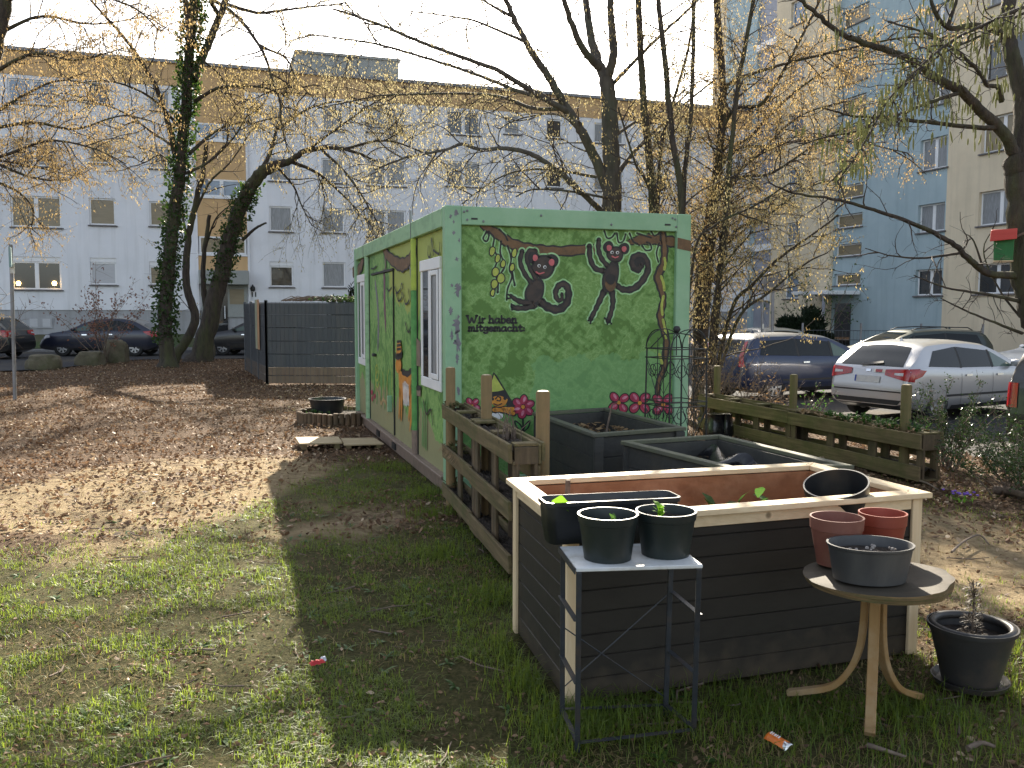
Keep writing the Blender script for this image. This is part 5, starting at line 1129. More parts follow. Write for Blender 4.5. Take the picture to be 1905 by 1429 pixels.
d = (FC-FF).normalized(); o_ = Vector((d.y, -d.x, 0)); q0, q1 = FF+d*(4.97*.62), FF+d*(4.97*.8)
M['banner_a'] = pm('faded_green_banner', (.3, .31, .2), (.22, .23, .15), 4, .7, .2); M['banner_b'] = pm('orange_brown_banner', (.42, .24, .12), (.33, .18, .09), 4, .7, .2)
for (f0, f1, mt) in ((.0, .5, 'banner_a'), (.5, 1, 'banner_b')):
    a_, b_ = q0.lerp(q1, f0)-FC+o_*.045, q0.lerp(q1, f1-.02)-FC+o_*.045; m = MB(); m.beam((a_+b_)/2+Vector((0, 0, .75)), (a_+b_)/2+Vector((0, 0, 1.95)), .006, (b_-a_).length, up=d); m.build('banner', M[mt], fe)
# dry creeper and evergreen tips along the top of the enclosure
m = MB(); m2 = MB()
for _ in range(170):
    x = random.uniform(-5.4, -.6); L_ = random.uniform(.3, 1.0); a = random.uniform(-.3, .3); y = 20.8+random.random()*.5
    m.tube([(x, y, 1.9+.02*random.random()), (x+L_*.5, y+.1, 1.97+.06*random.random()), (x+L_, y+.1, 1.95+a*.2)], [.008, .006, .003], 4)
for _ in range(700):
    x = random.uniform(-4.2, -1.9)+random.gauss(0, .3); v_, f_ = leaf_v((x, 20.75+.4*random.random(), 1.9+.12*random.random()**2), (random.uniform(-1, 1), random.uniform(-1, 1), random.uniform(-.2, 1)), (0, 0, 1), .09, .05, .2); m2.add(v_, f_)
cr = thing('creeper', 'tangle of dry creeper and evergreen leaves along the top of the bin enclosure', 'climbing plant', (0, 0, 0)); o = m.build('stems', M['stem_dry'], cr); o['kind'] = 'stuff'; o = m2.build('leaves', M['leaf_mid'], cr); o['kind'] = 'stuff'
# ---------------------------------------------------------------- signs, poles, boulders
M['galv'] = pm('galvanised_steel', (.27, .27, .28), (.2, .2, .21), 6, .5, .15, metal=.4, dirt=(.16, .14, .12), dscale=3)
p = G(28, 745); pt = D(20, 455, p.y); sg = thing('sign_post', 'tall thin galvanised post with a small sign, left edge on the leaf litter', 'sign post', (p.x, p.y, 0))
m = MB(); m.tube([(0, 0, 0), (pt.x-p.x, 0, pt.z)], .032, 10); m.build('pole', M['galv'], sg, smooth=50)
M['signwhite'] = pm('sign_white', (.72, .7, .62), (.6, .58, .5), 40, .5, 0, dirt=(.35, .33, .3), dscale=30); M['signgreen'] = pm('sign_back', (.2, .33, .33), (.3, .36, .37), 2, .5, .1)
q = D(24, 471, p.y); m = MB(); m.box(-.02, .02, -.22, .1, q.z-.27, q.z+.1, rz=.45); o = m.build('street_sign', M['signgreen'], sg, bevel=.004); o.location = (pt.x-p.x+.05, -.06, 0)
q = D(27, 500, p.y); m = MB(); m.box(-.04, .04, -.012, .012, q.z-.09, q.z+.09); o = m.build('notice', M['signwhite'], sg, bevel=.003); o.location = (pt.x-p.x+.045, -.06, 0)
def boulder(px, py, w_, h, dpt, rz, label, seed, flat=False, name='boulder'):
    p = G(px, py); rr = random.Random(seed); bm = bmesh.new(); bmesh.ops.create_icosphere(bm, subdivisions=4, radius=1)
    for v_ in bm.verts:
        q = v_.co.copy(); k = 1+.22*mnoise.noise(q*1.3+Vector((seed, 0, 0)))+.07*mnoise.noise(q*3.7+Vector((0, seed, 0)))+.025*mnoise.noise(q*9)
        q = Vector([math.copysign(abs(c)**.62, c) for c in q])*k
        v_.co = Vector((q.x*w_/2*.8, q.y*dpt/2*.8, max(-.1, min(q.z, .95 if flat else 9)*h*.62+h*.36)))
    me = bpy.data.meshes.new(name); bm.to_mesh(me); bm.free(); me.materials.append(M['stone']); me.polygons.foreach_set('use_smooth', [True]*len(me.polygons)); me.set_sharp_from_angle(angle=.5)
    o = bpy.data.objects.new(name, me); C.objects.link(o); o.location = p; o.rotation_euler = (0, 0, rz); return tag(o, label, 'boulder', 'boulders along the street')
M['stone'] = pm('mossy_sandstone', (.15, .125, .085), (.085, .075, .045), 3.5, .95, .7, .03, dirt=(.06, .065, .025), dscale=1.6)
boulder(82, 688, 1.12, .47, .8, .1, 'long low mossy boulder, leftmost of the row beside the street', 2)
boulder(168, 680, .95, .45, .7, .2, 'angular brown boulder in the middle of the row beside the street', 5, True)
boulder(217, 675, .9, .78, .8, 0, 'tall flat topped block of stone beside the ivy covered trunk', 9, True)
boulder(391, 664, .42, .52, .4, 0, 'narrow upright stone at the foot of the leaning ivy tree', 12, True)
# bird box on the hazel trunk is placed with the trees
# right hand background: poles and mesh fence
def bgpole(px, py0, py1, Y, r, label):
    a = D(px, py1, Y); b_ = D(px+1.5, py0, Y); z0 = float(gz(a.x, a.y)); q = thing('sign_pole', label, 'pole', (a.x, a.y, z0)); m = MB(); m.tube([(0, 0, 0), (b_.x-a.x, 0, b_.z-z0)], r, 10); m.build('shaft', M['galv'], q, smooth=50); return q, b_.z-z0
q, zt = bgpole(1437, 505, 640, 26.0, .045, 'metal pole with the round back of a traffic sign')
m = MB(); m.lathe([(.001, -.008), (.3, -.008), (.3, .008), (.001, .008)], 32, (-.02, -.06, zt-.3), mat=Matrix.Rotation(PI/2, 3, 'X')); m.build('round_sign', pm('sign_back_grey', (.16, .15, .14), (.12, .11, .105), 4, .6, .1), q, smooth=30)
m = MB(); m.box(-.09, .09, -.03, -.012, zt-.36, zt-.24); m.build('bracket', M['galv'], q)
q, zt = bgpole(1418, 510, 640, 27.0, .04, 'thin pole covered in white stickers behind the blue car')
m = MB(); m.lathe([(.042, .95), (.043, 1.0), (.042, 1.35)], 10); m.build('sticker', M['signwhite'], q); m = MB(); m.lathe([(.0425, 1.5), (.0425, 1.65)], 10); m.build('sticker', M['signwhite'], q)
mf = thing('mesh_fence', 'grey wire mesh fence behind the parked cars', 'fence', (0, 0, 0))
fa, fb_ = Vector((8.4, 38.5, -.3)), Vector((17.0, 29.0, -.3))
def mesh_fence(a, b_, h, n_):
    d = b_-a; w_ = d.length/n_; d.normalize()
    for i in range(n_):
        p, q = a+d*(i*w_), a+d*((i+1)*w_); m = MB()
        for z in (.1, .3, .5, .7, .9, h-.02): m.tube([p+Vector((0, 0, z)), q+Vector((0, 0, z))], .011, 4, cap=False)
        for j in range(1, int(w_/.12)): s_ = p.lerp(q, j/int(w_/.12)); m.tube([s_+Vector((0, 0, .05)), s_+Vector((0, 0, h))], .005, 3, cap=False)
        m.build('mesh_panel', M['wire'], mf)
    for i in range(n_+1):
        p = a+d*(i*w_); m = MB(); m.box(p.x-.03, p.x+.03, p.y-.03, p.y+.03, -.3, h+.04); m.build('fence_post', M['galv'], mf)
mesh_fence(Vector((6.6, 33.5, -.2)), Vector((16.2, 31.2, -.2)), 1.25, 5)
# ---------------------------------------------------------------- parked cars
M['tyre'] = pm('tyre_rubber', (.02, .02, .02), (.014, .014, .014), 20, .85, .2); M['rimsilver'] = pm('alloy_rim', (.5, .5, .51), (.4, .4, .41), 6, .35, .05, metal=.7)
M['carglass'] = glassmat('car_glass', (.01, .013, .013), .02, .35); M['carglass_light'] = glassmat('painted_reflection_glass', (.1, .15, .12), .03, .6)  # front windows: green reflections of sunlit surroundings put into the glass colour
M['redlamp'] = pm('red_lamp', (.42, .012, .012), (.25, .006, .008), 16, .12, .2, .003, spec=.8); M['clearlamp'] = pm('clear_lamp', (.6, .6, .62), (.4, .4, .42), 20, .1, .1, spec=.9)
M['trim'] = pm('black_trim', (.018, .018, .019), (.013, .013, .014), 12, .55, .1); M['plate'] = pm('number_plate', (.6, .6, .58), (.45, .45, .46), 5, .4, 0); M['plateblue'] = pm('plate_blue', (.03, .06, .35), (.02, .05, .3), 5, .4, 0); M['chrome'] = pm('chrome', (.7, .7, .72), (.6, .6, .62), 5, .15, 0, metal=1)
def paint(name, c, metal=.35):
    t = NT(name); v = t.coord(); sx = t.new('ShaderNodeSeparateXYZ'); t.link(v, sx.inputs[0]); n = t.noise(v, 3, 6, .65)
    # road dirt low on the body
    dz = t.ramp(t.math('ADD', sx.outputs['Z'], t.math('MULTIPLY', n, .35)), [(.3, .55), (.62, 0)]); top = t.new('ShaderNodeNewGeometry'); sn = t.new('ShaderNodeSeparateXYZ'); t.link(top.outputs['Normal'], sn.inputs[0])
    col = t.mix(dz, c, (.16, .14, .115)); sun_glare = t.math('MULTIPLY', t.math('MAXIMUM', t.math('SUBTRACT', sn.outputs['Z'], .55), 0), t.math('MULTIPLY', n, 1.0))
    col = t.mix(sun_glare, col, (.55, .5, .36)); t.color(col); t.set(Metallic=metal, Roughness=.33, Coat_Weight=.7, Coat_Roughness=.06); return t.m  # cream sun glare on roofs, put into the colour of upward faces
M['p_silver'] = paint('silver_paint', (.45, .45, .46), .6); M['p_blue'] = paint('dark_blue_paint', (.006, .018, .06), .25); M['p_navy'] = paint('navy_paint', (.014, .017, .035), .3); M['p_black'] = paint('black_paint', (.012, .012, .014), .2)
M['p_green'] = paint('dark_green_paint', (.018, .03, .026), .3); M['p_grey'] = paint('grey_paint', (.28, .27, .25), .5); M['p_white'] = paint('white_paint', (.75, .75, .75), 0); M['p_suv'] = paint('charcoal_paint', (.02, .02, .021), 0)
def interp(pts, x): return float(np.interp(x, [p[0] for p in pts], [p[1] for p in pts]))
HATCH = dict(top=[(0, .62), (.02, .72), (.06, .93), (.12, 1.02), (.34, 1.2), (.52, 1.36), (.68, 1.43), (1.2, 1.47), (1.9, 1.47), (2.4, 1.42), (2.75, 1.29), (3.3, .99), (3.45, .95), (3.9, .87), (4.2, .76), (4.33, .62), (4.38, .5)],
             belt=[(0, .6), (.1, .95), (.5, 1.0), (1.5, .95), (3.2, .93), (4.0, .82), (4.38, .5)], L=4.38, W=1.82, H=1.47, ax=(.82, 3.47), rw=.325)
WAGON = dict(top=[(0, .6), (.02, .75), (.06, .98), (.14, 1.12), (.3, 1.38), (.42, 1.46), (.7, 1.49), (1.8, 1.51), (2.5, 1.46), (2.9, 1.31), (3.5, 1.0), (3.65, .97), (4.1, .88), (4.4, .74), (4.5, .6), (4.55, .5)],
             belt=[(0, .58), (.1, 1.0), (.5, 1.02), (1.5, .98), (3.4, .94), (4.2, .83), (4.55, .5)], L=4.55, W=1.79, H=1.5, ax=(.86, 3.5), rw=.325)
OLDHATCH = dict(top=[(0, .5), (.03, .75), (.12, .93), (.3, 1.02), (.75, 1.28), (1.1, 1.39), (1.7, 1.42), (2.2, 1.38), (2.6, 1.24), (3.1, .95), (3.25, .92), (3.7, .85), (4.0, .74), (4.15, .58), (4.2, .45)],
                belt=[(0, .5), (.15, .9), (.6, .92), (3.0, .88), (3.9, .76), (4.2, .45)], L=4.2, W=1.7, H=1.42, ax=(.78, 3.35), rw=.305)
SUV = dict(top=[(0, .6), (.02, .85), (.05, 1.1), (.1, 1.2), (.3, 1.55), (.42, 1.66), (.7, 1.72), (2.2, 1.73), (2.6, 1.68), (3.3, 1.18), (3.5, 1.12), (4.2, 1.02), (4.45, .8), (4.55, .6)],
           belt=[(0, .6), (.08, 1.13), (.5, 1.15), (3.3, 1.08), (4.2, .98), (4.55, .6)], L=4.55, W=1.84, H=1.73, ax=(.85, 3.5), rw=.36)
def ring(S, x):
    L, W = S['L'], S['W']; zt = interp(S['top'], x); zb = .2+.12*max(0, 1-x/.35)+.06*max(0, (x-L+.5)/.5)
    e = min(x, L-x); hw = W/2*(.8+.2*math.sin(min(1, (e+.01)/.55)*PI/2)**.8) if x > L/2 else W/2*(.86+.14*math.sin(min(1, (e+.01)/.35)*PI/2)**.8)
    zl = min(interp(S['belt'], x), zt-.012); t = max(0, zt-zl)/(S['H']-.95); t = min(t, 1.05)
    yb = .968*hw; ins = .23*t
    pts = [(0, zb), (.8*hw, zb), (.93*hw, zb+.03), (.972*hw, zb+.1), (.99*hw, zb+.3*(zl-zb)), (hw, zb+.58*(zl-zb)), (.995*hw, zb+.8*(zl-zb)), (.983*hw, zl-.03*min(1, (zl-zb))), (yb, zl),
           (yb-ins*.28, zl+.33*(zt-zl)), (yb-ins*.62, zl+.68*(zt-zl)), (yb-ins*.86, zl+.88*(zt-zl)), (yb-ins*1.12-.02, zt-.028*t-.004), (yb*.72-ins*.8, zt-.008*t-.002), (yb*.4-ins*.3, zt), (0, zt+.004)]
    return pts
def car(name, label, S, rear, th, z, pmat, fwdglass='carglass', plate=None, rails=False, group='cars parked behind the garden', rear_style='hatch', hub='rimsilver'):
    root = thing(name, label, 'car', (rear[0], rear[1], z), th, group); L = S['L']
    xs = sorted(set([0, .012, .03, .06, .1, .15]+list(np.linspace(.2, L-.25, 44))+[L-.18, L-.12, L-.07, L-.03, L]))
    m = MB(); R_ = [ring(S, x) for x in xs]; k = len(R_[0]); n = 2*k-2; vs = []
    for x, r in zip(xs, R_):
        full = [(x, y, z_) for y, z_ in r]+[(x, -y, z_) for y, z_ in r[-2:0:-1]]; vs += full
    m.add(vs, [(i*n+j, (i+1)*n+j, (i+1)*n+(j+1) % n, i*n+(j+1) % n) for i in range(len(xs)-1) for j in range(n)]+[tuple(range(n)), tuple(range((len(xs)-1)*n+n-1, (len(xs)-1)*n-1, -1))])
    tree = BVHTree.FromPolygons([Vector(v_) for v_ in vs], m.f)
    body = m.build('body', pmat, root, smooth=38)
    # wheel arches cut by a boolean
    cm = MB()
    for ax_ in S['ax']:
        for s_ in (-1, 1):
            nn = 26; rr = S['rw']+.045; y0, y1 = s_*(S['W']/2-.27), s_*(S['W']/2+.1)
            c0 = [(ax_+rr*math.cos(2*PI*i/nn), y0, S['rw']+rr*math.sin(2*PI*i/nn)) for i in range(nn)]; cm.prism(c0 if s_ < 0 else c0[::-1], (0, y1-y0, 0))
    cut = cm.build('cutter', M['trim']); bmod = body.modifiers.new('b', 'BOOLEAN'); bmod.object = cut; bmod.operation = 'DIFFERENCE'; bmod.solver = 'EXACT'; bmod.material_mode = 'TRANSFER' if hasattr(bmod, 'material_mode') else bmod.material_mode
    body.data.materials.append(M['trim'])
    dg = bpy.context.evaluated_depsgraph_get(); ev = body.evaluated_get(dg); me = bpy.data.meshes.new_from_object(ev); body.modifiers.clear(); body.data = me; bpy.data.objects.remove(cut)
    me.polygons.foreach_set('use_smooth', [True]*len(me.polygons)); me.set_sharp_from_angle(angle=math.radians(35))
    def patch(nm, quad, axis, mat, nu=10, nv=5, off=.006, par=body, bow=0):
        """quad of (a,b) in side view (axis 'y': a=x,b=z), rear view (axis 'x': a=y,b=z), top view (axis 'z': a=x,b=y)"""
        mm = MB(); ok = {}; q = [Vector((p[0], p[1], 0)) for p in quad]
        for i in range(nu+1):
            for j in range(nv+1):
                u, v_ = i/nu, j/nv; p = q[0].lerp(q[1], u).lerp(q[3].lerp(q[2], u), v_); p.y += bow*math.sin(PI*u)*(v_ if bow > 0 else 1-v_)
                if axis[0] == 'y': o_, d_ = Vector((p.x, 3 if axis[1] == '+' else -3, p.y)), Vector((0, -1 if axis[1] == '+' else 1, 0))
                elif axis[0] == 'x': o_, d_ = Vector((-2 if axis[1] == '-' else L+2, p.x, p.y)), Vector((1 if axis[1] == '-' else -1, 0, 0))
                else: o_, d_ = Vector((p.x, p.y, 4)), Vector((0, 0, -1))
                h = tree.ray_cast(o_, d_)
                if h[0] is not None:
                    nrm = h[1] if h[1].dot(d_) < 0 else -h[1]; ok[i, j] = len(mm.v); mm.v.append(tuple(h[0]+nrm*off))
        for i in range(nu):
            for j in range(nv):
                c4 = [(i, j), (i+1, j), (i+1, j+1), (i, j+1)]
                if all(c_ in ok for c_ in c4): mm.f.append(tuple(ok[c_] for c_ in c4)); mm.m.append(0)
        return mm.build(nm, M[mat] if isinstance(mat, str) else mat, par, smooth=40)
    T = lambda x: interp(S['top'], x); B = lambda x: interp(S['belt'], x)
    # pillars positions
    r0, r1, r2, f1 = S.get('win', (.75, 1.5, 2.45, 3.15)); sc_ = L/4.38; r0, r1, r2, f1 = [q*sc_ for q in (r0, r1, r2, f1)]
    for s_ in '+-':
        patch('window', [(r0-.32 if rear_style == 'wagon' else r0-.2, B(r0)+.03), (r1-.04, B(r1)+.03), (r1-.04, T(r1)-.12), (r0+.05 if rear_style != 'wagon' else r0-.2, T(r0)-.15)], 'y'+s_, 'carglass', 8, 5)
        patch('window', [(r1+.02, B(r1)+.03), (r2-.05, B(r2)+.03), (r2-.05, T(r2)-.13), (r1+.02, T(r1)-.12)], 'y'+s_, 'carglass', 8, 5)
        patch('window', [(r2+.03, B(r2)+.03), (f1, B(f1)+.03), (f1-.1, B(f1)+.07), (r2+.03, T(r2)-.14)], 'y'+s_, fwdglass, 8, 5)
        for xx in (r1-.01, r2-.01): patch('pillar_trim', [(xx-.03, B(xx)+.02), (xx+.03, B(xx)+.02), (xx+.03, T(xx)-.12), (xx-.03, T(xx)-.12)], 'y'+s_, 'trim', 2, 5, .0045)
        for xx in (r1-.02, r2-.02, f1+.12): patch('door_gap', [(xx-.004, .3), (xx+.004, .3), (xx+.004, B(xx)), (xx-.004, B(xx))], 'y'+s_, 'trim', 1, 6, .003)
        for xx in (r1+.12, r2+.12): patch('door_handle', [(xx-.02, B(xx)-.13), (xx+.16, B(xx)-.13), (xx+.16, B(xx)-.095), (xx-.02, B(xx)-.095)], 'y'+s_, 'chrome', 3, 1, .02)
        patch('side_moulding', [(r0+.3, .46), (f1, .46), (f1, .5), (r0+.3, .5)], 'y'+s_, 'trim', 8, 1, .01)
        patch('sill', [(S['ax'][0]+.4, .23), (S['ax'][1]-.4, .23), (S['ax'][1]-.4, .3), (S['ax'][0]+.4, .3)], 'y'+s_, 'trim', 6, 1, .006)
        sg = 1 if s_ == '+' else -1
        mm = MB(); yy = S['W']/2; mm.lathe([(.0005, -.09), (.06, -.08), (.085, 0), (.07, .07), (.0005, .085)], 12, (f1-.12, sg*(yy+.07), B(f1)+.1), mat=Matrix.Rotation(PI/2, 3, 'X') @ Matrix.Diagonal((.8, .9, 1)).to_3x3()); mm.beam((f1-.1, sg*(yy-.1), B(f1)+.05), (f1-.12, sg*(yy+.05), B(f1)+.08), .05, .03); mm.build('mirror', pmat, body, smooth=50)
    W2 = S['W']/2
    # rear window, lamps, plate
    zr = S['belt'][1][1]
    if rear_style == 'hatch':
        patch('rear_window', [(-W2*.74, zr+.06), (W2*.74, zr+.06), (W2*.6, T(.62)-.06), (-W2*.6, T(.62)-.06)], 'x-', 'carglass', 14, 6, .006, bow=.04)
        for s_ in (-1, 1):
            patch('tail_light', [(s_*W2*.4, zr-.1), (s_*W2*.965, zr-.2), (s_*W2*.965, zr+.03), (s_*W2*.4, zr-.0)], 'x-', 'redlamp', 10, 4, .014)
            patch('tail_light', [(.03, zr-.2), (.34, zr-.1), (.46, zr+.0), (.05, zr+.03)], 'y'+'-+'[s_ > 0], 'redlamp', 6, 4, .012)
            patch('reversing_lamp', [(s_*W2*.62, zr-.085), (s_*W2*.82, zr-.1), (s_*W2*.82, zr-.045), (s_*W2*.62, zr-.05)], 'x-', 'clearlamp', 5, 2, .019)
    else:
        patch('rear_window', [(-W2*.72, zr+.05), (W2*.72, zr+.05), (W2*.6, S['H']-.14), (-W2*.6, S['H']-.14)], 'x-', 'carglass', 12, 6, .006)
        for s_ in (-1, 1): patch('tail_light', [(s_*W2*.74, zr-.34), (s_*W2*.93, zr-.34), (s_*W2*.92, zr-.03), (s_*W2*.76, zr-.03)], 'x-', 'redlamp', 4, 6, .012) if S is SUV else patch('tail_light', [(s_*W2*.76, zr-.22), (s_*W2*.93, zr-.22), (s_*W2*.74, S['H']-.16), (s_*W2*.64, S['H']-.18)], 'x-', 'redlamp', 4, 8, .012)
    patch('windscreen', [(-W2*.8, B(f1)+.08), (W2*.8, B(f1)+.08), (W2*.62, S['H']-.1), (-W2*.62, S['H']-.1)], 'x+', 'carglass', 12, 6, .006)
    for s_ in (-1, 1): patch('headlight', [(s_*W2*.55, .62), (s_*W2*.86, .66), (s_*W2*.84, .78), (s_*W2*.52, .73)], 'x+', 'clearlamp', 5, 3, .01); patch('headlight', [(L-.45, .68), (L-.2, .63), (L-.2, .74), (L-.42, .77)], 'y'+'-+'[s_ > 0], 'clearlamp', 4, 3, .01)
    patch('bumper_strip', [(-W2*.7, .3), (W2*.7, .3), (W2*.82, .42), (-W2*.82, .42)], 'x-', 'trim', 14, 3, .008, bow=-.0)
    patch('bumper_crease', [(-W2*.8, .55), (W2*.8, .55), (W2*.8, .575), (-W2*.8, .575)], 'x-', 'trim', 14, 1, .004)
    if plate:
        pz = zr-.24; pp = patch('number_plate', [(-.27, pz), (.27, pz), (.27, pz+.115), (-.27, pz+.115)], 'x-', 'plate', 8, 2, .016)
        patch('plate_band', [(.235, pz), (.27, pz), (.27, pz+.115), (.235, pz+.115)], 'x-', 'plateblue', 2, 2, .02, par=body)
        patch('plate_recess', [(-.33, pz-.03), (.33, pz-.03), (.33, pz+.14), (-.33, pz+.14)], 'x-', 'trim', 8, 2, .006) if 0 else None
        patch('wiper', [(-.25, zr+.1), (.2, zr+.04), (.22, zr+.07), (-.22, zr+.13)], 'x-', 'trim', 6, 1, .03)
        patch('emblem', [(-.05, zr-.045), (.05, zr-.045), (.05, zr-.005), (-.05, zr-.005)], 'x-', 'chrome', 4, 2, .014)
        patch('bumper_sticker', [(-.4, zr-.055), (-.12, zr-.055), (-.12, zr-.0), (-.4, zr-.0)], 'x-', 'signwhite', 5, 1, .013); patch('bumper_sticker', [(-.3, zr-.05), (-.16, zr-.05), (-.16, zr-.005), (-.3, zr-.005)], 'x-', 'redlamp', 3, 1, .0155)
    mm = MB(); mm.lathe([(.03, 0), (.018, .03), (.004, .07), (.0005, .075)], 8, (.95, 0, T(.95)-.005), mat=Matrix.Diagonal((2, .6, 1)).to_3x3()); mm.build('aerial', pmat, body, smooth=50)
    if rails:
        for s_ in (-1, 1): mm = MB(); mm.tube([(.6, s_*.56, S['H']-.03), (.75, s_*.56, S['H']+.045), (1.6, s_*.57, S['H']+.06), (2.3, s_*.55, S['H']+.03), (2.5, s_*.54, S['H']-.04)], .016, 6); mm.build('roof_rail', M['trim'], body, smooth=50)
    # wheels
    w0 = None; rr = S['rw']
    for ax_ in S['ax']:
        for s_ in (-1, 1):
            if w0 is None:
                mm = MB(); R90 = Matrix.Rotation(PI/2, 3, 'X')
                mm.lathe([(rr*.62, -.1), (rr*.9, -.1), (rr*.985, -.075), (rr, -.03), (rr, .03), (rr*.985, .075), (rr*.9, .1), (rr*.62, .1)], 34, mat=R90); w0 = mm.build('wheel', M['tyre'], root, smooth=35); w0['label'] = 'wheel' if 0 else ''
                del w0['label']
                mm = MB(); mm.lathe([(rr*.64, .092), (rr*.6, .095), (rr*.58, .05), (.001, .05)], 28, mat=R90); mm.lathe([(rr*.64, -.092), (rr*.6, -.095), (rr*.58, -.05), (.001, -.05)], 28, mat=R90); d0 = mm.build('rim', M['trim'], w0, smooth=35)
                for side in (-1, 1):
                    for q in range(7):
                        a = 2*PI*q/7; mm = MB(); c_, n_ = math.cos(a), math.sin(a); y = side*.085
                        mm.beam((rr*.08*c_, y, rr*.08*n_), (rr*.6*c_, y, rr*.6*n_), .055, .02, up=(0, 1, 0)); mm.build('spoke', M[hub], w0, bevel=.004)
                    mm = MB(); mm.lathe([(rr*.56, .0), (rr*.64, .0), (rr*.64, .012), (rr*.56, .012)], 28, (0, side*.085, 0), mat=R90); mm.build('rim_ring', M[hub], w0, smooth=35)
                w_ = w0
            else: w_ = copy_tree(w0, root)
            w_.location = (ax_, s_*(S['W']/2-.115), rr)
    return root
PZ = -.302
car('hatchback', 'silver hatchback seen from behind with large red tail lights and a number plate', HATCH, (6.52, 16.6), math.radians(30), PZ, M['p_silver'], 'carglass_light', plate=1)
car('estate_car', 'dark blue estate car behind the dry stems, beside the silver hatchback', WAGON, (4.66, 20.4), math.radians(25), PZ, M['p_blue'], 'carglass_light', rear_style='wagon')
car('estate_car', 'dark green estate car with roof rails behind the silver hatchback', WAGON, (13.9, 27.0), math.radians(188), PZ, M['p_green'], rails=True, rear_style='wagon')
car('hatchback', 'grey car almost hidden behind the dark blue estate car', HATCH, (8.7, 28.5), math.radians(98), PZ, M['p_grey'])
car('hatchback', 'white car mostly hidden behind the silver hatchback at the right edge', HATCH, (17.4, 24.6), math.radians(184), PZ, M['p_white'])
car('off_road_car', 'charcoal off-road car cut off by the right edge of the picture', SUV, (6.68, 10.75), math.radians(28), PZ, M['p_suv'], rear_style='wagon')
G2 = 'cars parked along the street'
car('hatchback', 'dark navy hatchback parked along the street behind the boulders', OLDHATCH, (-12.9, 33.55), math.radians(182), .02, M['p_navy'], 'carglass_light', group=G2)
car('hatchback', 'black car half hidden behind the leaning ivy tree and the bin enclosure', OLDHATCH, (-7.4, 34.4), math.radians(181), .02, M['p_black'], 'carglass_light', group=G2)
car('hatchback', 'black car with a red tail light cut off by the left edge', HATCH, (-16.75, 31.0), math.radians(178), .02, M['p_black'], group=G2)
# ---------------------------------------------------------------- trees and shrubs
M['bark'] = pm('dark_bark', (.075, .058, .044), (.032, .025, .02), 7, .95, 1, .03, stretch=(2.2, 2.2, .5), dirt=(.075, .085, .03), dscale=1.2)
M['bark_grey'] = pm('grey_bark', (.1, .088, .075), (.05, .043, .036), 6, .95, .7, .02, stretch=(2, 2, .5), dirt=(.07, .08, .05), dscale=.9)
M['twig'] = pm('twig_bark', (.06, .045, .034), (.035, .027, .022), 9, .9, 0)
M['catkin_gold'] = leafmat('golden_catkin', (.54, .44, .21), (.36, .28, .13), .42, 1.2, .9, (.55, .43, .2))
M['catkin_orange'] = leafmat('orange_catkin', (.55, .41, .19), (.37, .26, .12), .42, 1.2, .9, (.58, .42, .19))
M['catkin_green'] = leafmat('green_catkin', (.34, .34, .14), (.2, .21, .08), .32, 9, .8, (.3, .3, .11))
M['catkin_pale'] = leafmat('pale_catkin', (.55, .48, .26), (.38, .32, .17), .42, 1.2, .9, (.57, .49, .27))
M['ivy'] = leafmat('ivy_leaf', (.045, .085, .018), (.012, .028, .008), .26, 3, .5, (.09, .17, .025))
M['copper'] = leafmat('copper_leaf', (.26, .12, .075), (.15, .065, .045), .3, 6, .7)
M['bush'] = leafmat('dark_bush_leaf', (.02, .035, .014), (.01, .017, .008), .15, 4, .6)
def np_tubes(P, R, n=3):
    """P (N,K,3), R (N,K) -> verts, quads"""
    N, K, _ = P.shape; T = np.gradient(P, axis=1); T /= np.linalg.norm(T, axis=2, keepdims=True)+1e-9
    ref = np.where(np.abs(T[..., 2:3]) > .9, np.array([1., 0, 0]), np.array([0., 0, 1])); U = np.cross(T, ref); U /= np.linalg.norm(U, axis=2, keepdims=True)+1e-9; Wv = np.cross(T, U)
    a = 2*np.pi*np.arange(n)/n
    V = P[:, :, None, :]+R[:, :, None, None]*(U[:, :, None, :]*np.cos(a)[None, None, :, None]+Wv[:, :, None, :]*np.sin(a)[None, None, :, None])
    idx = np.arange(N*K*n).reshape(N, K, n); nx_ = np.roll(idx, -1, axis=2)
    Fq = np.stack([idx[:, :-1], nx_[:, :-1], nx_[:, 1:], idx[:, 1:]], -1).reshape(-1, 4)
    return V.reshape(-1, 3), Fq
def np_blades(P, A, L, Wd, cross=True):
    """leaf/catkin cards: P (N,3) base, A (N,3) axis (unit), L,Wd (N,) -> pointed 2-quad blades, crossed"""
    N = len(P); rnd = RNG.normal(size=(N, 3)); S = np.cross(A, rnd); S /= np.linalg.norm(S, axis=1, keepdims=True)+1e-9; Q = np.cross(A, S)
    out = []
    for side in ([S, Q] if cross else [S]):
        w_ = side*Wd[:, None]*.5; mid = P+A*(L*.45)[:, None]; tip = P+A*L[:, None]
        out.append(np.stack([P, mid+w_, tip, mid-w_], 1))
    V = np.concatenate(out, 0).reshape(-1, 3); return V, np.arange(len(V)).reshape(-1, 4)
def unit(v_): return v_/(np.linalg.norm(v_)+1e-9)
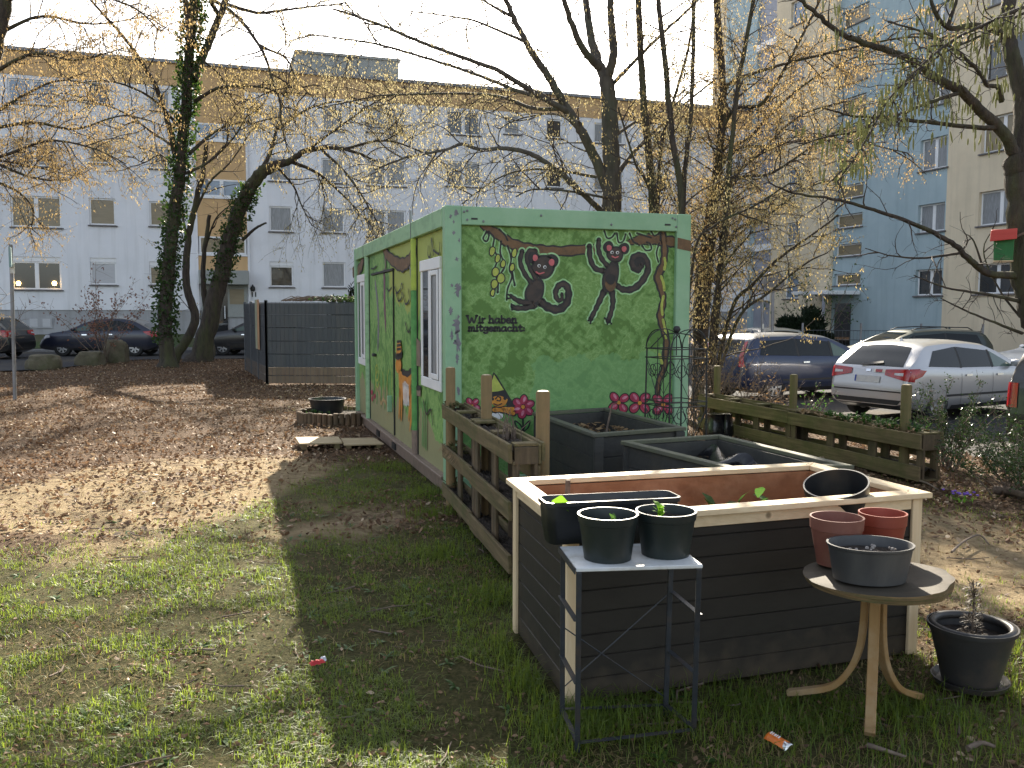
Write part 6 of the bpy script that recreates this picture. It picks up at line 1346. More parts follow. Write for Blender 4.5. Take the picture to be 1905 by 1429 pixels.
def grow(mains, sub=(.45, 1.0), sp=.35, f0=.25, tw=5, twl=.45, up=.15, droop=-.1, r_sub=.016, seed=1, zmax=99):
    """returns subs [pts], twigs [pts]"""
    rg = np.random.default_rng(seed); subs = []; twigs = []
    for path, r0, r1, dens in mains:
        L = np.array(smooth_line(path, 6)); seg = np.linalg.norm(np.diff(L, axis=0), axis=1); cum = np.r_[0, np.cumsum(seg)]; tot = cum[-1]
        if dens <= 0: continue
        s = tot*f0
        while s < tot:
            i = min(np.searchsorted(cum, s)-1, len(seg)-1); i = max(i, 0); t_ = unit(L[i+1]-L[i]); p = L[i]+t_*(s-cum[i])
            f = s/tot; rnd = rg.normal(size=3); rnd = unit(rnd-t_*rnd.dot(t_)); d = unit(t_*(.55+.5*rg.random())+rnd*.9+np.array([0, 0, up])); ln = (sub[0]+(sub[1]-sub[0])*rg.random())*(1.25-.65*f); K = 7; pts = [p]
            for k in range(K-1):
                d = unit(d+rg.normal(size=3)*.22+np.array([0, 0, droop*k/K])); pts.append(pts[-1]+d*ln/(K-1))
            subs.append(np.array(pts))
            for k in range(1, K):
                for _ in range(rg.poisson(tw/6)):
                    a = pts[k]; dd = unit(pts[k]-pts[k-1]); r2 = rg.normal(size=3); r2 = unit(r2-dd*r2.dot(dd)); q = unit(dd*.6+r2*.8+np.array([0, 0, up*.5])); l2 = twl*(.4+.8*rg.random()); w_ = [a]
                    for j in range(3): q = unit(q+rg.normal(size=3)*.25+np.array([0, 0, droop*.6])); w_.append(w_[-1]+q*l2/3)
                    twigs.append(np.array(w_))
            s += sp*(.5+rg.random())/dens
    # continuation twigs at main ends
    return subs, twigs
def tree(name, label, mains, cat='tree', group=None, bark='bark', cmat='catkin_gold', sp=.35, sub=(.5, 1.3), tw=5, twl=.5, up=.15, droop=-.1, seed=1, ncat=6, catL=(.04, .08), catW=.016, hang=.8, f0=.25, r_sub=.011, r_tw=.0034, sides=9, clump=.03, keep=1.0, cross=True):
    base = Vector(mains[0][0][0]); base.z = max(-.31, float(gz(base.x, base.y)))-.02
    root = thing(name, label, cat, base, 0, group); o3 = np.array(base)
    for i, (path, r0, r1, dens) in enumerate(mains):
        L = smooth_line([tuple(np.array(p)-o3) for p in path], 7); k = len(L)
        Lp = [np.array(p)+RNG.normal(size=3)*(r0*.06 if 0 < j < k-1 else 0) for j, p in enumerate(L)]
        rad = [r0+(r1-r0)*(j/(k-1))**.8 for j in range(k)]
        if i == 0: rad = [r*(1+.5*math.exp(-j*1.1)) for j, r in enumerate(rad)]
        if i == 0: Lp = [Lp[0]+np.array([0, 0, -.35])-.35*unit(np.array(Lp[1])-Lp[0])*np.array([1, 1, 0])]+Lp; rad = [rad[0]*1.15]+rad
        m = MB(); m.tube(Lp, rad, sides if r0 > .04 else 5); m.build('trunk' if i == 0 else 'limb', M[bark], root, smooth=80)
    subs, twigs = grow([(p, a, b_, d) for p, a, b_, d in mains], sub, sp, f0, tw, twl, up, droop, r_sub, seed)
    if subs:
        P = np.array(subs)-o3; R_ = np.linspace(1, .3, P.shape[1])[None, :]*r_sub*(.6+.8*RNG.random((len(P), 1))); V, Fq = np_tubes(P, R_, 4)
        o = np_mesh('branches', V, Fq, M['twig'], root, True); o['kind'] = 'stuff'
    if twigs:
        P = np.array(twigs)-o3; R_ = np.linspace(1, .4, 4)[None, :]*r_tw*np.ones((len(P), 1)); V, Fq = np_tubes(P, R_, 3)
        o = np_mesh('twigs', V, Fq, M['twig'], root, True); o['kind'] = 'stuff'
        if ncat > 0:
            n = RNG.poisson(ncat, len(P))*(RNG.random(len(P)) < keep); ti = np.repeat(np.arange(len(P)), n); f = RNG.random(len(ti))*2.999; k = f.astype(int); fr_ = (f-k)[:, None]
            B_ = P[ti, k]*(1-fr_)+P[ti, k+1]*fr_+RNG.normal(size=(len(ti), 3))*clump
            A = RNG.normal(size=B_.shape)*.5*(1.3-hang)+np.array([0, 0, -hang]); A /= np.linalg.norm(A, axis=1, keepdims=True)
            L_ = RNG.uniform(catL[0], catL[1], len(ti)); V, Fq = np_blades(B_, A, L_, np.full(len(ti), catW)*RNG.uniform(.7, 1.3, len(ti)), cross)
            o = np_mesh('catkins', V, Fq, M[cmat], root); o['kind'] = 'stuff'
    return root
def P3(Y, *pts):
    out = []
    for i, p in enumerate(pts): out.append(tuple(D(p[0], p[1], Y+(p[2] if len(p) > 2 else 0))))
    return out
Z3 = lambda Y, *pts: P3(Y, *[(640+p[0]/2.9766, p[1]/2.9766, *(p[2:])) for p in pts])
Z1 = lambda Y, *pts: P3(Y, *[(p[0]/2.9766, p[1]/2.9766, *(p[2:])) for p in pts])
Z4 = lambda Y, *pts: P3(Y, *[(1265+p[0]/2.9766, p[1]/2.9766, *(p[2:])) for p in pts])
# --- big multi-limbed tree behind the container
Y = 16.0; b0 = D(1140, 400, Y); base = (b0.x+.02, Y, 0)
mains = [([base]+Z3(Y, (1482, 1170), (1480, 900), (1468, 600), (1455, 430)), .2, .125, 0),
         (Z3(Y, (1455, 440), (1400, 330, .2), (1368, 200, .4), (1340, 0, .6), (1310, -250, .8)), .1, .05, .6), (Z3(Y, (1458, 440), (1492, 300, -.2), (1480, 120, -.3), (1475, 0, -.4), (1500, -250, -.5)), .085, .045, .6),
         (Z3(Y, (1410, 370), (1330, 280, -.3), (1268, 150, -.6), (1220, 0, -.9), (1160, -220, -1.2)), .075, .035, .7),
         (Z3(Y, (1470, 1080), (1390, 880, -.1), (1310, 720, -.3), (1240, 610, -.4), (1140, 440, -.6), (1050, 310, -.8), (1000, 220, -.9), (930, 80, -1), (850, -100, -1.2)), .1, .035, .9),
         (Z3(Y, (1250, 625, -.4), (1150, 570, -.8), (1000, 480, -1.2), (850, 390, -1.5), (720, 340, -1.8), (520, 270, -2.1), (300, 180, -2.4), (100, 100, -2.7), (-60, 50, -3)), .055, .014, 1),
         (Z3(Y, (1240, 610, -.4), (1100, 545, -.2), (950, 500, 0), (750, 420, .2), (450, 320, .5), (200, 250, .8), (0, 215, 1), (-200, 190, 1.2)), .045, .012, 1),
         (Z3(Y, (1425, 1168, -.2), (1330, 1080, -.6), (1200, 960, -1), (1050, 860, -1.3), (900, 822, -1.5), (760, 830, -1.7), (650, 800, -1.9), (560, 830, -2), (350, 870, -2.2), (170, 940, -2.4)), .055, .014, 1.1),
         (Z3(Y, (1400, 980, .1), (1150, 940, .3), (950, 950, .4), (800, 1020, .6), (650, 1130, .7)), .03, .01, 1.1),
         (Z3(Y, (1240, 600, -.4), (1050, 600, 0), (900, 545, .3), (740, 520, .6), (470, 520, 1), (200, 530, 1.3), (0, 570, 1.6), (-150, 600, 1.8)), .04, .01, 1.1),
         (Z3(Y, (1320, 740, -.3), (1200, 640, .4), (1050, 640, .9), (880, 700, 1.3), (850, 800, 1.4)), .025, .008, 1), (Z3(Y, (1000, 230, -.9), (880, 180, -.6), (700, 110, -.3), (500, 80, 0), (350, 60, .3)), .03, .01, 1), (Z3(Y, (930, 90, -1), (800, 20, -.8), (650, -90, -.6)), .03, .01, 1),
         (Z3(Y, (1490, 1000, .1), (1600, 850, .5), (1750, 700, .9), (1905, 560, 1.2), (2080, 420, 1.5)), .05, .015, 1.2), (Z3(Y, (1495, 460), (1600, 350, -.4), (1750, 200, -.7), (1900, 60, -1), (2050, -80, -1.2)), .04, .015, 1), (Z3(Y, (1490, 760), (1640, 660, .4), (1800, 600, .8), (1950, 480, 1)), .035, .012, 1), (Z3(Y, (1480, 1100, -.1), (1420, 1090, -.5), (1250, 1060, -.9), (1050, 1050, -1.2), (950, 1090, -1.3)), .03, .01, 1.2)]
tree('hornbeam_tree', 'big dark tree with many fanning limbs rising directly behind the green container', mains, bark='bark_grey', cmat='catkin_pale', sp=.2, sub=(.6, 1.7), tw=9, twl=.55, seed=3, ncat=5, up=.05, droop=-.12, catL=(.028, .055), catW=.0135, f0=.12)
# --- thicket of stems right of it
Y = 15.2
def stem(Yb, px, path, r0, r1, dens=1): b_ = D(px, 690, Yb); return ([(b_.x, Yb, float(gz(b_.x, Yb)))]+P3(Yb, *path), r0, r1, dens)
def multi(label, Yb, stems, cm='catkin_gold', seed=4, sp=.2, nc=7, twl=.5, sub=(.5, 1.4), name='hazel_tree', tw=9): return tree(name, label, [stem(Yb, *s_) for s_ in stems], cmat=cm, sp=sp, sub=sub, tw=tw, twl=twl, seed=seed, ncat=nc, catL=(.028, .055), catW=.014, up=.1, droop=-.1, group='young trees between container and car park', f0=.3)
multi('slender dark trunk nearest the right end of the container roof', 15.2, [(1222, [(1214, 390), (1200, 220), (1193, 120), (1188, 0), (1186, -120)], .075, .045, .9), (1226, [(1225, 330, .2), (1250, 200, .4), (1280, 90, .6), (1300, -40, .8)], .04, .02, 1), (1220, [(1215, 400, -.1), (1180, 300, -.4), (1150, 200, -.7)], .03, .015, 1)], seed=5)
multi('yellow flowering young tree with thin stems behind the trellis', 14.6, [(1262, [(1268, 400), (1250, 250), (1238, 120), (1225, 0), (1220, -100)], .06, .035, 1), (1264, [(1272, 360, .3), (1285, 220, .5), (1290, 90, .6), (1290, -40, .7)], .045, .03, 1), (1268, [(1290, 480, -.3), (1330, 420, -.6), (1400, 385, -.9), (1470, 340, -1.1)], .03, .012, 1.3)], 'catkin_pale', 6)
multi('thickest dark stem of the young trees, beside the container edge', 16.0, [(1300, [(1300, 560), (1318, 420), (1338, 280), (1345, 170), (1332, 0), (1325, -120)], .1, .05, .9), (1304, [(1335, 340, .2), (1400, 250, .5), (1480, 170, .8), (1560, 120, 1.1), (1640, 90, 1.3)], .045, .014, 1.3), (1304, [(1340, 260, -.2), (1420, 190, -.5), (1480, 90, -.7), (1530, -10, -.9)], .045, .018, 1.2), (1304, [(1330, 380, -.4), (1440, 320, -.7), (1530, 260, -1), (1610, 220, -1.2)], .04, .012, 1.4), (1302, [(1310, 470, .3), (1260, 380, .6), (1230, 300, .8)], .03, .012, 1), (1304, [(1338, 300, -.1), (1345, 170, -.1), (1440, 125, -.6), (1560, 95, -1.1), (1680, 70, -1.5), (1760, 75, -1.8)], .045, .01, 1.2), (1304, [(1335, 330, .1), (1440, 270, .5), (1570, 262, 1), (1690, 285, 1.4)], .045, .01, 1.2)], 'catkin_orange', 7, sp=.17, nc=8)
multi('leaning multi-stemmed young tree reaching out over the parked cars', 15.0, [(1322, [(1335, 560), (1350, 420), (1358, 300), (1375, 150), (1402, 0), (1415, -80)], .055, .03, 1), (1318, [(1360, 580, -.3), (1400, 530, -.6), (1450, 480, -.9), (1520, 430, -1.2), (1560, 400, -1.4)], .04, .014, .8), (1318, [(1370, 600, -.6), (1430, 545, -1), (1500, 490, -1.3), (1540, 470, -1.5)], .034, .01, .7), (1322, [(1345, 470, .3), (1430, 400, .6), (1500, 350, .9), (1570, 330, 1.2)], .035, .012, 1.4), (1316, [(1325, 590, -.6), (1345, 500, -.8), (1400, 430, -1)], .03, .012, 1), (1318, [(1352, 380, .3), (1420, 280, .6), (1490, 215, .9), (1570, 190, 1)], .035, .012, 1.4)], 'catkin_gold', 8, sp=.16, nc=8)
# --- hazel with long green catkins and nest box at the right edge
Y = 8.6; b_ = D(1985, 790, Y)
mains = [([(b_.x, Y, float(gz(b_.x, Y)))]+P3(Y, (1945, 650), (1920, 570), (1906, 500), (1898, 420), (1893, 340), (1889, 295)), .15, .105, 0),
         (Z4(Y, (1860, 880), (1830, 800, -.05), (1750, 690, -.1), (1650, 600, -.2), (1560, 510, -.3), (1430, 440, -.4), (1320, 360, -.5), (1200, 300, -.6), (1050, 250, -.7), (880, 180, -.8), (740, 60, -.9), (600, -60, -1)), .065, .014, .8),
         (Z4(Y, (1885, 880), (1895, 600, .05), (1850, 350, .1), (1810, 180, .15), (1822, 0, .2), (1840, -200, .3)), .085, .06, .4),
         (Z4(Y, (1750, 705, -.1), (1650, 705, -.2), (1400, 680, -.4), (1150, 655, -.6), (950, 640, -.8), (800, 600, -.9)), .03, .007, 1.2),
         (Z4(Y, (2000, 10, -.6), (1850, 60, -.8), (1700, 130, -1), (1500, 230, -1.2), (1300, 400, -1.5), (1150, 560, -1.7), (1050, 740, -1.9), (950, 900, -2), (870, 1010, -2.1)), .018, .004, 2.2),
         (Z4(Y, (1990, 30, -.5), (1830, 110, -.7), (1640, 210, -.9), (1450, 300, -1.1), (1280, 440, -1.3), (1130, 620, -1.5), (1000, 720, -1.6)), .016, .004, 2),
         (Z4(Y, (1560, 510, -.3), (1400, 560, -.5), (1250, 620, -.7), (1000, 720, -.9), (800, 760, -1), (600, 830, -1.1)), .022, .005, 1.3),
         (Z4(Y, (1780, 560, 0), (1760, 480, -.1), (1700, 470, -.2), (1640, 380, -.3), (1500, 260, -.4), (1350, 180, -.5), (1150, 120, -.6)), .03, .007, 1),
         (Z4(Y, (1830, 200, .1), (1650, 140, -.1), (1480, 150, -.2), (1400, 40, -.3), (1380, -80, -.3)), .04, .012, .8), (Z4(Y, (1480, 150, -.2), (1530, 0, -.2), (1560, -120, -.2)), .025, .01, .7),
         (P3(Y, (1895, 512), (1838, 508, -.2), (1800, 480, -.35), (1775, 455, -.45), (1720, 425, -.6), (1650, 398, -.8), (1560, 372, -1), (1480, 360, -1.2), (1430, 340, -1.3)), .04, .006, .6),
         (P3(Y, (1790, 470, -.4), (1720, 480, -.5), (1660, 476, -.6), (1610, 462, -.7)), .014, .004, .8), (P3(Y, (1897, 560), (1840, 548, -.2), (1760, 535, -.4), (1700, 512, -.6)), .022, .005, .9), (P3(Y, (1902, 620), (1850, 600, -.2), (1790, 575, -.3), (1750, 555, -.4)), .018, .005, .9), (P3(Y, (1832, 508, -.2), (1812, 450, -.3), (1795, 434, -.35)), .012, .004, .8), (P3(Y, (1898, 590, .1), (1860, 540, .2), (1830, 470, .3), (1850, 420, .3)), .014, .004, .8)]
hz = tree('hazel_tree', 'dark forked hazel tree with long hanging green catkins at the right edge', mains, cmat='catkin_green', sp=.16, sub=(.18, .6), tw=4, twl=.16, up=.0, droop=-.08, seed=9, ncat=0, r_sub=.006, r_tw=.0022, f0=.2)
# catkins of the hazel: hanging tassels on the outer branches only
o3 = np.array(hz.location); pts = []
for mi_, n_ in ((4, 90), (5, 78), (3, 24), (6, 34), (7, 30), (1, 40), (8, 22)):
    L = np.array(smooth_line(mains[mi_][0], 12))
    for _ in range(n_):
        f = RNG.random()*.82+.12; p = L[int(f*(len(L)-1))]+RNG.normal(size=3)*np.array([.1, .1, .07])
        for q in range(RNG.integers(1, 4)): pts.append(p+RNG.normal(size=3)*.022)
pts = np.array(pts)-o3; K = 5; ln = RNG.uniform(.06, .12, len(pts)); sw = RNG.normal(size=(len(pts), 3))*.0025; sw[:, 2] = 0
P = np.stack([pts+np.array([0, 0, -1.])*(ln*k/(K-1))[:, None]+sw*k for k in range(K)], 1); R_ = np.array([.003, .0072, .0078, .0072, .003])[None, :]*np.ones((len(pts), 1)); V, Fq = np_tubes(P, R_, 5)
o = np_mesh('catkins', V, Fq, M['catkin_green'], hz, True); o['kind'] = 'stuff'
pts2 = np.repeat(np.array(smooth_line(mains[4][0], 12))-o3, 4, axis=0); pts2 = pts2+RNG.normal(size=pts2.shape)*.09; A = RNG.normal(size=pts2.shape); A[:, 2] = np.abs(A[:, 2])+.3; A /= np.linalg.norm(A, axis=1, keepdims=True)
V, Fq = np_blades(pts2, A, RNG.uniform(.012, .026, len(pts2)), np.full(len(pts2), .012)); o = np_mesh('young_leaves', V, Fq, M['catkin_green'], hz); o['kind'] = 'stuff'
# nest box
M['box_red'] = wood('red_painted_board', (.5, .075, .06), (.42, .055, .045), 'x', .55, .5, knots=False, bump=.1); M['box_green'] = wood('green_painted_board', (.035, .16, .05), (.025, .12, .038), 'z', .55, .5, knots=False, bump=.1)
p = D(1866, 485, 8.45); nb = thing('nest_box', 'green wooden nest box with a red roof fixed to the hazel trunk', 'nest box', p, math.radians(-27))
m = MB(); m.hexa([(-.078, -.08, 0), (.078, -.08, 0), (.078, .1, 0), (-.078, .1, 0), (-.085, -.085, .2), (.082, -.085, .2), (.082, .1, .24), (-.085, .1, .24)]); m.build('box', M['box_green'], nb, bevel=.004)
m = MB(); m.hexa([(-.118, -.15, .168), (.1, -.15, .186), (.1, .12, .246), (-.112, .12, .243), (-.108, -.15, .27), (.1, -.15, .282), (.1, .12, .3), (-.108, .12, .298)]); m.build('roof', M['box_red'], nb, bevel=.004)
m = MB(); m.box(-.082, .082, -.086, .1, -.012, -.001); m.build('floor', M['endgrain'], nb)
m = MB(); m.tube([(.06, .02, .2), (.16, .06, .25)], .012, 6); m.build('bracket', M['bark_dry'], nb)
# --- two ivy trees on the left, plus thin one between
Y = 26.9; b_ = G(294, 686)
mains = [([(b_.x, Y, 0)]+P3(Y, (308, 600), (316, 480), (330, 360), (343, 235), (350, 135), (358, 40), (364, -60)), .23, .12, .15),
         (Z1(Y, (1070, 440), (1130, 300, .4), (1190, 150, .8), (1250, 0, 1.2), (1290, -120, 1.4)), .14, .08, .6), (Z1(Y, (1040, 400), (1050, 200, -.3), (1026, 0, -.6), (1010, -150, -.8)), .1, .06, .6),
         (Z1(Y, (970, 850), (920, 640, -.4), (862, 480, -.8), (800, 370, -1.1), (720, 250, -1.4), (620, 130, -1.7), (500, 0, -2)), .09, .03, 1), (Z1(Y, (1000, 860), (930, 790, .5), (850, 740, 1), (700, 630, 1.6), (500, 560, 2.2), (300, 560, 2.8)), .06, .014, 1.1), (Z1(Y, (990, 700), (860, 560, -.6), (740, 490, -1.2), (600, 450, -1.8), (420, 460, -2.2)), .05, .014, 1.1),
         (Z1(Y, (1050, 850), (1150, 760, .5), (1250, 700, 1), (1380, 670, 1.6)), .06, .02, 1), (Z1(Y, (1080, 560), (1200, 490, -.6), (1320, 478, -1.1), (1480, 490, -1.6), (1640, 560, -2)), .06, .015, 1.1), (Z1(Y, (1030, 960), (1150, 900, -.5), (1280, 780, -1), (1370, 640, -1.4)), .05, .016, 1),
         (Z1(Y, (1215, 90, .8), (1170, 0, .4), (1300, 80, -.2), (1400, 200, -.8), (1470, 320, -1.3), (1510, 450, -1.7), (1550, 560, -2), (1560, 700, -2.2), (1600, 850, -2.4)), .07, .016, 1.1), (Z1(Y, (1240, 20, 1.1), (1420, 70, .7), (1550, 60, .3), (1700, 40, -.2), (1900, 20, -.6)), .06, .02, 1), (Z1(Y, (1440, 260, -1), (1580, 320, -1.6), (1650, 450, -2), (1750, 560, -2.4)), .04, .012, 1.1),
         (Z1(Y, (1010, 1000), (900, 860, .3), (790, 900, .8), (700, 820, 1.2)), .035, .01, 1), (Z1(Y, (1120, 330, .3), (1220, 420, .8), (1310, 580, 1.2), (1420, 640, 1.6)), .04, .012, 1)]
t1 = tree('ivy_covered_tree', 'tall straight tree whose trunk is thickly wrapped in ivy, left of the stairwell', mains, cmat='catkin_gold', sp=.25, sub=(.9, 2.4), tw=10, twl=.9, seed=12, ncat=6, catL=(.05, .1), catW=.025, r_sub=.018, r_tw=.0055, clump=.06, droop=-.12)
def ivy(root, path, r, n, f0, f1, seed, L=.11):
    rg = np.random.default_rng(seed); Lp = np.array(smooth_line(path, 10))-np.array(root.location); i = (rg.uniform(f0, f1, n)*(len(Lp)-2)).astype(int); a = rg.uniform(0, 2*np.pi, n)
    lump = .7+.9*np.abs(np.sin(i*.9+np.floor(a)*1.3)); rad = r*lump*(.75+.6*rg.random(n)); P = Lp[i]+np.stack([np.cos(a)*rad, np.sin(a)*rad, rg.uniform(-.15, .15, n)], 1)
    A = np.stack([np.cos(a)*.7, np.sin(a)*.7, rg.normal(size=n)*.5-.35], 1)+rg.normal(size=(n, 3))*.35; A /= np.linalg.norm(A, axis=1, keepdims=True)
    V, Fq = np_blades(P, A, rg.uniform(.6, 1.2, n)*L, rg.uniform(.6, 1.1, n)*L, False); o = np_mesh('ivy', V, Fq, M['ivy'], root); o['kind'] = 'stuff'
ivy(t1, mains[0][0], .19, 5200, .1, .98, 2, .1)
Y = 30.0; b_ = G(368, 673); 
mains = [([(b_.x, Y, 0)]+P3(Y, (392, 590), (415, 500), (432, 430), (455, 370), (482, 327), (512, 307)), .33, .18, 0), (P3(Y, (512, 307), (540, 300, -.3), (572, 280, -.6), (640, 277, -1), (700, 300, -1.3)), .15, .03, .9), (P3(Y, (482, 327), (500, 290, .4), (515, 240, .9), (530, 170, 1.3)), .1, .03, .9), (P3(Y, (540, 300, -.3), (590, 322, .3), (640, 365, .8), (690, 420, 1.2)), .07, .015, 1.1), (P3(Y, (452, 446), (475, 425, -.4), (495, 415, -.8)), .06, .03, 0), (P3(Y, (600, 280, -.8), (650, 330, -1.3), (700, 410, -1.8), (715, 450, -2)), .05, .012, 1.2), (P3(Y, (515, 240, .9), (580, 200, .5), (650, 190, .1), (740, 220, -.3)), .05, .014, 1.2), (P3(Y, (512, 307), (545, 345, .5), (560, 380, .9), (580, 420, 1.2)), .05, .012, 1), (P3(Y, (640, 277, -1), (720, 262, -1.4), (800, 290, -1.8), (850, 320, -2.1)), .045, .012, 1.3), (P3(Y, (572, 280, -.6), (640, 230, -1.2), (720, 180, -1.7), (810, 170, -2.1)), .045, .012, 1.3)]
t2 = tree('ivy_covered_tree', 'tree leaning to the right with ivy on its bare trunk, in front of the stairwell', mains, cmat='catkin_pale', sp=.22, sub=(.9, 2.3), tw=10, twl=.9, seed=14, ncat=6.5, catL=(.05, .1), catW=.024, r_sub=.018, r_tw=.0055, clump=.06, droop=-.3, up=-.05)
ivy(t2, mains[0][0], .22, 1500, .3, .78, 5, .1); t1['group'] = t2['group'] = 'ivy trees by the street'
Y = 28.5; b_ = G(352, 672); mains = [([(b_.x, Y, 0)]+P3(Y, (362, 600), (347, 530), (350, 450), (365, 375), (378, 320), (384, 270)), .16, .06, .15), (P3(Y, (358, 405), (390, 340, .4), (430, 300, .8), (470, 240, 1.1)), .05, .015, 1), (P3(Y, (350, 450), (330, 360, -.5), (300, 290, -1)), .04, .015, 1)]
tree('young_tree', 'thin dark crooked trunk standing between the two ivy covered trees', mains, ncat=2.5, cmat='catkin_gold', sp=.45, sub=(.6, 1.6), tw=6, twl=.8, seed=15, catL=(.06, .11), catW=.03, r_sub=.02, r_tw=.007, clump=.05)
Y = 30.6; b_ = G(386, 666); mains = [([(b_.x, Y, 0)]+P3(Y, (384, 600), (378, 530), (380, 470), (390, 400)), .13, .06, .1), (P3(Y, (380, 470), (400, 410, .3), (430, 380, .7)), .04, .02, 1)]
tree('young_tree', 'straight dark trunk directly behind the leaning ivy tree', mains, ncat=2, sp=.5, sub=(.5, 1.3), tw=5, twl=.7, seed=16, catL=(.06, .1), catW=.03, r_sub=.02, r_tw=.007)
# --- tree at the left edge
Y = 14.5; b_ = D(-95, 760, Y); mains = [([(b_.x, Y, 0)]+P3(Y, (-85, 500), (-55, 300), (-18, 130), (12, 0), (25, -120)), .15, .09, .3)]
for q in ([(-58, 310), (20, 285, -.3), (90, 262, -.6), (170, 275, -.9), (235, 305, -1.1)], [(-40, 230), (40, 180, .4), (110, 150, .7), (190, 160, 1)], [(-45, 245), (60, 228, .1), (140, 240, .2), (230, 215, .3), (310, 235, .4)], [(-20, 140), (60, 100, -.4), (140, 112, -.7), (230, 90, -1)], [(-60, 330), (10, 345, .3), (60, 385, .6), (55, 440, .8)], [(0, 60), (80, 30, .4), (170, 45, .8), (280, 30, 1.1)], [(-50, 280), (30, 320, -.5), (90, 335, -.8), (120, 330, -1)], [(10, 0), (120, -20, -.4), (240, 10, -.8), (300, 60, -1.1)], [(-60, 320), (-10, 300, .8), (60, 310, 1.2), (150, 330, 1.6)]): mains.append((P3(Y, *q), .035, .007, 1.2))
tree('hornbeam_tree', 'tree with golden orange catkins hanging in from the left edge', mains, cmat='catkin_orange', sp=.11, sub=(.4, 1.1), tw=9, twl=.42, seed=21, ncat=7, catL=(.026, .05), catW=.013, f0=.15, droop=-.1, r_sub=.008, r_tw=.0026)
# --- shrubs
def shrub(name, label, base, n, h, spread, lm, seed, nl=60, L=.05, r=.008, cat='shrub', bark='stem_dry', group=None, lean=(0, 0), f0=.2, wid=.5):
    rg = np.random.default_rng(seed); root = thing(name, label, cat, base, 0, group); P = []; 
    for i in range(n):
        a = rg.uniform(0, 2*np.pi); d = unit(np.array([math.cos(a)*spread+lean[0], math.sin(a)*spread+lean[1], 1])); hh = h*rg.uniform(.55, 1.05); p = np.array([rg.normal()*.06, rg.normal()*.06, 0.]); pts = [p]
        for k in range(7): d = unit(d+rg.normal(size=3)*.13+np.array([math.cos(a), math.sin(a), 0])*.06*spread); pts.append(pts[-1]+d*hh/7)
        P.append(pts)
    P = np.array(P); V, Fq = np_tubes(P, np.linspace(1, .3, 8)[None, :]*r*rg.uniform(.6, 1.3, (n, 1)), 4); o = np_mesh('stems', V, Fq, M[bark], root, True); o['kind'] = 'stuff'
    S = []
    for pts in P:
        for k in range(3, 8):
            for _ in range(3):
                d = unit(rg.normal(size=3)+np.array([0, 0, .6])); l_ = h*.16*rg.random(); S.append([pts[k], pts[k]+d*l_*.5, pts[k]+d*l_+rg.normal(size=3)*.02])
    S = np.array(S); V, Fq = np_tubes(S, np.array([1, .8, .5])[None, :]*r*.35*np.ones((len(S), 1)), 3); o = np_mesh('twigs', V, Fq, M[bark], root); o['kind'] = 'stuff'
    if nl:
        ti = rg.integers(0, len(S), nl*n); f = rg.random((nl*n, 1)); Q = S[ti, 0]*(1-f)+S[ti, 2]*f+rg.normal(size=(nl*n, 3))*L*.6; A = rg.normal(size=Q.shape)+np.array([0, 0, .1]); A /= np.linalg.norm(A, axis=1, keepdims=True)
        V, Fq = np_blades(Q, A, rg.uniform(.6, 1.2, len(Q))*L, rg.uniform(.6, 1.1, len(Q))*L*wid, False); o = np_mesh('leaves', V, Fq, M[lm], root); o['kind'] = 'stuff'
    return root
p = D(1765, 868, 9.7); shrub('evergreen_shrub', 'upright glossy leaved shrub in front of the silver car, right of the mossy post', (p.x, 9.7, -.02), 26, 1.0, .35, 'leaf_shiny', 3, 110, .036)
p = D(1868, 905, 8.3); shrub('evergreen_shrub', 'dense dark glossy bush at the right edge beside the leaf litter', (p.x+.1, 8.3, -.02), 34, .85, .75, 'leaf_shiny', 4, 150, .034)
p = D(1905, 860, 9.2); shrub('evergreen_shrub', 'glossy bush under the hazel tree at the right edge', (p.x+.1, 9.2, -.05), 26, .9, .7, 'leaf_shiny', 41, 130, .036)
p = G(262, 668); shrub('beech_sapling', 'low shrub with dry copper leaves beside the ivy trunk', (p.x, 28.6, 0), 16, 3.2, .55, 'copper', 5, 42, .11, .014, lean=(-.25, 0))
p = G(-30, 735); shrub('bare_shrub', 'bare twiggy shrub at the left edge behind the sign post', (p.x-.3, 17.6, 0), 14, 3.0, .5, 'copper', 6, 3, .05, .012, lean=(.25, 0))
for i, (px, Yb, n, h, lab) in enumerate(((1330, 14.2, 22, 1.6, 'clump of bare dry stems behind the iron trellis'), (1390, 13.6, 24, 1.05, 'clump of dry grey stems behind the far half of the low planter'), (1300, 13.2, 18, 1.3, 'bare brown stems directly right of the container'), (1450, 13.4, 22, .7, 'low dry clump in front of the blue car wheel'), (1500, 13.8, 10, .6, 'small green sprouting shrub in front of the blue car'))):
    p = D(px, 750, Yb); shrub('dry_shrub', lab, (p.x, Yb, float(gz(p.x, Yb))), n, h, .35, 'leaf_dry' if i < 4 else 'leaf_mid', 30+i, 5 if i < 4 else 14, .05, .007, group='dry stems along the car park')
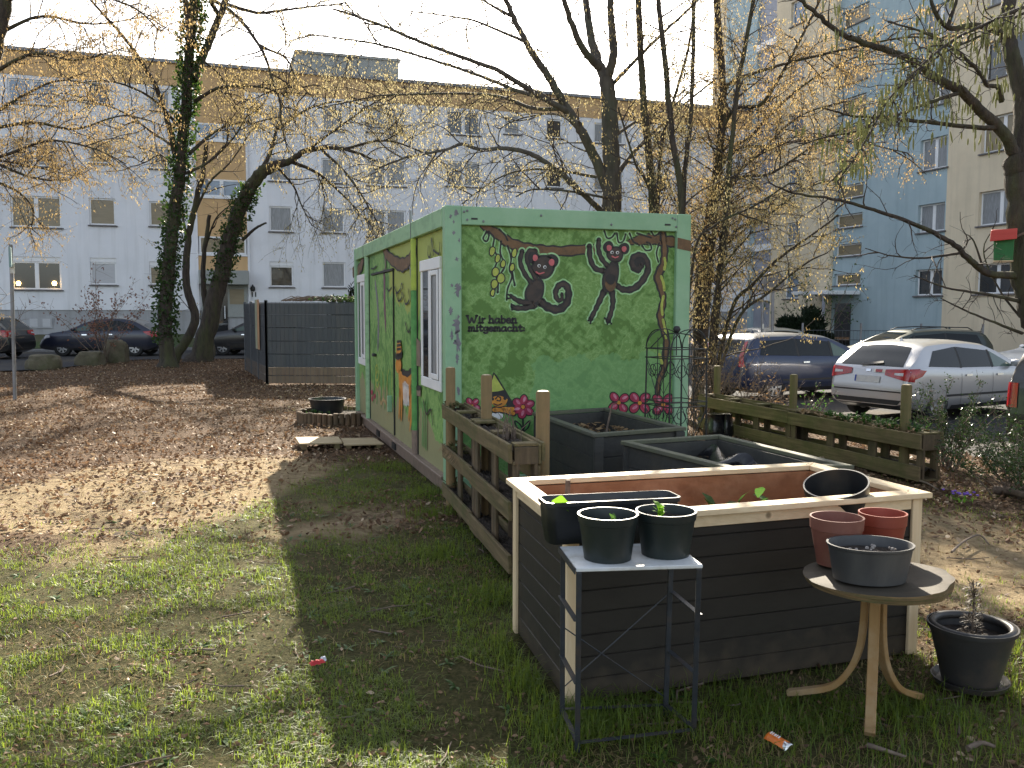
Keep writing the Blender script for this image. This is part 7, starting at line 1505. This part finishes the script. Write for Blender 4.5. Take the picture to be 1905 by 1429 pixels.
# bushes at the foot of the tower
def bush(name, label, c, rx, rz_, n, mat, L, seed):
    rg = np.random.default_rng(seed); root = thing(name, label, 'bush', c); u = rg.normal(size=(n, 3)); u /= np.linalg.norm(u, axis=1, keepdims=True); u[:, 2] = np.abs(u[:, 2]); k = (.55+.45*rg.random((n, 1))**.5)*(1+.18*np.sin(u[:, :1]*7)+.15*np.sin(u[:, 1:2]*9+u[:, 2:]*6))
    P = u*k*np.array([rx, rx*.8, rz_]); A = u+rg.normal(size=P.shape)*.6+np.array([0, 0, .4]); A /= np.linalg.norm(A, axis=1, keepdims=True); V, Fq = np_blades(P, A, rg.uniform(.6, 1.3, n)*L, rg.uniform(.5, 1, n)*L*.4, True); o = np_mesh('foliage', V, Fq, M[mat], root); o['kind'] = 'stuff'
    m = MB(); [m.tube([(.1*math.cos(a), .1*math.sin(a), 0), (rx*.5*math.cos(a), rx*.4*math.sin(a), rz_*.6)], [.04, .015], 5) for a in (0, 1.3, 2.6, 3.9, 5.2)]; m.build('stems', M['bark_dry'], root); return root
p = D(1497, 622, 39.0); bush('yew_bush', 'dark dense rounded bush in front of the tower entrance', (p.x, 39.0, -.3), 1.15, 1.75, 5200, 'bush', .3, 3)
p = D(1560, 560, 41.5); shrub('climbing_shrub', 'loose leafy shrub climbing around the tower entrance canopy', (p.x-.8, 42.0, -.3), 16, 4.6, .45, 'leaf_mid', 44, 40, .16, .02)
p = D(648, 560, 33); bush('evergreen_bush', 'dark evergreen bush just above the bin enclosure beside the container', (p.x, 33, -.0), .75, 2.15, 2600, 'bush', .22, 8)
# ---------------------------------------------------------------- grass, leaf litter
def scatter(n, x0, x1, y0, y1, fn):
    x = RNG.uniform(x0, x1, n); y = y0*(y1/y0)**RNG.random(n); k = RNG.random(n) < fn(x, y); return x[k], y[k]
def inside_solid(x, y):
    """true where the container or a raised bed stands"""
    c, s = math.cos(-CYAW), math.sin(-CYAW); dx, dy = x-CORG.x, y-CORG.y; u = c*dx-s*dy; v_ = s*dx+c*dy
    r = (u > -.02) & (u < CW+.02) & (v_ > -.02) & (v_ < CL+.02)
    for K, c0 in ((fK, fc0), (g1K, g1c), (g2K, g2c)):
        ok = np.ones_like(x, bool)
        for i in range(4):
            a, b_ = K[i]+c0, K[(i+1) % 4]+c0; ok &= ((b_.x-a.x)*(y-a.y)-(b_.y-a.y)*(x-a.x)) > -.09
        r |= ok
    return r
def ground_z(x, y):
    sz_ = -gz(x, y)/.32; return gz(x, y)-.02*sz_+(1-sz_*.85)*((fbm(x, y, .5, 4)-.5)*.05+(fbm(x, y, 3.2, 2)-.5)*.05)-.006
M['grass'] = leafmat('grass_blade', (.125, .18, .028), (.04, .075, .012), .45, 1.5, .5, (.42, .54, .055))
M['grass_dry'] = leafmat('dry_grass', (.34, .27, .12), (.2, .15, .06), .35, 3, .8)
def blades(x, y, L, W_, lean, seed):
    rg = np.random.default_rng(seed); n = len(x); z = ground_z(x, y); a = rg.uniform(0, 2*np.pi, n); d = np.stack([np.cos(a), np.sin(a), np.zeros(n)], 1); s = np.stack([-np.sin(a), np.cos(a), np.zeros(n)], 1)
    b_ = np.stack([x, y, z], 1); L = L*rg.uniform(.5, 1.3, n); ln = rg.uniform(.1, 1, n)*lean
    mid = b_+np.array([0, 0, 1.])*(L*.6)[:, None]*np.sqrt(np.clip(1-(ln*.5)**2, .2, 1))[:, None]+d*(L*ln*.3)[:, None]; tip = b_+np.array([0, 0, 1.])*(L*(1-.45*ln))[:, None]+d*(L*ln*.9)[:, None]; w_ = s*(W_*rg.uniform(.6, 1.3, n))[:, None]*.5
    V = np.stack([b_-w_, b_+w_, mid+w_*.8, mid-w_*.8, tip+w_*.1, tip-w_*.1], 1).reshape(-1, 3); i = np.arange(n)*6; Fq = np.concatenate([np.stack([i, i+1, i+2, i+3], 1), np.stack([i+3, i+2, i+4, i+5], 1)]); return V, Fq
def gden(x, y): return gmask(x, y)*np.clip(.06+1.6*sstep(.43, .6, fbm(x+2, y, .3, 4)), 0, 1)*(~inside_solid(x, y))
x, y = scatter(470000, -7.2, 4.8, 2.7, 12, lambda x, y: gden(x, y)*(np.abs(x) < .62*y+1.3))
V, Fq = blades(x, y, .05, .0036, 1.9, 1); tag(np_mesh('lawn_grass', V, Fq, M['grass']), 'short patchy green grass of the lawn', 'grass', kind='stuff')
x, y = scatter(60000, -6.5, 4.6, 2.7, 11, lambda x, y: (.25+.75*gmask(x, y))*sstep(.5, .7, fbm(x-4, y, .6, 3))*(~inside_solid(x, y))*(np.abs(x) < .62*y+1.3)*(y < 9.5))
V, Fq = blades(x, y, .06, .0034, 2.1, 2); tag(np_mesh('dry_grass', V, Fq, M['grass_dry']), 'dry yellow grass blades between the green ones', 'grass', kind='stuff')
# longer tufts at the foot of the front bed, the stand and the big pot
tx, ty = [], []
for cx_, cy_, n_, sg_ in ((.12, 4.0, 700, .1), (.25, 3.6, 800, .12), (.05, 4.5, 500, .12), (1.0, 3.75, 500, .2), (1.7, 3.7, 400, .15), (2.4, 3.9, 500, .12), (.6, 3.6, 500, .15), (1.4, 3.3, 500, .3), (2.1, 3.5, 500, .25), (-.1, 5.2, 500, .1), (-.5, 6.2, 400, .12), (-.65, 7.4, 400, .12), (2.5, 4.4, 400, .15), (-.8, 8.2, 300, .1), (-1.3, 9.6, 300, .12)):
    tx.append(RNG.normal(cx_, sg_, n_)); ty.append(RNG.normal(cy_, sg_, n_))
x, y = np.concatenate(tx), np.concatenate(ty); k = ~inside_solid(x, y); V, Fq = blades(x[k], y[k], .11, .004, 1.3, 3); tag(np_mesh('grass_tufts', V, Fq, M['grass']), 'longer grass tufts around the bed, table and planter feet', 'grass', kind='stuff')
# leaf litter
M['litter'] = leafmat('brown_leaf_litter', (.3, .185, .108), (.085, .049, .029), .2, 2, .75); M['litter_pale'] = leafmat('pale_leaf_litter', (.5, .38, .25), (.26, .18, .11), .2, 2, .6)
def leaves(x, y, L, seed, lift=.0):
    rg = np.random.default_rng(seed); n = len(x); z = ground_z(x, y)+.004+lift*rg.random(n); a = rg.uniform(0, 2*np.pi, n); ti = rg.normal(size=n)*.45; rl = rg.normal(size=n)*.5
    A = np.stack([np.cos(a)*np.cos(ti), np.sin(a)*np.cos(ti), np.sin(ti)], 1); S = np.stack([-np.sin(a), np.cos(a), np.zeros(n)], 1); N_ = np.cross(A, S); S = S*np.cos(rl)[:, None]+N_*np.sin(rl)[:, None]; N_ = np.cross(A, S)
    Ls = L*rg.uniform(.4, 1.3, n)*np.where(y < 6.5, .6, 1); w_ = Ls*rg.uniform(.35, .7, n); b_ = np.stack([x, y, z+np.abs(np.sin(ti))*Ls*.5], 1); cu = rg.uniform(-.1, .35, n)*Ls
    def q(f, g, h): return b_+A*(Ls*f)[:, None]+S*(w_*g*rg.uniform(.75, 1.25, n))[:, None]+N_*(cu*h)[:, None]
    V = np.stack([q(-.5, 0, .5), q(-.22, .36, .9), q(.1, .5, 1.1), q(.36, .3, .8), q(.52, 0, .6), q(.34, -.3, .8), q(.08, -.5, 1.1), q(-.24, -.36, .9), q(-.2, 0, 0), q(.12, 0, 0), q(.35, 0, .2)], 1).reshape(-1, 3); i = np.arange(n)*11
    F_ = [(0, 8, 1, 1), (8, 9, 2, 1), (9, 10, 3, 2), (10, 4, 4, 3), (0, 7, 8, 8), (7, 6, 9, 8), (6, 5, 10, 9), (5, 4, 10, 10)]
    F_ = [(0, 7, 8, 1), (8, 9, 2, 1), (9, 10, 3, 2), (7, 6, 9, 8), (6, 5, 10, 9), (10, 5, 4, 3)]
    Fq = np.concatenate([np.stack([i+a_, i+b2, i+c_, i+d_], 1) for a_, b2, c_, d_ in F_]); return V, Fq
def lden(x, y):
    r = (1-.93*gmask(x, y))*(1-.72*np.clip(smask(x, y)*1.4, 0, 1)); r = r*np.clip(.3+1.4*sstep(.38, .6, fbm(x+8, y+3, .45, 3)), 0, 1)
    return r*(~inside_solid(x, y))*(gz(x, y) > -.24)*(np.abs(x) < .62*y+2)*(~((y > 24.6) & (x < -13)))
x, y = scatter(225000, -18, 8, 3.0, 31, lden); V, Fq = leaves(x, y, .052, 4, .012); tag(np_mesh('leaf_litter', V, Fq, M['litter']), 'carpet of brown fallen leaves', 'leaf litter', kind='stuff')
x, y = scatter(52000, -17, 8, 3.0, 31, lden); V, Fq = leaves(x, y, .05, 5, .02); tag(np_mesh('pale_leaf_litter', V, Fq, M['litter_pale']), 'paler dry leaves lying on top of the brown ones', 'leaf litter', kind='stuff')
x, y = scatter(30000, -6, 4.5, 2.8, 11, lambda x, y: (.15+.75*sstep(.4, .62, fbm(x-9, y+2, .5, 3)))*(~inside_solid(x, y))*(np.abs(x) < .62*y+1.3)); V, Fq = leaves(x, y, .04, 6, .025); tag(np_mesh('lawn_leaves', V, Fq, M['litter']), 'single dry leaves scattered over the lawn', 'leaf litter', kind='stuff')
n = 700; x = RNG.uniform(-12, 6, n); y = 3.2*(26/3.2)**RNG.random(n); k = ~inside_solid(x, y) & (gz(x, y) > -.1); x, y = x[k], y[k]; n = len(x); a = RNG.uniform(0, 2*np.pi, n); L = RNG.uniform(.06, .3, n); z = ground_z(x, y)+.012
P = np.stack([np.stack([x+np.cos(a)*L*f, y+np.sin(a)*L*f, z+.012*RNG.random(n)], 1)+RNG.normal(size=(n, 3))*np.array([.012, .012, .003]) for f in (-.5, 0, .5)], 1); V, Fq = np_tubes(P, np.array([1, .9, .6])[None, :]*RNG.uniform(.0025, .006, (n, 1)), 4); tag(np_mesh('twig_litter', V, Fq, M['stem_dry']), 'small dry twigs scattered over the ground', 'twigs', kind='stuff')
# dandelion-like weeds in the lawn
m = MB()
for _ in range(260):
    x, y = random.uniform(-3.5, 2.6), random.uniform(3.1, 7.5)
    if inside_solid(np.array([x]), np.array([y]))[0] or random.random() > gmask(x, y)+.15: continue
    z = float(ground_z(np.array([x]), np.array([y]))[0])
    for k in range(random.randint(4, 8)): a = random.random()*6.28; v_, f_ = leaf_v((x, y, z), (math.cos(a), math.sin(a), random.uniform(.2, .9)), (0, 0, 1), random.uniform(.03, .07), .015, .4); m.add(v_, f_)
tag(m.build('lawn_weeds', M['leaf_mid']), 'flat leafy weeds in the lawn', 'weeds', kind='stuff')
p = G(1790, 932); m = MB(); m2 = MB()
for _ in range(30): v_, f_ = leaf_v((p.x+random.gauss(0, .06), p.y+random.gauss(0, .06), .0), (random.gauss(0, 1), random.gauss(0, 1), 1), (0, 0, 1), .06, .014, .3); m.add(v_, f_)
for _ in range(16): m2.lathe([(.001, 0), (.012, .004), (.014, .012), (.001, .016)], 6, (p.x+random.gauss(0, .06), p.y+random.gauss(0, .05), .05+.03*random.random()))
vf = thing('violet_plant', 'small violet flowers growing in the leaf litter', 'flowers', (0, 0, 0)); m.build('leaves', M['leaf_fresh'], vf)['kind'] = 'stuff'; m2.build('petals', M['violet'], vf)['kind'] = 'stuff'
